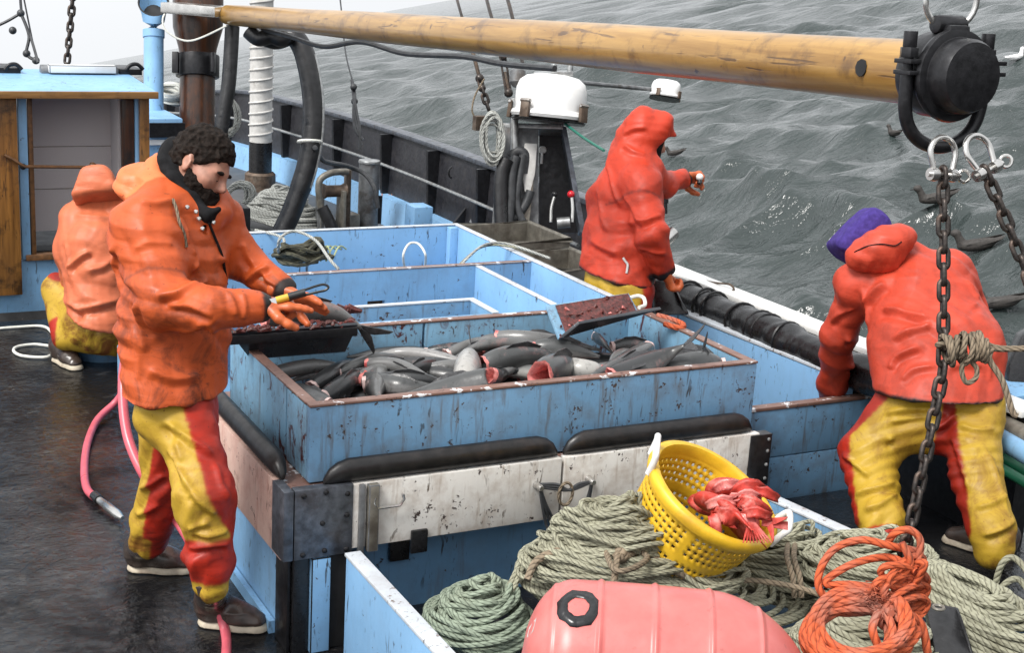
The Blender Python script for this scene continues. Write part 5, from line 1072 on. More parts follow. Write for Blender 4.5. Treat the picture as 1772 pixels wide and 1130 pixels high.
line('wire_pair', [P(798, 458, Z=.85), P(830, 428, Z=.93), P(858, 420, Z=.94), P(890, 425, Z=.93), P(952, 447, Z=.92)], .007, 'rope_coil_far', 'pale stiff line arching over the right side of the bins', 'line', 8)
line('wire_pair', [P(790, 462, Z=.82), P(825, 432, Z=.91), P(855, 424, Z=.93), P(900, 430, Z=.92), P(925, 440, Z=.91)], .006, 'rope_grey', 'second stiff line just below the arching pale one', 'line', 8)

# ---------------------------------------------------------------- yellow basket
def basket():
    axd = nrm(RT*.54*.88 - DN*.84*.88 - FW*.45); rc = P(1235, 855, D=4.78); t = thing('basket', 'tilted yellow plastic basket with white handles holding red fish', 'basket', rc-axd*.4)
    d, sd, u = frame(axd, FW); H = .33; R0, R1 = .182, .226; nc, nr = 112, 26; m = MB(); vs = []; fs = []
    for i in range(nr+1):
        h = -H + H*i/nr; r = R0+(R1-R0)*i/nr
        for k in range(nc): a = 2*math.pi*k/nc; vs.append(rc+d*h+r*(math.cos(a)*sd+math.sin(a)*u))
    for i in range(nr):
        for k in range(nc):
            if 3 < i < nr-3 and i % 2 and k % 2 and k % 28 > 2 and i != 13: continue
            fs.append((i*nc+k, i*nc+(k+1) % nc, (i+1)*nc+(k+1) % nc, (i+1)*nc+k))
    m.add(vs, fs, 'yellow_plastic'); o = m.build('wall', t, smooth=180); md = o.modifiers.new('thick', 'SOLIDIFY'); md.thickness = .007; md.offset = 0
    m = MB(); m.lathe([(.003, -.004), (R0, -.004), (R0, .004), (.003, .004)], rc-d*H, d, 'yellow_plastic', 48, FW); m.build('base', t)
    m = MB(); rings = []
    for k in range(64):
        a = 2*math.pi*k/64; e = math.cos(a)*sd+math.sin(a)*u; c = rc+e*(R1+.004); rings.append([c + x*e + y*d for x, y in ((-.012, -.030), (.013, -.028), (.020, -.012), (.018, .006), (.006, .014), (-.008, .012), (-.014, .0))])
    m.loft(rings, 'yellow_plastic', (False, False), closed=True); m.build('rim', t, smooth=50)
    def hnd(px, py, w):
        q = P(px, py, D=4.75)-rc; a = math.atan2(q@u, q@sd); e = math.cos(a)*sd+math.sin(a)*u; tg = np.cross(d, e); c = rc+e*(R1+.012)
        m = MB(); m.tube(spline([c-tg*w-d*.02, c-tg*w+d*.035+e*.01, c-tg*w*.75+d*.06+e*.02, c+tg*w*.75+d*.06+e*.02, c+tg*w+d*.035+e*.01, c+tg*w-d*.02], 5), .0115, 'white_plastic', 10); m.build('handle', t)
    hnd(1128, 790, .062); hnd(1340, 872, .062)
    return rc, d, sd, u
rc, bd_, bs, bu = basket()
def inb(x, y, h): return rc + bs*0 + bd_*h + x*nrm(RT*.85+DN*.53-bd_*np.dot(RT*.85+DN*.53, bd_)) + y*nrm(np.cross(bd_, nrm(RT*.85+DN*.53-bd_*np.dot(RT*.85+DN*.53, bd_))))
m_red = lambda lb, pts, wd, roll, **k: fish(lb, pts, wd, 'red_fish', roll, name='red_fish', finmat='red_fish', cut=False, flat=.5, group='red fish in the yellow basket', **k)
B_ = lambda px, py, D: P(px, py, D=D)
m_red('red fish lying highest in the yellow basket with its back up', [B_(1222, 862, 4.80), B_(1255, 848, 4.76), B_(1295, 856, 4.74), B_(1325, 880, 4.72)], .10, .3, fin=False, tail=False)
m_red('bright red fish with its tail hanging over the basket rim', [B_(1205, 870, 4.80), B_(1240, 872, 4.70), B_(1272, 888, 4.62), B_(1295, 912, 4.57)], .11, .8, fin=False, tail_len=.22)
m_red('red fish with a fanned tail lying on the right basket rim', [B_(1240, 890, 4.78), B_(1275, 882, 4.70), B_(1308, 890, 4.64), B_(1330, 903, 4.60)], .07, -.5, tail_len=.3, fin=False)
m_red('darker red fish deep at the left inside the basket', [B_(1190, 868, 4.88), B_(1225, 875, 4.88), B_(1270, 900, 4.82)], .12, 1.6, fin=False, tail=False)
m_red('red fish low in the basket under the others', [B_(1310, 920, 4.80), B_(1270, 890, 4.92), B_(1220, 880, 4.96)], .13, .2, fin=False, tail=False)
rr = random.Random(9); m = MB()
for k in range(13):                                    # limp strips of skin draped over the heap
    x, y = 1215+100*rr.random(), 848+45*rr.random(); D = 4.73-.002*(y-848)-.0006*(x-1215); a = rr.uniform(-.3, 1.4); l = rr.uniform(30, 60); w_ = rr.uniform(.018, .034); path = [B_(x+math.cos(a)*l*t, y+math.sin(a)*l*t-7*math.sin(t*3), D-.03*math.sin(t*3)) for t in np.linspace(0, 1, 7)]
    rings = []
    for i_, p in enumerate(path):
        d = nrm(path[min(i_+1, 6)]-path[max(i_-1, 0)]); n_ = nrm(np.cross(d, nrm(FW+DN*rr.uniform(-.5, .5)))); o_ = np.cross(d, n_); ww = w_*(.5+math.sin(math.pi*(.15+.7*i_/6)))*.7; rings.append([p+n_*ww*c_+o_*(.004*s_+.010*c_*c_) for c_, s_ in ((-1, 0), (-.5, 1), (0, 1), (.5, 1), (1, 0), (.5, -1), (0, -1), (-.5, -1))])
    m.loft(rings, 'red_fish' if k % 4 else 'flesh')
tag(m.build('fish_skin', smooth=180), 'limp strips of red fish skin heaped on the basket contents', 'fish skin'); m = MB()
for k in range(9): a = B_(1296+k*1.2, 905, 4.58); b2 = B_(1286+k*6.2, 940, 4.55); m.tube([a, (a+b2)/2, b2], [.004, .0045, .002], 'red_fish', 5)
tag(m.build('fin_rays'), 'fanned red fin rays hanging over the near basket rim', 'fish skin'); m = MB()
for k in range(7): a = B_(1318, 903+k, 4.6); b2 = B_(1364, 904+k*2.2, 4.58); m.tube([a, b2], [.004, .002], 'red_fish', 5)
tag(m.build('fin_rays'), 'stiff red fin rays pointing right past the basket rim', 'fish skin')

# ---------------------------------------------------------------- ropes in the gear bin
def coil(px, py, Z, a, b, n, r, mat, seed, h, label, tilt=0, **k):
    c = P(px, py, Z=Z); m = hank(c, a, b, n, r, mat, k.pop('jz', .03), seed, h=h, seg=7, per=34, **k); return tag(m.build('rope_coil'), label, 'rope', 'coiled ropes in the gear bin')
RH = nrm(RT*V(1, 1, 0))
coil(1060, 1040, .34, RH*.34, FH*.26, 22, .011, 'rope_grey', 31, .12, 'lower layer of grey rope filling the bin behind the pink buoy', jr=.15)
coil(1052, 1000, .46, RH*.285, FH*.17, 70, .0088, 'rope_grey', 32, .27, 'large mounded hank of grey rope in the middle, behind the pink buoy', dome=True, wob=.15, jz=.07)
coil(828, 1095, .27, RH*.19, FH*.19, 34, .0095, 'rope_green', 33, .17, 'greenish rope coil at the left corner of the gear bin', dome=True, wob=.13, jz=.05)
coil(1205, 1005, .46, RH*.17, FH*.13, 32, .0088, 'rope_grey', 39, .13, 'small grey rope heap under the near edge of the yellow basket', dome=True, wob=.17, jz=.07)
coil(1330, 1015, .30, RH*.27, FH*.20, 50, .0088, 'rope_grey', 34, .24, 'grey rope hank right of the middle, behind the orange rope', dome=True, wob=.17, jz=.07)
coil(1500, 1015, .37, RH*.30, FH*.18, 50, .0088, 'rope_grey', 35, .19, 'grey rope hank behind the lower end of the steel chain', dome=True, wob=.17, jz=.07)
coil(1670, 1085, .38, RH*.28-FH*.26-V(0, 0, .05), RH*.09+FH*.12+V(0, 0, .02), 38, .0115, 'rope_grey', 36, .16, 'long strands of pale grey rope running to the lower right corner', dome=True, wob=.12, jz=.04)
coil(1500, 1140, .36, RH*.27, FH*.2, 30, .011, 'rope_grey', 37, .16, 'grey rope under the orange rope at the bottom edge', dome=True, wob=.1)
coil(1250, 1080, .24, RH*.4, FH*.3, 26, .011, 'rope_grey', 38, .14, 'grey rope lying deepest under the pink buoy', dome=True)
m = MB()
for dx in (0, 9): m.tube(spline([P(870+dx, 1040, Z=.40), P(893+dx, 990, Z=.46), P(915+dx, 950, Z=.52), P(955+dx, 925, Z=.57), P(1000+dx, 930, Z=.57), P(1060, 960, Z=.56)], 8), .010, 'rope_grey', 8)
tag(m.build('loose_rope'), 'two loose rope strands arching from the green coil up to the mounded hank', 'rope')
m = MB(); m.tube(spline([P(912, 1005, Z=.50), P(930, 970, Z=.55), P(975, 952, Z=.585), P(1040, 950, Z=.60), P(1075, 965, Z=.60), P(1110, 955, Z=.59), P(1160, 985, Z=.55), P(1205, 1005, Z=.50)], 8), .013, 'rope_brown', 8)
m.tube(spline([P(1076, 905, Z=.57), P(1070, 940, Z=.60), P(1068, 965, Z=.61), P(1062, 1010, Z=.57)], 8), .011, 'rope_brown', 8); m.tube(spline([P(1084, 905, Z=.57), P(1078, 940, Z=.60), P(1074, 965, Z=.61)], 8), .010, 'rope_brown', 8); m.ball(P(1074, 962, Z=.60), .028, 'rope_brown'); m.tube(spline([P(1045, 945, Z=.6), P(1062, 985, Z=.61), P(1092, 985, Z=.61), P(1120, 965, Z=.60), P(1090, 945, Z=.6)], 6), .010, 'rope_brown', 8)
tag(m.build('rope_binding'), 'brown rope knotted as a binding around the mounded hank', 'rope')
m = MB()
for dx in (0, 12): m.tube(spline([P(1365+dx, 935, Z=.49), P(1362+dx, 965, Z=.53), P(1372+dx, 1000, Z=.50), P(1375+dx, 1035, Z=.44)], 6), .010, 'hose_dark' if 0 else 'rope_brown', 8)
m.tube(spline([P(1240, 1010, Z=.48), P(1300, 1005, Z=.5), P(1370, 1015, Z=.5), P(1420, 1030, Z=.48)], 6), .010, 'rope_brown', 8); tag(m.build('rope_binding'), 'brown binding around the grey hank right of the middle', 'rope')
m = MB(); m.tube(spline([P(1730, 1060, Z=.42), P(1722, 1020, Z=.48), P(1735, 975, Z=.58), P(1758, 968, Z=.6), P(1790, 1010, Z=.55), P(1800, 1050, Z=.48)], 8), .011, 'rope_grey', 8); m.tube(spline([P(1728, 1040, Z=.42), P(1735, 1015, Z=.5), P(1765, 1005, Z=.52), P(1800, 1060, Z=.45)], 8), .011, 'rope_grey', 8)
tag(m.build('rope_loop'), 'two grey rope loops standing up at the right edge', 'rope')
m = MB(); o = [P(1600, 1040, Z=.52), P(1660, 1050, Z=.54), P(1668, 1078, Z=.52), P(1690, 1140, Z=.44), P(1620, 1140, Z=.44)]; m.slab(o, -V(0, 0, .04), 'tarp'); bg_ = thing('tarp_bag', 'black tarp bag with a grommet lying among the ropes at lower right', 'bag', o[0]); m.build('flap', bg_, .012)
m = MB(); c = P(1624, 1052, Z=.548); m.tube([c+.017*(math.cos(a)*RH+math.sin(a)*FH) for a in np.linspace(0, 6.28, 16, endpoint=False)], .005, 'dirty_steel', 6, closed=True); m.build('grommet', bg_)
# ---------------------------------------------------------------- pink buoy
def buoy():
    c0, c1 = P(988, 1146, D=3.72), P(1225, 1166, D=3.70); t = thing('buoy', 'faded pink ribbed buoy with a black painted ring lying on the ropes', 'buoy', c0); ax = nrm(c1-c0); L = np.linalg.norm(c1-c0); R = .212
    def rad(h):
        if h < 0: return R*math.sqrt(max(0, 1-(h/.13)**2))
        if h > L: return R*(max(0, 1-((h-L)/.26)**1.7))**.6
        return R*(1+.012*math.sin(h/L*math.pi))
    hs = list(np.linspace(-.1299, 0, 16))+list(np.linspace(0, L, 40))[1:]+list(np.linspace(L, L+.255, 20))[1:]; m = NT('buoy_pink'); v = m.coord(); n = m.noise(v, 5, 5, .6)
    c = m.mix(m.ramp(n, .35, .65), (.46, .105, .095), (.55, .165, .15)); c = m.mix(m.math('MULTIPLY', m.ramp(m.noise(v, 26, 4, .7), .64, .70), .5), c, (.25, .08, .07)); m.set('Base Color', c); m.set('Roughness', .36); m.set('Subsurface Weight', .08); m.bump(m.noise(v, 9, 4), .004, .3); MATS['buoy_pink'] = m.m
    ribs = [-.055, .065, .205, .345, .475]
    prof = []
    for h in sorted(hs+[r_+o for r_ in ribs for o in (-.010, -.006, -.003, 0, .003, .006, .010)]):
        prof.append((rad(h)+sum(.0055*max(0, 1-abs(h-r_)/.009)**.7 for r_ in ribs), h))
    m = MB(); m.lathe(prof, c0, ax, 'buoy_pink', 64); m.build('body', t, smooth=60)
    d, sd, u = frame(ax)
    def onsurf(h, a, off): return c0+ax*h+(rad(h)+off)*(math.cos(a)*sd+math.sin(a)*u)
    # aim the painted ring where the photo shows it
    best = min(((np.hypot(*(np.array(proj(onsurf(h, a, 0)))-np.array((1003, 1050)))), h, a) for h in np.linspace(-.1, .3, 60) for a in np.linspace(0, 6.28, 160) if (onsurf(h, a, 0)-c0-ax*h)@FW < 0), key=lambda x: x[0]); _, h0, a0 = best
    m = MB(); n = 20; vs = []; fs = []
    for k in range(n):
        th = 2*math.pi*k/n; j = 1+.05*math.sin(k*2.3)
        for s in (.50, 1.0): vs.append(onsurf(h0+.055*s*j*math.cos(th), a0+.062*s*j*math.sin(th)/R, .0022))
    for k in range(n): q = (k+1) % n; fs.append((2*k, 2*k+1, 2*q+1, 2*q))
    m.add(vs, fs, 'black_rubber'); o = m.build('painted_ring', t, smooth=180); md = o.modifiers.new('t', 'SOLIDIFY'); md.thickness = .0012
    best = min(((np.hypot(*(np.array(proj(onsurf(h, a, 0)))-np.array((917, 1090)))), h, a) for h in np.linspace(-.125, .0, 40) for a in np.linspace(0, 6.28, 160) if (onsurf(h, a, 0)-c0-ax*h)@FW < 0), key=lambda x: x[0]); _, h0, a0 = best
    m = MB(); m.add([onsurf(h0+x, a0+y, .002) for x, y in ((-.008, -.10), (.008, -.14), (.014, .12), (-.004, .14))], [(0, 1, 2, 3)], 'spiral_white'); m.build('sticker', t)
def proj(v): q = MC@(np.asarray(v)-CO); return q[0]/q[2]*FOC+IW/2, q[1]/q[2]*FOC+IH/2
buoy()
# ---------------------------------------------------------------- orange rope on the chain
OD = 3.84
def ol(pts, r=.0115, dd=0): return spline([P(x, y, D=OD+dd+(z if z else 0)) for x, y, *zz in pts for z in [zz[0] if zz else 0]], 8)
m = MB()
m.tube(ol([(1590, 955, .03), (1540, 945), (1490, 935), (1445, 950), (1420, 985), (1418, 1020), (1445, 1045), (1500, 1052), (1550, 1035), (1575, 1000), (1590, 965), (1592, 935), (1575, 918), (1550, 922), (1535, 942, .04)]), .0105, 'rope_orange', 9)
m.tube(ol([(1585, 990, -.03), (1540, 965, .02), (1480, 975), (1435, 1000), (1432, 1012), (1470, 1012), (1530, 1015), (1570, 985), (1600, 975, -.04), (1582, 1010), (1560, 1000, .04)]), .0105, 'rope_orange', 9)
m.tube(ol([(1560, 940, -.03), (1575, 975, -.03), (1555, 1010, -.02), (1530, 1050, -.02), (1470, 1062), (1420, 1055)]), .0105, 'rope_orange', 9)
rr = random.Random(6)
for k in range(7):                                     # turns bunched round the chain
    cx, cy = 1560+rr.uniform(-14, 14), 985+k*13+rr.uniform(-6, 6); wx, wy = rr.uniform(28, 46), rr.uniform(12, 26); a0 = rr.uniform(-.7, .5)
    m.tube([P(cx+wx*math.cos(a)*math.cos(a0)-wy*math.sin(a)*math.sin(a0), cy+wx*math.cos(a)*math.sin(a0)+wy*math.sin(a)*math.cos(a0), D=OD-.01+.05*math.sin(a+1)) for a in np.linspace(0, 2*math.pi, 26, endpoint=False)], .0098, 'rope_orange', 8, closed=True)
tag(m.build('orange_rope'), 'orange rope loops knotted through the steel chain', 'rope')
c = P(1478, 1118, D=OD-.06); m = hank(c, RT*.155-DN*.02+FW*.02, DN*.07-FW*.10, 15, .0115, 'rope_orange', .03, 41, h=.10, seg=8, per=36, jr=.2, wob=.14); tag(m.build('orange_rope'), 'thick coil of orange rope beside the pink buoy at the bottom', 'rope')
m = MB(); m.tube(ol([(1520, 1060, -.06), (1510, 1090, -.10), (1525, 1130, -.10)]), .0115, 'rope_orange', 9); m.tube(ol([(1535, 1050, -.06), (1590, 1075, -.03), (1605, 1130, -.03)]), .0115, 'rope_orange', 9); rr = random.Random(5)
for k in range(70): p = P(1515+rr.gauss(0, 13), 1035+rr.gauss(0, 9), D=OD-.05+rr.uniform(-.02, .02)); m.tube([p, p+V(rr.gauss(0, .014), rr.gauss(0, .014), rr.gauss(0, .012))], [.0022, .001], 'rope_orange', 4)
tag(m.build('orange_rope'), 'frayed orange rope end between the loops and the coil', 'rope')

# ---------------------------------------------------------------- hose and lines on the wet deck
hz = thing('deck_hose', 'pink rubber hose with a steel nozzle looping over the wet deck', 'hose', P(170, 860, Z=.0))
def hp(*q): return [P(x, y, Z=z) for x, y, z in q]
m = MB(); m.tube(spline(hp((232, 640, .30), (205, 690, .10), (170, 725, .03), (152, 765, .022), (146, 810, .022), (150, 845, .022), (165, 862, .03)), 8), .0185, 'hose_pink', 12); m.build('hose', hz)
m = MB(); m.tube(hp((163, 858, .032), (172, 866, .034)), .022, 'black_rubber', 12); a, b_ = hp((172, 866, .034), (212, 897, .03)); m.tube([a, a+(b_-a)*.3, a+(b_-a)*.32, a+(b_-a)*.8, b_], [.017, .017, .02, .02, .009], 'stainless', 12); m.build('nozzle', hz)
m = MB(); m.tube(spline([P(225, 590, D=5.45), P(214, 640, D=5.4), P(213, 700, D=5.35), P(222, 760, D=5.3), P(245, 815, D=5.25), P(275, 860, D=5.25), P(330, 940, D=5.1), P(388, 1085, Z=.02), P(388, 1160, Z=.02)], 8), .0185, 'hose_pink', 12); tag(m.build('hanging_hose'), 'pink hose hanging behind the bearded fisherman down to the deck', 'hose')
m = MB(); m.tube(spline(hp((-20, 570, .01), (30, 566, .01), (75, 565, .01), (92, 580, .01), (95, 598, .012), (60, 596, .012), (30, 600, .012), (24, 608, .012), (40, 616, .014), (80, 618, .014), (96, 606, .02), (85, 600, .02)), 8), .009, 'white_line', 8); tag(m.build('white_rope'), 'white rope looped on the black deck by the crouching man', 'rope')
m = MB(); m.box((AX-.012, 4.6, .001), (AX+.011, 6.3, .05), 'blue_paint'); tag(m.build('skirting'), 'narrow blue skirting along the foot of the sorting table', 'skirting')
tt = thing('line_tub', 'blue tub of coiled line under the crouching man', 'tub', P(180, 600, Z=0)); c = P(182, 612, Z=0)
m = MB(); m.lathe([(.19, 0), (.24, .16), (.25, .17), (.235, .17), (.2, .03)], c, (0, 0, 1), 'blue_dark', 30); m.build('bucket', tt)
m = hank(c+V(0, 0, .13), V(.20, 0, 0), V(0, .2, 0), 14, .012, 'hose_dark', .01, 51, h=.10, seg=6, per=24, jr=.12); m.build('line', tt)
m = MB(); a = P(240, 720, Z=0); m.box((a[0]+.02, a[1]+.12, 0), (a[0]+.2, a[1]+.6, .22), 'blue_paint'); tag(m.build('deck_step', bevel=.008), 'blue step against the table behind the legs of the bearded fisherman', 'step')

# ---------------------------------------------------------------- sea birds
def on_wave(px, py):
    q = (SEA_V-CO)@MC.T; x = q[:, 0]/q[:, 2]*FOC+IW/2; y = q[:, 1]/q[:, 2]*FOC+IH/2; k = np.hypot(x-px, y-py) + (q[:, 2] < 1)*1e6; i = np.argsort(k)[:12]; return SEA_V[i[np.argmin(q[i, 2])]]
def bird(px, py, length, heading, label, head_up=1., mat='bird_brown', beak='black_rubber'):
    c = on_wave(px, py) + SEA_N*.03; length *= 1.12; f = nrm(RT*math.cos(heading)+nrm(FW-SEA_N*(FW@SEA_N))*math.sin(heading)); f = nrm(f-SEA_N*(f@SEA_N)); s = np.cross(SEA_N, f); L = length
    B = Sdf(); B.ell(c+SEA_N*L*.10, (L*.36, L*.15, L*.13), (f, s, SEA_N), .05*L); B.cone(c-f*L*.25+SEA_N*L*.13, c-f*L*.55+SEA_N*L*.17, L*.09, L*.02, .08*L)
    B.cone(c+f*L*.26+SEA_N*L*.14, c+f*L*.34+SEA_N*L*.36*head_up, L*.10, L*.075, .06*L); B.ell(c+f*L*.37+SEA_N*L*.40*head_up, (L*.105, L*.08, L*.08), (f, s, SEA_N), .04*L)
    o = sdf_obj('seabird', B, c-L*.7, c+L*.7, L*.022, mat); tag(o, label, 'bird', 'sea birds resting on the water')
    m = MB(); h = c+f*L*.46+SEA_N*L*.39*head_up; m.tube([h-f*L*.02, h+f*L*.06, h+f*L*.09-SEA_N*L*.015], [L*.022, L*.016, L*.006], beak, 8); m.build('beak', o)
    for sg in (1, -1):
        m = MB(); w = c+s*sg*L*.13+SEA_N*L*.15; m.slab([w+f*L*.2, w-f*L*.1+SEA_N*L*.05, w-f*L*.62+SEA_N*L*.10-s*sg*L*.06, w-f*L*.5+SEA_N*L*.03, w-f*L*.1-SEA_N*L*.05], s*sg*L*.02, mat); m.build('wing', o, L*.008)
bird(1604, 350, .42, math.pi*.97, 'brown sea bird floating just left of the hanging chain')
bird(1678, 424, .46, math.pi*.93, 'brown sea bird with raised tail floating right of the hanging chain')
bird(1727, 530, .40, math.pi*.9, 'brown sea bird low on the water at the right edge', .8)
bird(1541, 232, .36, math.pi*.6, 'small dark sea bird beyond a wave crest below the boom')
bird(1160, 268, .34, math.pi*.95, 'dark sea bird just right of the red hood')
bird(1757, 100, .45, math.pi*.1, 'white sea bird far off beside the boom end', mat='bird_white')
# ---------------------------------------------------------------- people
RTh, FWh, UP = nrm(RT*V(1, 1, 0)), FH, V(0, 0, 1)
def jj(L): return [J(*q) for q in L]
def hand(S, w, d, n, side=1, curl=(.35, .35, .3), spread=.0, size=1., index=None, fat=.002):
    d = nrm(d); n = nrm(n-d*np.dot(n, d)); t = np.cross(n, d)*side; z = size
    S.cone(w-d*.05*z, w+d*.01, .030*z, .028*z, .02); S.econe(w, w+d*.085*z, t, (.032*z+fat, .017*z+fat), (.042*z+fat, .014*z+fat), .02)
    for i, L in enumerate((.072, .080, .074, .058)):
        b = w+d*.082*z+t*(-.031+.0207*i)*z; a = 0.; p = b; dd0 = nrm(d+t*spread*(i-1.5)); r = .0098*z+fat
        cu = index if (i == 0 and index is not None) else curl
        for k, (f, c) in enumerate(zip((.45, .32, .25), cu)):
            a += c; dd = dd0*math.cos(a)+n*math.sin(a); q = p+dd*L*f*z; S.cone(p, q, r*(1-.08*k), r*(1-.08*(k+1)), .007 if k else .012); p = q
    b = w+d*.022*z-t*.030*z+n*.006*z; p = b
    for dd, L, r in ((d*.55-t*.72+n*.40, .045, .0135), (d*.80-t*.30+n*.50, .036, .0115), (d*.85+t*.05+n*.50, .028, .0098)):
        q = p+nrm(dd)*L*z; S.cone(p, q, (r+fat)*z, (r+fat-.001)*z, .012); p = q
    return S
def boot(root, ankle, heel, toe, r0=.058, sole_h=.032, lab=None):
    f = nrm((toe-heel)*V(1, 1, 0)); s = np.cross(UP, f); z0 = heel[2]; L = np.linalg.norm((toe-heel)*V(1, 1, 0)); hl = heel+f*.045
    S = Sdf(); S.cone(ankle, hl+UP*.10, r0, .050, .03); S.cone(hl+UP*.10, hl+UP*.045, .050, .046, .03); S.econe(hl+UP*.075, hl+f*L*.42+UP*.05, s, (.043, .05), (.046, .046), .05); S.econe(hl+f*L*.40+UP*.05, hl+f*(L-.085)+UP*.036, s, (.047, .046), (.041, .034), .04); S.plane(heel+UP*sole_h*.9, -UP, .004)
    lo = np.minimum(np.minimum(ankle, heel), toe)-.12; hi = np.maximum(np.maximum(ankle, heel), toe)+.12
    b = sdf_obj('boot', S, lo, hi, .006, 'boot_rubber', root, disp=folds(np.diag([7, 7, 26]), .004, np.diag([30, 30, 30]), .001, 5))
    T = Sdf(); T.cone(hl, hl+f*L*.42, .050, .046, .03); T.cone(hl+f*L*.42, hl+f*(L-.085), .050, .047, .03); T.plane(heel+UP*sole_h, -UP*-1, .006); T.plane(heel+UP*.001, -UP, .004)
    T.ops[-2] = ('i', (lambda p, o=heel+UP*sole_h: (p-o)@UP), .006); T.ops[-1] = ('i', (lambda p, o=heel+UP*.002: -(p-o)@UP), .004)
    sdf_obj('sole', T, lo, hi, .005, 'boot_sole', b, smooth=50); return b
def band(v, a, b_, c, t0): return (seg_t(v, a, b_) > t0) & (np.linalg.norm(v-b_, axis=1) < c)
def bbox(pts, m=.35): a = np.array(pts); return a.min(0)-m, a.max(0)+m
def jacket_folds(seed, k=1., a0=0):
    return folds2([(a0+18, 2.0, 8.5, .026*k, 3.2), (a0-38, 2.4, 7.5, .020*k, 3.0), (a0+65, 2.2, 7, .012*k, 3), (a0+10, 5, 19, .006*k, 2.2)], seed)
def old_folds(seed, k=1.):
    c, s = math.cos(.5), math.sin(.5); R1 = np.array([[1, 0, 0], [0, c, -s], [0, s, c]]); c, s = math.cos(-.6), math.sin(-.6); R2 = np.array([[c, 0, s], [0, 1, 0], [-s, 0, c]])
    return folds(np.diag([3.2, 3.2, 7.5])@R1, .024*k, np.diag([7, 7, 15])@R2, .010*k, seed)
def bodyskin(S, torso, arms, legs, r=.11):
    S.chain(torso, [.09, r, r*.95, r][:len(torso)], .05)
    for a in arms: S.chain(a, [.045, .038, .030], .04)
    for l in legs: S.chain(l, [.075, .055, .042], .05)
    return S

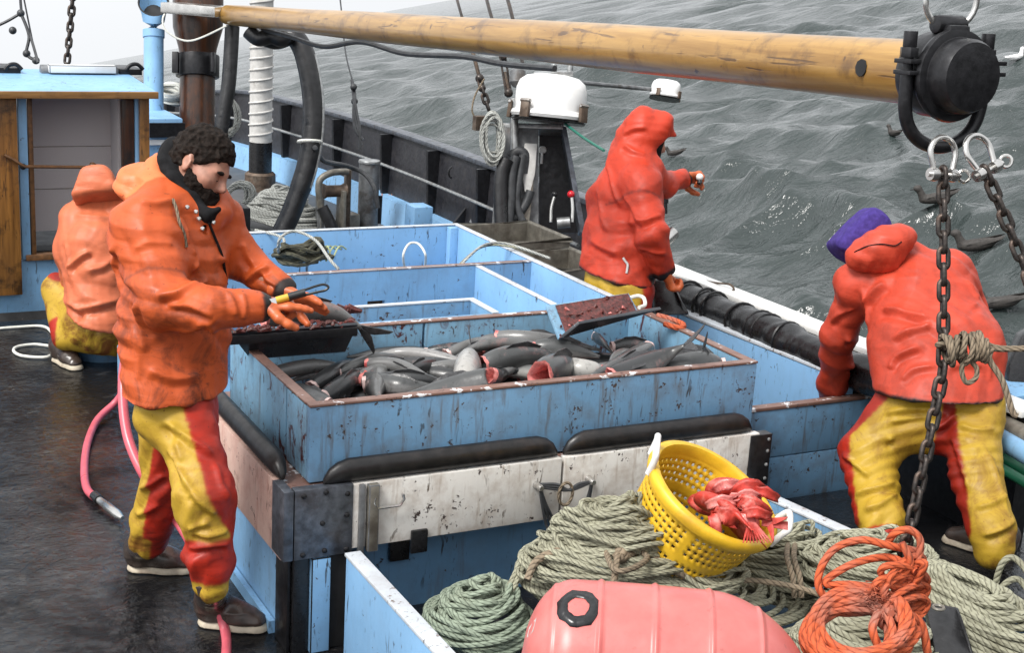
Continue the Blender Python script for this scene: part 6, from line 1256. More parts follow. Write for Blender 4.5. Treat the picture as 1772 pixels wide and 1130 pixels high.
# ===== the bearded fisherman at the table
def man1():
    F = nrm(RTh*.90-FWh*.42); Ls = np.cross(UP, F)                      # Ls points away from the camera
    nk, ch, wa, hm = jj([(310, 345, 4.90), (298, 430, 4.87), (302, 570, 4.85), (304, 735, 4.85)])
    rs = jj([(252, 396, 4.70), (284, 522, 4.60), (372, 534, 4.56), (452, 531, 4.62)]); ls = jj([(368, 385, 5.02), (424, 455, 5.06), (490, 503, 4.98)])
    rl = jj([(308, 690, 4.83), (358, 858, 4.71), (366, 975, 4.76), (366, 1010, 4.78)]); ll = jj([(290, 690, 4.97), (290, 830, 5.10), (262, 905, 5.20), (258, 935, 5.24)])
    Hc = J(349, 284, 4.88); f = nrm(RT*.83+DN*.54-FW*.22); u = nrm(-DN*.86+RT*.48-FW*.05); u = nrm(u-f*(u@f)); s = np.cross(f, u); s = s if s@FW < 0 else -s
    B = Sdf(); B.ell(Hc-f*.008+u*.022, (.098, .077, .100), (f, s, u), .03); B.ell(Hc+f*.040-u*.055, (.056, .058, .066), (f, s, u), .05); B.ell(Hc+f*.068-u*.100, (.026, .028, .022), (f, s, u), .04)
    B.ell(Hc+f*.079+u*.012, (.020, .050, .012), (f, s, u), .018); B.cone(Hc+f*.094+u*.004, Hc+f*.117-u*.034, .0085, .0125, .016); B.ell(Hc+f*.104-u*.040, (.012, .017, .009), (f, s, u), .010)
    for k in (1, -1):
        B.ell(Hc+f*.090+s*k*.031-u*.010, (.014, .017, .011), (f, s, u), .012, 's'); B.ell(Hc+f*.079+s*k*.031-u*.011, (.013, .015, .0115), (f, s, u), .005); B.ell(Hc+f*.060+s*k*.046-u*.030, (.03, .024, .024), (f, s, u), .03)
        B.ell(Hc-f*.012+s*k*.078-u*.012, (.019, .011, .033), (nrm(f+u*.2), nrm(s*k-f*.45), u), .010); B.ell(Hc-f*.010+s*k*.090-u*.010, (.010, .006, .020), (f, s, u), .006, 's')
    B.ell(Hc+f*.092-u*.068, (.014, .024, .006), (f, s, u), .008)
    B.cone(Hc-f*.028-u*.06, nk+UP*.02, .058, .066, .04); bodyskin(B, [nk, ch, wa, J(308, 690, 4.86)], [[nk, rs[0], rs[1]], [rs[1], rs[3]], [nk, ls[0], ls[1]], [ls[1], ls[2]]], [rl[:3], ll[:3]])
    lo, hi = bbox([Hc+UP*.05, *rs, *ls, *rl, *ll], .2); root = sdf_obj('person', B, lo, hi, .0062, 'skin'); tag(root, 'bearded fisherman in a bloodstained orange jacket cutting fish at the table', 'person')
    for k in (1, -1):
        m = MB(); c = Hc+f*.094+s*k*.031-u*.0135; m.tube([c+s*x-f*abs(x)*.28+u*(-.002-.0015*math.cos(x*90)) for x in np.linspace(-.014, .014, 7)], .0028, 'hair', 6); m.tube([c+s*x-f*abs(x)*.3+u*(.024+.003*math.cos(x*70))+f*.003 for x in np.linspace(-.020, .020, 7)], [.003, .006, .0075, .0075, .0075, .006, .003], 'hair', 6); m.build('eyebrow', root)
    H = Sdf(); H.ell(Hc-f*.012+u*.028, (.108, .088, .104), (f, s, u), .02); H.ell(Hc-f*.05-u*.012, (.066, .074, .07), (f, s, u), .03); n_ = nrm(u-f*.80)
    H.ops.append(('i', lambda p: -((p-Hc)@n_+.014), .006)); H.ops.append(('i', lambda p: -((p-Hc)@u+.062), .01))
    for k in (1, -1): H.ell(Hc-f*.008+s*k*.086-u*.014, (.021, .022, .034), (f, s, u), .006, 's')
    sdf_obj('hair', H, Hc-.2, Hc+.2, .0036, 'hair', root, disp=lambda v: .010*(1-np.abs(vnoise(v*34, 2)))**1.5-.004+.005*vnoise(v*75, 4))
    D = Sdf(); D.ell(Hc+f*.046-u*.070, (.066, .069, .070), (f, s, u), .03); D.ell(Hc+f*.078-u*.112, (.042, .046, .042), (f, s, u), .03)
    for k in (1, -1): D.cone(Hc+f*.012+s*k*.068-u*.005, Hc+f*.03+s*k*.058-u*.07, .016, .026, .03); D.cone(Hc+f*.108-u*.056, Hc+f*.086+s*k*.034-u*.075, .010, .011, .012)
    nb = nrm(-u-f*.28+0*s); D.ops.append(('i', lambda p: -((p-Hc)@nb-.026-.22*np.maximum(0, np.abs((p-Hc)@s)*-1+.02)), .006)); D.ell(Hc+f*.128-u*.070, (.02, .020, .0055), (f, s, u), .004, 's')
    for k in (1, -1): D.ops.insert(0, ('u', (lambda p, k=k: np.linalg.norm(p-(Hc+f*.016+s*k*.069-u*.030), axis=1)-.018), .01)) if False else None
    sdf_obj('beard', D, Hc-.25, Hc+.25, .0036, 'beard', root, disp=lambda v: .007*(1-np.abs(vnoise(v*48, 7)))**1.4-.003+.003*vnoise(v*110, 8))
    # jacket
    S = Sdf(); S.econe(nk+UP*.0, ch, Ls, (.13, .09), (.215, .152), .06); S.econe(ch, wa, Ls, (.215, .152), (.205, .152), .05); S.econe(wa, hm, Ls, (.205, .152), (.212, .152), .05)
    S.chain(rs, [.104, .086, .068, .050], .06); S.chain(ls, [.092, .070, .048], .05); S.cone(nk-Ls*.06, rs[0], .09, .10, .06); S.cone(nk+Ls*.06, ls[0], .09, .09, .06)
    hk = J(252, 318, 4.90); S.ell(hk, (.085, .135, .070), (nrm(F-UP*.35), Ls, nrm(UP+F*.35)), .05); cr = []
    for a in np.linspace(0, 2*math.pi, 15)[:-1]: cr.append(J(322, 336, 4.89)+F*.105*math.cos(a)-UP*(.075*math.cos(a)-.005)+Ls*.118*math.sin(a))
    for i in range(14): S.cone(cr[i], cr[(i+1) % 14], .036, .036, .03)
    c0 = J(318, 320, 4.89); S.ell(c0+UP*.03+F*.03, (.10, .088, .10), (nrm(F-UP*.7), Ls, nrm(UP+F*.7)), .025, 's'); S.cone(J(330, 330, 4.88), J(352, 400, 4.80), .05, .008, .02, 's')
    hp_ = J(318, 710, 4.67); S.ops.append(('i', lambda p: -((p-hp_)@nrm(UP+F*.02)), .008))
    wj = [S.ev]
    def colj(v):
        out = np.tile(V(ORANGE), (len(v), 1)); t = np.clip((1.55-v[:, 2])/.5, 0, 1)[:, None]; hood = np.linalg.norm((v-hk)/V(.14, .16, .12), axis=1) < 1; out[hood] = V(.76, .19, .065)
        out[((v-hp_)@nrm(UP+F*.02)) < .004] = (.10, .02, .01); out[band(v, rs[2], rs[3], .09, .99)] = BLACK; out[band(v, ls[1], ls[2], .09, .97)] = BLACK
        ua = seg_t(v, rs[0], rs[1]); out[(np.abs(ua-.70+.10*np.sin(v[:, 0]*9)) < .016) & (np.linalg.norm(v-rs[1], axis=1) < .16)] = (.30, .06, .02); return out
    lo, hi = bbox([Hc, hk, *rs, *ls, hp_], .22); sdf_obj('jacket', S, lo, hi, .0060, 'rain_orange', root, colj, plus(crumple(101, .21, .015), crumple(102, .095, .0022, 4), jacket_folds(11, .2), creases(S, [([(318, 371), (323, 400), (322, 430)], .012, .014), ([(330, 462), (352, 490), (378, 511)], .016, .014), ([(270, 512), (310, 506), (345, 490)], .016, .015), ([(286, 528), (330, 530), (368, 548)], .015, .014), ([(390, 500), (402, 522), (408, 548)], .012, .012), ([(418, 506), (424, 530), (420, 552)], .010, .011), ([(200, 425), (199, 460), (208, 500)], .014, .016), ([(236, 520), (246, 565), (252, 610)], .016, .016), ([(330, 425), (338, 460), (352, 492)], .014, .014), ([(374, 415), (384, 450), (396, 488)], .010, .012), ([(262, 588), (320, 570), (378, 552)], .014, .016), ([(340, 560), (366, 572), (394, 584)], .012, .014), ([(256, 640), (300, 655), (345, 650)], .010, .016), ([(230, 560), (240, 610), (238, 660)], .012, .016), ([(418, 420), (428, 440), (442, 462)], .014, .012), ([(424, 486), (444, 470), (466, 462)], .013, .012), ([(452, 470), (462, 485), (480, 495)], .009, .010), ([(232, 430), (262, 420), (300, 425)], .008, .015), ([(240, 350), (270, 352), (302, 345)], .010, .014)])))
    K = Sdf(); K.chain(jj([(300, 262, 4.90), (300, 300, 4.90), (320, 348, 4.88), (348, 385, 4.85)]), [.050, .062, .074, .05], .03); K.ell(J(303, 300, 4.90), (.085, .088, .07), (F, Ls, UP), .03)
    for k in (1, -1): K.cone(J(316, 318, 4.89)+s*k*.072, J(366, 374, 4.84)+s*k*.04, .026, .022, .03)
    K.cone(J(362, 372, 4.82), J(378, 362, 4.79), .020, .013, .02); sdf_obj('hoodie', K, nk-.3, nk+.35, .006, 'hoodie', root, disp=lambda v: .006*vnoise(v*22, 3))
    m = MB()
    for px, py in ((326, 359), (341, 367), (346, 379), (352, 396), (378, 364), (371, 385)):
        p = hit(S, px, py)-FW*.016; m.lathe([(.0075, -.012), (.0075, .001), (.004, .004)], p, -FW+RT*.2, 'stainless', 12)
    m.build('snap', root)
    m = MB(); m.tube(spline([hit(S, *q)-FW*.010 for q in ((300, 345), (306, 360), (312, 385), (320, 405), (324, 428))], 5), .0055, 'rope_brown', 8); m.build('drawstring', root)
    m = MB(); m.tube(spline([hit(S, *q)-FW*.004 for q in ((362, 385), (372, 410), (384, 440), (390, 470), (393, 492))], 5), .0045, 'hoodie', 6); m.build('zip', root)
    # trousers
    T = Sdf(); T.econe(J(308, 640, 4.86), J(306, 720, 4.87), Ls, (.17, .105), (.175, .115), .05); T.chain(rl, [.104, .092, .074, .062], .05); T.chain(ll, [.112, .090, .076, .070], .05)
    T.cone(rl[1]-RT*.02, rl[1]+DN*.06-RT*.03, .092, .07, .04); T.ell(J(352, 962, 4.74), (.072, .07, .04), None, .03)
    ra, rb, ka = rl[0], rl[1], rl[2]
    def colt(v):
        out = np.tile(V(YEL), (len(v), 1)); px = (v-CO)@MC.T; q = np.stack([px[:, 0]/px[:, 2]*FOC+IW/2, px[:, 1]/px[:, 2]*FOC+IH/2], 1)
        near = np.minimum(np.abs(np.linalg.norm(v-rb, axis=1)), 9) ; isr = np.minimum(np.linalg.norm(v-ra, axis=1), np.minimum(np.linalg.norm(v-rb, axis=1), np.linalg.norm(v-rl[3], axis=1)))
        dr = np.min([np.linalg.norm(v-(ra+(rb-ra)*t), axis=1) for t in np.linspace(0, 1, 8)]+[np.linalg.norm(v-(rb+(ka-rb)*t), axis=1) for t in np.linspace(0, 1.3, 8)], 0)
        dl = np.min([np.linalg.norm(v-(ll[0]+(ll[1]-ll[0])*t), axis=1) for t in np.linspace(0, 1, 8)]+[np.linalg.norm(v-(ll[1]+(ll[3]-ll[1])*t), axis=1) for t in np.linspace(0, 1.1, 8)], 0)
        t1 = seg_t(v, ra, rb); axv = ra+np.clip(t1, 0, 1.6)[:, None]*(rb-ra); red = ((v-axv)@nrm(RTh*.95-FWh*.2) > .030-.005*t1) & (dr < dl)
        t2 = seg_t(v, rb, rl[3]); red |= (dr < dl) & (t2 > .42) & (t2 < .93)
        t3 = seg_t(v, ll[0], ll[3]); axl = ll[0]+np.clip(t3, 0, 1.2)[:, None]*(ll[3]-ll[0]); red |= (dl < dr) & ((v-axl)@RTh > -.012+.03*(t3 > .9)); out[red] = STRIPE; return out
    lo, hi = bbox([*rl, *ll, J(308, 640, 4.86)], .2); sdf_obj('trousers', T, lo, hi, .0072, 'rain_trousers', root, colt, plus(crumple(103, .17, .013), crumple(104, .095, .0022, 4), creases(T, [([(282, 728), (324, 756), (368, 790)], .018, .014), ([(290, 776), (312, 815), (334, 853)], .016, .014), ([(332, 850), (352, 874), (374, 892)], .018, .014), ([(326, 916), (342, 912), (362, 905)], .012, .012), ([(326, 950), (360, 944), (396, 942)], .014, .011), ([(330, 922), (362, 928), (396, 918)], .014, .012), ([(236, 892), (256, 884), (278, 872)], .014, .013), ([(244, 845), (262, 838), (286, 822)], .014, .013), ([(372, 800), (384, 840), (398, 868)], .012, .013), ([(300, 730), (306, 770), (316, 800)], .010, .014)])))
    boot(root, rl[3]+V(0, 0, -.0), P(345, 1078, Z=.0), P(462, 1092, Z=.0), .06); boot(root, ll[3], P(222, 985, Z=.0), P(335, 990, Z=.0), .066)
    G = Sdf(); hand(G, J(454, 528, 4.62), RT*.97-DN*.06+FW*.2, DN*.85+FW*.35, -1, (1.15, 1.25, .8), .0, 1.0, (.12, .16, .10), .0035); w = J(456, 530, 4.62); sdf_obj('glove', G, w-.2, w+.25, .0042, 'glove', root)
    G = Sdf(); w2 = J(496, 508, 4.97); hand(G, w2, RT*.90+DN*.30-FW*.10, DN*.8-FW*.4, 1, (.06, .12, .12), .0, .95, None, .0042); sdf_obj('glove', G, w2-.2, w2+.25, .0042, 'glove', root)
    kn = thing('knife', 'knife with a black looped handle held over the left cutting tray', 'knife', J(480, 520, 4.60)); a, b_ = J(478, 520, 4.60), J(528, 506, 4.62); c = J(562, 498, 4.63)
    m = MB(); m.tube([a, a+(b_-a)*.45], .012, 'knife_yellow', 10); m.build('ferrule', kn); m = MB(); m.tube([a+(b_-a)*.42, b_], .0135, 'knife_black', 10); d = nrm(c-b_); up = nrm(-DN-d*(-DN@d)); m.tube(spline([b_+up*.008, b_+d*.04+up*.012, c+up*.011, c+d*.012, c-up*.008, b_+d*.04-up*.008, b_-up*.008], 4), .0042, 'knife_black', 8); m.build('grip', kn)
    m = MB(); m.slab([a+up*.010, a-up*.010, a-d*.16-up*.006, a-d*.18+up*.004], -FW*.002, 'blade_steel'); m.build('blade', kn)
man1()

# ===== crouching man at the far left
def man2():
    D0 = 8.2; nk, ch, wa = jj([(172, 352, 8.2), (164, 430, 8.12), (172, 560, 8.1)]); sl = jj([(130, 378, 8.15), (119, 440, 8.12), (128, 500, 8.3)]); sr = jj([(212, 378, 8.15), (225, 450, 8.12), (215, 520, 8.3)])
    lg = jj([(150, 555, 8.2), (100, 500, 8.32), (112, 585, 8.2)]); l2 = jj([(190, 560, 8.2), (215, 520, 8.5), (215, 600, 8.4)]); lg[2][2] = max(lg[2][2], .14); hd = J(176, 330, 8.28)
    B = Sdf(); B.ell(hd, (.09, .10, .11), None, .04); bodyskin(B, [nk, ch, ch*.4+wa*.6], [[nk, sl[0], sl[1]], [sl[1], sl[2]], [nk, sr[0], sr[1]], [sr[1], sr[2]]], [lg, l2]); lo, hi = bbox([hd, *sl, *sr, *lg, *l2], .2)
    root = sdf_obj('person', B, lo, hi, .012, 'skin'); tag(root, 'crouching fisherman with his hood up and back turned beside the cabin', 'person')
    S = Sdf(); S.econe(nk, ch, RTh, (.15, .10), (.185, .165), .07); S.econe(ch, wa, RTh, (.185, .17), (.175, .18), .06); S.chain(sl, [.085, .078, .065], .06); S.chain(sr, [.085, .078, .065], .06)
    Q = Sdf(); pg = [(130, 362), (140, 326), (148, 303), (188, 295), (202, 306), (215, 346), (182, 354)]; pc = J(172, 330, 8.12); Q.ell(pc+DN*.04, (.30, .30, .150), (RT, DN, FW), .03); pg = [J(x, y, 8.12) for x, y in pg]
    for k in range(7): a_, b_ = pg[k], pg[(k+1) % 7]; e_ = nrm(b_-a_); n_ = nrm(np.cross(e_, FW+DN*.35)); n_ = n_ if n_@(pc-a_) > 0 else -n_; Q.ops.append(('i', (lambda p, o=a_, n=n_: -((p-o)@n)), .03))
    sdf_obj('hood', Q, pc-.3, pc+.3, .009, 'rain_faded', root, const(PALEOR), plus(crumple(113, .12, .007)))
    hp_ = J(172, 574, 7.95); hn = nrm(UP+RTh*.25); S.ops.append(('i', lambda p: -((p-hp_)@hn), .01))
    lo, hi = bbox([hd, *sl, *sr, wa], .22); sdf_obj('jacket', S, lo, hi, .010, 'rain_faded', root, const(PALEOR), plus(crumple(105, .22, .015), crumple(106, .095, .0022, 4), creases(S, [([(118, 464), (136, 446), (156, 434)], .020, .018), ([(110, 508), (124, 528), (142, 545)], .018, .018), ([(126, 536), (165, 530), (206, 518)], .020, .018), ([(130, 372), (160, 376), (200, 372)], .012, .020), ([(150, 470), (180, 460), (205, 440)], .016, .020), ([(112, 420), (118, 450), (122, 480)], .012, .016)], near=6)))
    T = Sdf(); T.chain(lg, [.115, .090, .072], .05); T.chain(l2, [.11, .09, .07], .05); T.cone(lg[0], l2[0], .13, .13, .05); T.cone(lg[0]-UP*.06, l2[0]-UP*.06, .13, .13, .05)
    def colt(v):
        o = np.tile(V(YEL), (len(v), 1)); kx = np.linalg.norm(v-(lg[1]+UP*.09+RTh*.02), axis=1); o[kx < .075] = STRIPE; o[(seg_t(v, lg[1], lg[2]) > .68) & (((v-lg[2])@RTh) < -.035)] = STRIPE; return o
    lo, hi = bbox([*lg, *l2], .2); sdf_obj('trousers', T, lo, hi, .010, 'rain_trousers', root, colt, crumple(115, .13, .012))
    h = P(104, 628, Z=.0); boot(root, h+V(.02, .03, .16), P(98, 622, Z=0), P(136, 642, Z=0), .062); boot(root, l2[2]*V(1, 1, 0)+UP*.16, l2[2]*V(1, 1, 0)-RTh*.05, l2[2]*V(1, 1, 0)+RTh*.2)
    for q, n in ((sl[2], 1), (sr[2], -1)):
        G = Sdf(); hand(G, q, nrm(FWh-UP*.3), -UP, n); sdf_obj('glove', G, q-.2, q+.25, .007, 'glove', root)
man2()

# ===== man in the red hood at the rail
def man3():
    F = nrm(RTh*.75+FWh*.66); Ls = nrm(RTh*.66-FWh*.75); nk, ch, wa, hm = jj([(1098, 290, 7.12), (1082, 345, 7.12), (1072, 430, 7.10), (1066, 500, 7.08)])
    ra = jj([(1107, 318, 6.96), (1128, 405, 6.86), (1149, 466, 6.96)]); la = jj([(1118, 305, 7.30), (1148, 320, 7.42), (1182, 307, 7.56)]); hd = J(1117, 236, 7.12)
    rl = [J(1088, 500, 7.02), J(1090, 620, 7.0), J(1088, 500, 7.02)*V(1, 1, 0)+UP*.12+F*.02]; ll = [J(1052, 500, 7.2), J(1055, 620, 7.2), J(1052, 500, 7.2)*V(1, 1, 0)+UP*.12]
    f = nrm(RT*.90+DN*.36+FW*.05); u = nrm(UP+f*.3); u = nrm(u-f*(u@f)); s = np.cross(f, u)
    B = Sdf(); B.ell(hd+u*.0, (.095, .075, .115), (f, s, u), .03); B.ell(hd+f*.05-u*.075, (.05, .05, .05), (f, s, u), .04); B.cone(hd+f*.085, hd+f*.108-u*.03, .012, .014, .02); B.cone(hd-u*.08, nk, .06, .065, .04)
    bodyskin(B, [nk, ch, wa, hm], [[nk, ra[0], ra[1]], [ra[1], ra[2]], [nk, la[0], la[1]], [la[1], la[2]]], [rl, ll]); lo, hi = bbox([hd, *ra, *la, *rl, *ll], .2)
    root = sdf_obj('person', B, lo, hi, .009, 'skin'); tag(root, 'fisherman with his red hood up pointing at the sea by the rail', 'person')
    S = Sdf(); S.econe(nk, ch, Ls, (.13, .10), (.205, .135), .06); S.econe(ch, wa, Ls, (.205, .135), (.20, .150), .05); S.econe(wa, hm, Ls, (.20, .150), (.205, .160), .05); S.chain(ra, [.088, .078, .056], .05); S.chain(la, [.085, .068, .050], .05); S.cone(nk, ra[0], .09, .085, .06); S.cone(nk, la[0], .09, .085, .06)
    S.ell(hd-f*.010+u*.012, (.125, .108, .135), (f, s, u), .03); S.cone(hd+f*.05+u*.085, hd+f*.125+u*.055, .055, .022, .04); S.cone(hd-u*.10-f*.02, nk, .115, .12, .05); S.cone(hd-u*.10+f*.06, nk+f*.06, .07, .09, .04)
    S.ell(hd+f*.125-u*.045, (.115, .078, .092), (f, s, u), .02, 's')
    hp_ = J(1066, 481, 7.05); hn = nrm(UP+RTh*.12); S.ops.append(('i', lambda p: -((p-hp_)@hn), .008))
    def colj(v):
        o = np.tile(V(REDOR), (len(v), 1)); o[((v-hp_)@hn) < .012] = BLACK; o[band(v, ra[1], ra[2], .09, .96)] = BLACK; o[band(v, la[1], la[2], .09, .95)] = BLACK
        t = seg_t(v, ra[0], ra[1]); o[(np.abs(t-.30-(v@RTh-ra[0]@RTh)*1.0) < .018) & (np.linalg.norm(v-ra[0], axis=1) < .2)] = (.22, .02, .01); return o
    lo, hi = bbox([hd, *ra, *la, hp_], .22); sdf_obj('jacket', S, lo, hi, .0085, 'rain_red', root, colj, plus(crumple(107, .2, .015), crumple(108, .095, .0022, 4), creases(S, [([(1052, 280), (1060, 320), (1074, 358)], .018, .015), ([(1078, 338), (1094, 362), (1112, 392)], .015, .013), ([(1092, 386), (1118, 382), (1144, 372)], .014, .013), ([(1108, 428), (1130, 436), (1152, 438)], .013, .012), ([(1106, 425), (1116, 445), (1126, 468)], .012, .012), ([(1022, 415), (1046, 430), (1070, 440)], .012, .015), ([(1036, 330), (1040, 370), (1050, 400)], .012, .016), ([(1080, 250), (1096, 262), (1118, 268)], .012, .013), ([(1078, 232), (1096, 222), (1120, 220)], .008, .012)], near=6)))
    m = MB(); m.tube(spline([hit(S, *q)-FW*.006 for q in ((1078, 446), (1082, 452), (1086, 458), (1085, 468), (1084, 473))], 4), .006, 'spiral_white', 6); m.build('paint_smear', root)
    K = Sdf(); K.ell(hd+f*.012-u*.01, (.088, .082, .110), (f, s, u), .03); K.ell(hd+f*.05-u*.08, (.06, .06, .06), (f, s, u), .03); sdf_obj('hood_shade', K, hd-.25, hd+.25, .008, 'hoodie', root)  # black shell over the face stands in for the shade inside the hood
    T = Sdf(); T.econe(J(1068, 460, 7.1), J(1068, 510, 7.1), Ls, (.17, .14), (.17, .14), .04); T.chain(rl, [.12, .10, .085], .05); T.chain(ll, [.12, .10, .085], .05)
    lo, hi = bbox([*rl, *ll, wa], .2); sdf_obj('trousers', T, lo, hi, .011, 'rain_trousers', root, lambda v: np.where((((v-rl[0])@RTh) > .055)[:, None], V(STRIPE), V(YEL)), crumple(116, .13, .012))
    for l in (rl, ll): g = l[2]*V(1, 1, 0); boot(root, g+UP*.15, g-F*.08, g+F*.2)
    G = Sdf(); w = ra[2]+nrm(ra[2]-ra[1])*.02; hand(G, w, nrm(DN*.75+RT*.35+FW*.3), nrm(RT*.8+FW*.2-DN*.2), -1, (.9, 1.1, .8), .0, 1.0, None, .004); sdf_obj('glove', G, w-.22, w+.25, .0055, 'glove', root)
    G = Sdf(); w = la[2]; hand(G, w, nrm(RT*.9+FW*.35-DN*.05), nrm(DN*.7-FW*.5), 1, (1.1, 1.2, .9), .0, 1.0, (.5, .9, .7), .004); sdf_obj('glove', G, w-.22, w+.25, .0055, 'glove', root)
    m = MB(); a = la[2]+RT*.085+FW*.02-FW*.04; m.ball(a, .020, 'white_plastic', 10); m.lathe([(.012, 0), (.016, .02), (.004, .03)], a+DN*.01, DN, 'black_rubber', 10); tag(m.build('hook_tag'), 'small white and black piece in the raised glove over the sea', 'gear')
    m = MB(); m.cyl(P(1140, 425, D=7.2), P(1166, 402, D=7.25), .034, 'stainless', 18); tag(m.build('steel_tube'), 'short steel tube sticking out beside the elbow of the red hooded man', 'tube')
    m = MB(); a = P(1145, 352, D=7.35); m.tube([a, a+DN*.055], .03, 'black_rubber', 12); m.tube([a-DN*.02, a], .036, 'black_metal', 12); tag(m.build('rail_fitting'), 'small black capped fitting in front of the red hooded man', 'fitting')
    m = MB(); q = [P(1128, 482, D=7.3), P(1168, 486, D=7.3), P(1180, 520, D=7.2), P(1195, 545, D=7.2), P(1135, 545, D=7.2)]; m.slab(q, FW*.12, 'black_rubber'); tag(m.build('rail_end', bevel=.02), 'black rubber covered rail end under the glove of the red hooded man', 'rail end')
man3()

# ===== man bending over the side at the right
def man4():
    nk, ch, wa, hm = jj([(1530, 455, 6.15), (1590, 510, 6.05), (1622, 610, 5.88), (1628, 725, 5.75)]); la = jj([(1488, 490, 6.12), (1450, 585, 6.28), (1441, 690, 6.62), (1440, 730, 6.7)]); ra = jj([(1640, 480, 6.15), (1700, 600, 6.2), (1690, 690, 6.3)])
    rl = jj([(1682, 705, 5.78), (1688, 820, 5.60), (1716, 915, 5.47), (1722, 950, 5.46)]); ll = jj([(1568, 715, 5.82), (1502, 785, 5.82), (1522, 895, 5.66), (1528, 935, 5.62)]); hd = J(1482, 408, 6.28)
    B = Sdf(); B.ell(hd+RT*.03+DN*.02, (.07, .07, .07), None, .03); B.cone(hd+RT*.03+DN*.02, nk, .06, .07, .04); bodyskin(B, [nk, ch, wa, J(1628, 690, 5.8)], [[nk, la[0], la[1]], [la[1], la[3]], [nk, ra[0], ra[1]], [ra[1], ra[2]]], [ll[:3], rl[:3]]); lo, hi = bbox([hd, *la, *ra, *rl, *ll], .2)
    root = sdf_obj('person', B, lo, hi, .011, 'skin'); tag(root, 'fisherman in a purple hood bending over the side, seen from behind the chain', 'person')
    S = Sdf(); sv = nrm(RT*.95-DN*.25); S.econe(nk, ch, sv, (.15, .10), (.225, .16), .06); S.econe(ch, wa, sv, (.225, .16), (.268, .185), .05); S.econe(wa, hm, RTh, (.268, .185), (.262, .185), .05)
    S.chain(ra, [.10, .085, .06], .06); S.cone(nk, ra[0], .09, .10, .06)
    hp_ = J(1628, 686, 5.75); hn = nrm(UP-RTh*.02+FWh*.1); S.ops.append(('i', lambda p: -((p-hp_)@hn), .008))
    S.chain(la+[la[3]+(la[3]-la[2])*1.2], [.088, .078, .066, .064, .062], .05); S.cone(nk, la[0], .09, .09, .06)
    def colj(v):
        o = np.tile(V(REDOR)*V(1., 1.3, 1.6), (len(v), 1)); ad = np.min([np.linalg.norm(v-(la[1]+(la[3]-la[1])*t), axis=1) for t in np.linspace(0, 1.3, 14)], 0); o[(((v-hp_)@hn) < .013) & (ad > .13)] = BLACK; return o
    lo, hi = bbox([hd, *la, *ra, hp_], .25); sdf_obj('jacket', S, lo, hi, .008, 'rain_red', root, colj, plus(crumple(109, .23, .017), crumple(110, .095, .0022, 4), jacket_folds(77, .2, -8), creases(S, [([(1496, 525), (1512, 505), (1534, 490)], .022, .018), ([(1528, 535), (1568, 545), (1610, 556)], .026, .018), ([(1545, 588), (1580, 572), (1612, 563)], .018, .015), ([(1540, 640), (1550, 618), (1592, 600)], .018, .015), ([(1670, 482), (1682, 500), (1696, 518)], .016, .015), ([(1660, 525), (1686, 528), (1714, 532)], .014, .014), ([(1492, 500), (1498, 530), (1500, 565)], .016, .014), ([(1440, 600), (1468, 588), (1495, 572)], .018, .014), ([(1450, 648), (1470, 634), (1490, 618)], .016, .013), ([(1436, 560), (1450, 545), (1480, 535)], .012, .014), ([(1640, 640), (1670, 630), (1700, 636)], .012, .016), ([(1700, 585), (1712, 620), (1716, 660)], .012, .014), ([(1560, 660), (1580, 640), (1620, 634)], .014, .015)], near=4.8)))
    Hs = Sdf(); a = J(1527, 426, 6.0); Hs.ell(a, (.150, .10, .082), (nrm(RT-DN*.42), FW, nrm(-DN-RT*.42)), .03); Hs.cone(a-RT*.10+DN*.05, a+RT*.02+DN*.055, .05, .06, .04); Hs.ops.append(('s', (lambda p, o=a+DN*.012: (np.abs((p-o)@nrm(-DN-RT*.3))-.002)+np.maximum(0, .04+(p-o)@FW)*.0), .008)) if False else None
    sdf_obj('hood', Hs, a-.3, a+.3, .007, 'rain_red', root, const(V(REDOR)*V(1., 1.3, 1.6)), plus(crumple(114, .10, .006)))
    m = MB(); m.tube(spline([hit(Hs, *q, 4.5)-FW*.002 for q in ((1478, 436), (1500, 426), (1525, 422), (1548, 425), (1560, 418))], 5), .0025, 'hoodie', 6); m.build('hood_crease', root)  # thin black tube draws the shade in the hood's crease
    Pz = Sdf(); pg = [(1431, 428), (1440, 410), (1499, 356), (1519, 360), (1540, 392), (1490, 474), (1468, 458)]; pc = J(1484, 412, 6.2); Pz.ell(pc, (.25, .25, .14), (RT, DN, FW), .03); pg = [J(x, y, 6.2) for x, y in pg]
    for k in range(7): a_, b_ = pg[k], pg[(k+1) % 7]; e_ = nrm(b_-a_); n_ = nrm(np.cross(e_, FW)); n_ = n_ if n_@(pc-a_) > 0 else -n_; Pz.ops.append(('i', (lambda p, o=a_, n=n_: -((p-o)@n)), .045))
    sdf_obj('fleece_hood', Pz, hd-.35, hd+.35, .008, 'purple_fleece', root, disp=folds(np.diag([6, 6, 9]), .010, np.diag([14, 14, 18]), .003, 91))
    T = Sdf(); T.econe(J(1626, 640, 5.85), J(1626, 720, 5.82), RTh, (.235, .165), (.215, .16), .06); T.chain(ll, [.135, .115, .092, .082], .06); T.chain(rl, [.128, .098, .088, .078], .06)
    la0, la1, la2 = ll[0], ll[1], ll[3]
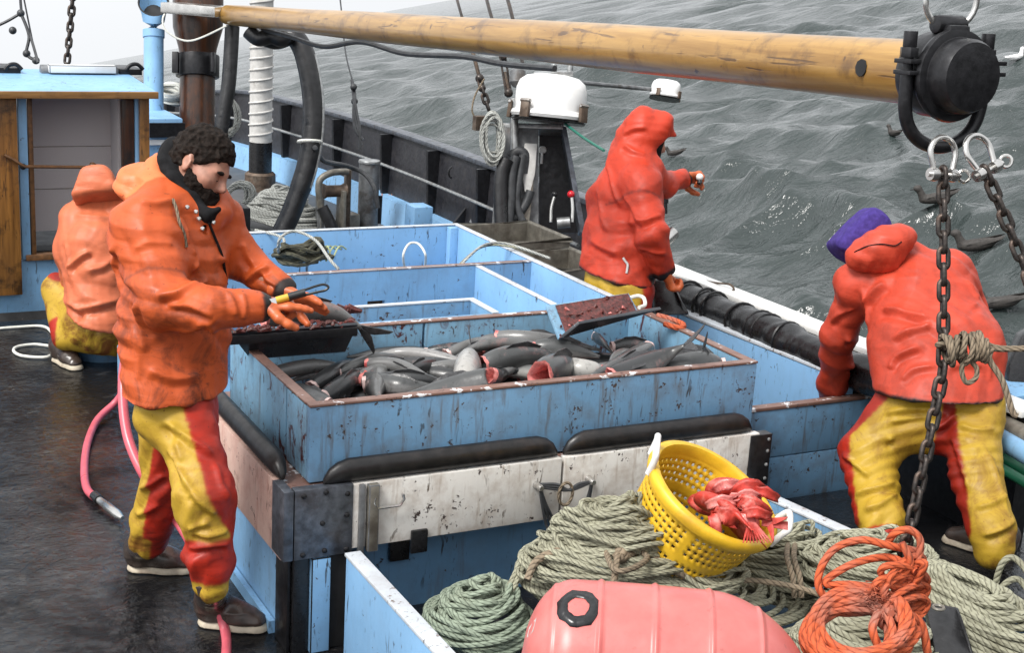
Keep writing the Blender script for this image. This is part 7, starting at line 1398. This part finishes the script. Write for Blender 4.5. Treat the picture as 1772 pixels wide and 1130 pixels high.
    def colt(v):
        o = np.tile(V(YEL)*V(.98, .98, .9), (len(v), 1)); dl = np.min([np.linalg.norm(v-(la0+(la1-la0)*t), axis=1) for t in np.linspace(0, 1, 8)]+[np.linalg.norm(v-(la1+(la2-la1)*t), axis=1) for t in np.linspace(0, 1, 8)], 0); dr = np.min([np.linalg.norm(v-(rl[0]+(rl[3]-rl[0])*t), axis=1) for t in np.linspace(0, 1, 12)], 0)
        tl = seg_t(v, la0, la1); ax = np.where((tl < 1)[:, None], la0+np.clip(tl, 0, 1)[:, None]*(la1-la0), la1+np.clip(seg_t(v, la1, la2), 0, 1)[:, None]*(la2-la1)); o[(dl < dr) & ((v-ax)@nrm(RTh*.75-UP*.1-DN*.5*0+FWh*-.15) < -.088)] = STRIPE
        o[(dl < dr) & (seg_t(v, la1, la2) > .93)] = STRIPE; tr = np.clip(seg_t(v, rl[0], rl[3]), 0, 1); axr = rl[0]+tr[:, None]*(rl[3]-rl[0]); o[(dr < dl) & ((v-axr)@nrm(RTh-FWh*.15) < -.094)] = V(STRIPE)*.7; return o  # right leg's inner stripe is darkened, its shade put into the colour
    lo, hi = bbox([*rl, *ll, wa], .22); sdf_obj('trousers', T, lo, hi, .008, 'rain_trousers', root, colt, plus(crumple(111, .18, .014), crumple(112, .095, .0022, 4), creases(T, [([(1450, 773), (1540, 760), (1618, 742), (1662, 714)], .022, .014), ([(1458, 786), (1482, 806), (1506, 826)], .014, .012), ([(1481, 856), (1515, 845), (1548, 834)], .018, .014), ([(1495, 884), (1524, 872), (1552, 852)], .018, .014), ([(1528, 716), (1576, 708), (1630, 710)], .014, .013), ([(1540, 730), (1590, 722), (1640, 716)], .010, .012), ([(1648, 758), (1662, 800), (1676, 845)], .018, .016), ([(1706, 780), (1726, 830), (1744, 884)], .018, .015), ([(1700, 926), (1730, 918), (1756, 900)], .016, .013), ([(1690, 880), (1716, 872), (1740, 858)], .012, .013), ([(1660, 735), (1690, 745), (1722, 742)], .014, .014)], near=4.8)))
    boot(root, rl[3]-UP*.02, P(1752, 968, Z=.161), P(1632, 935, Z=.161), .062); boot(root, ll[3]-UP*.03, P(1548, 958, Z=.161), P(1490, 930, Z=.161), .062)
    for q, n in ((la[3], 1), (ra[2], -1)):
        G = Sdf(); hand(G, q, nrm(DN*.8+FWh*.5), FWh, n); sdf_obj('glove', G, q-.2, q+.25, .007, 'glove', root)
man4()
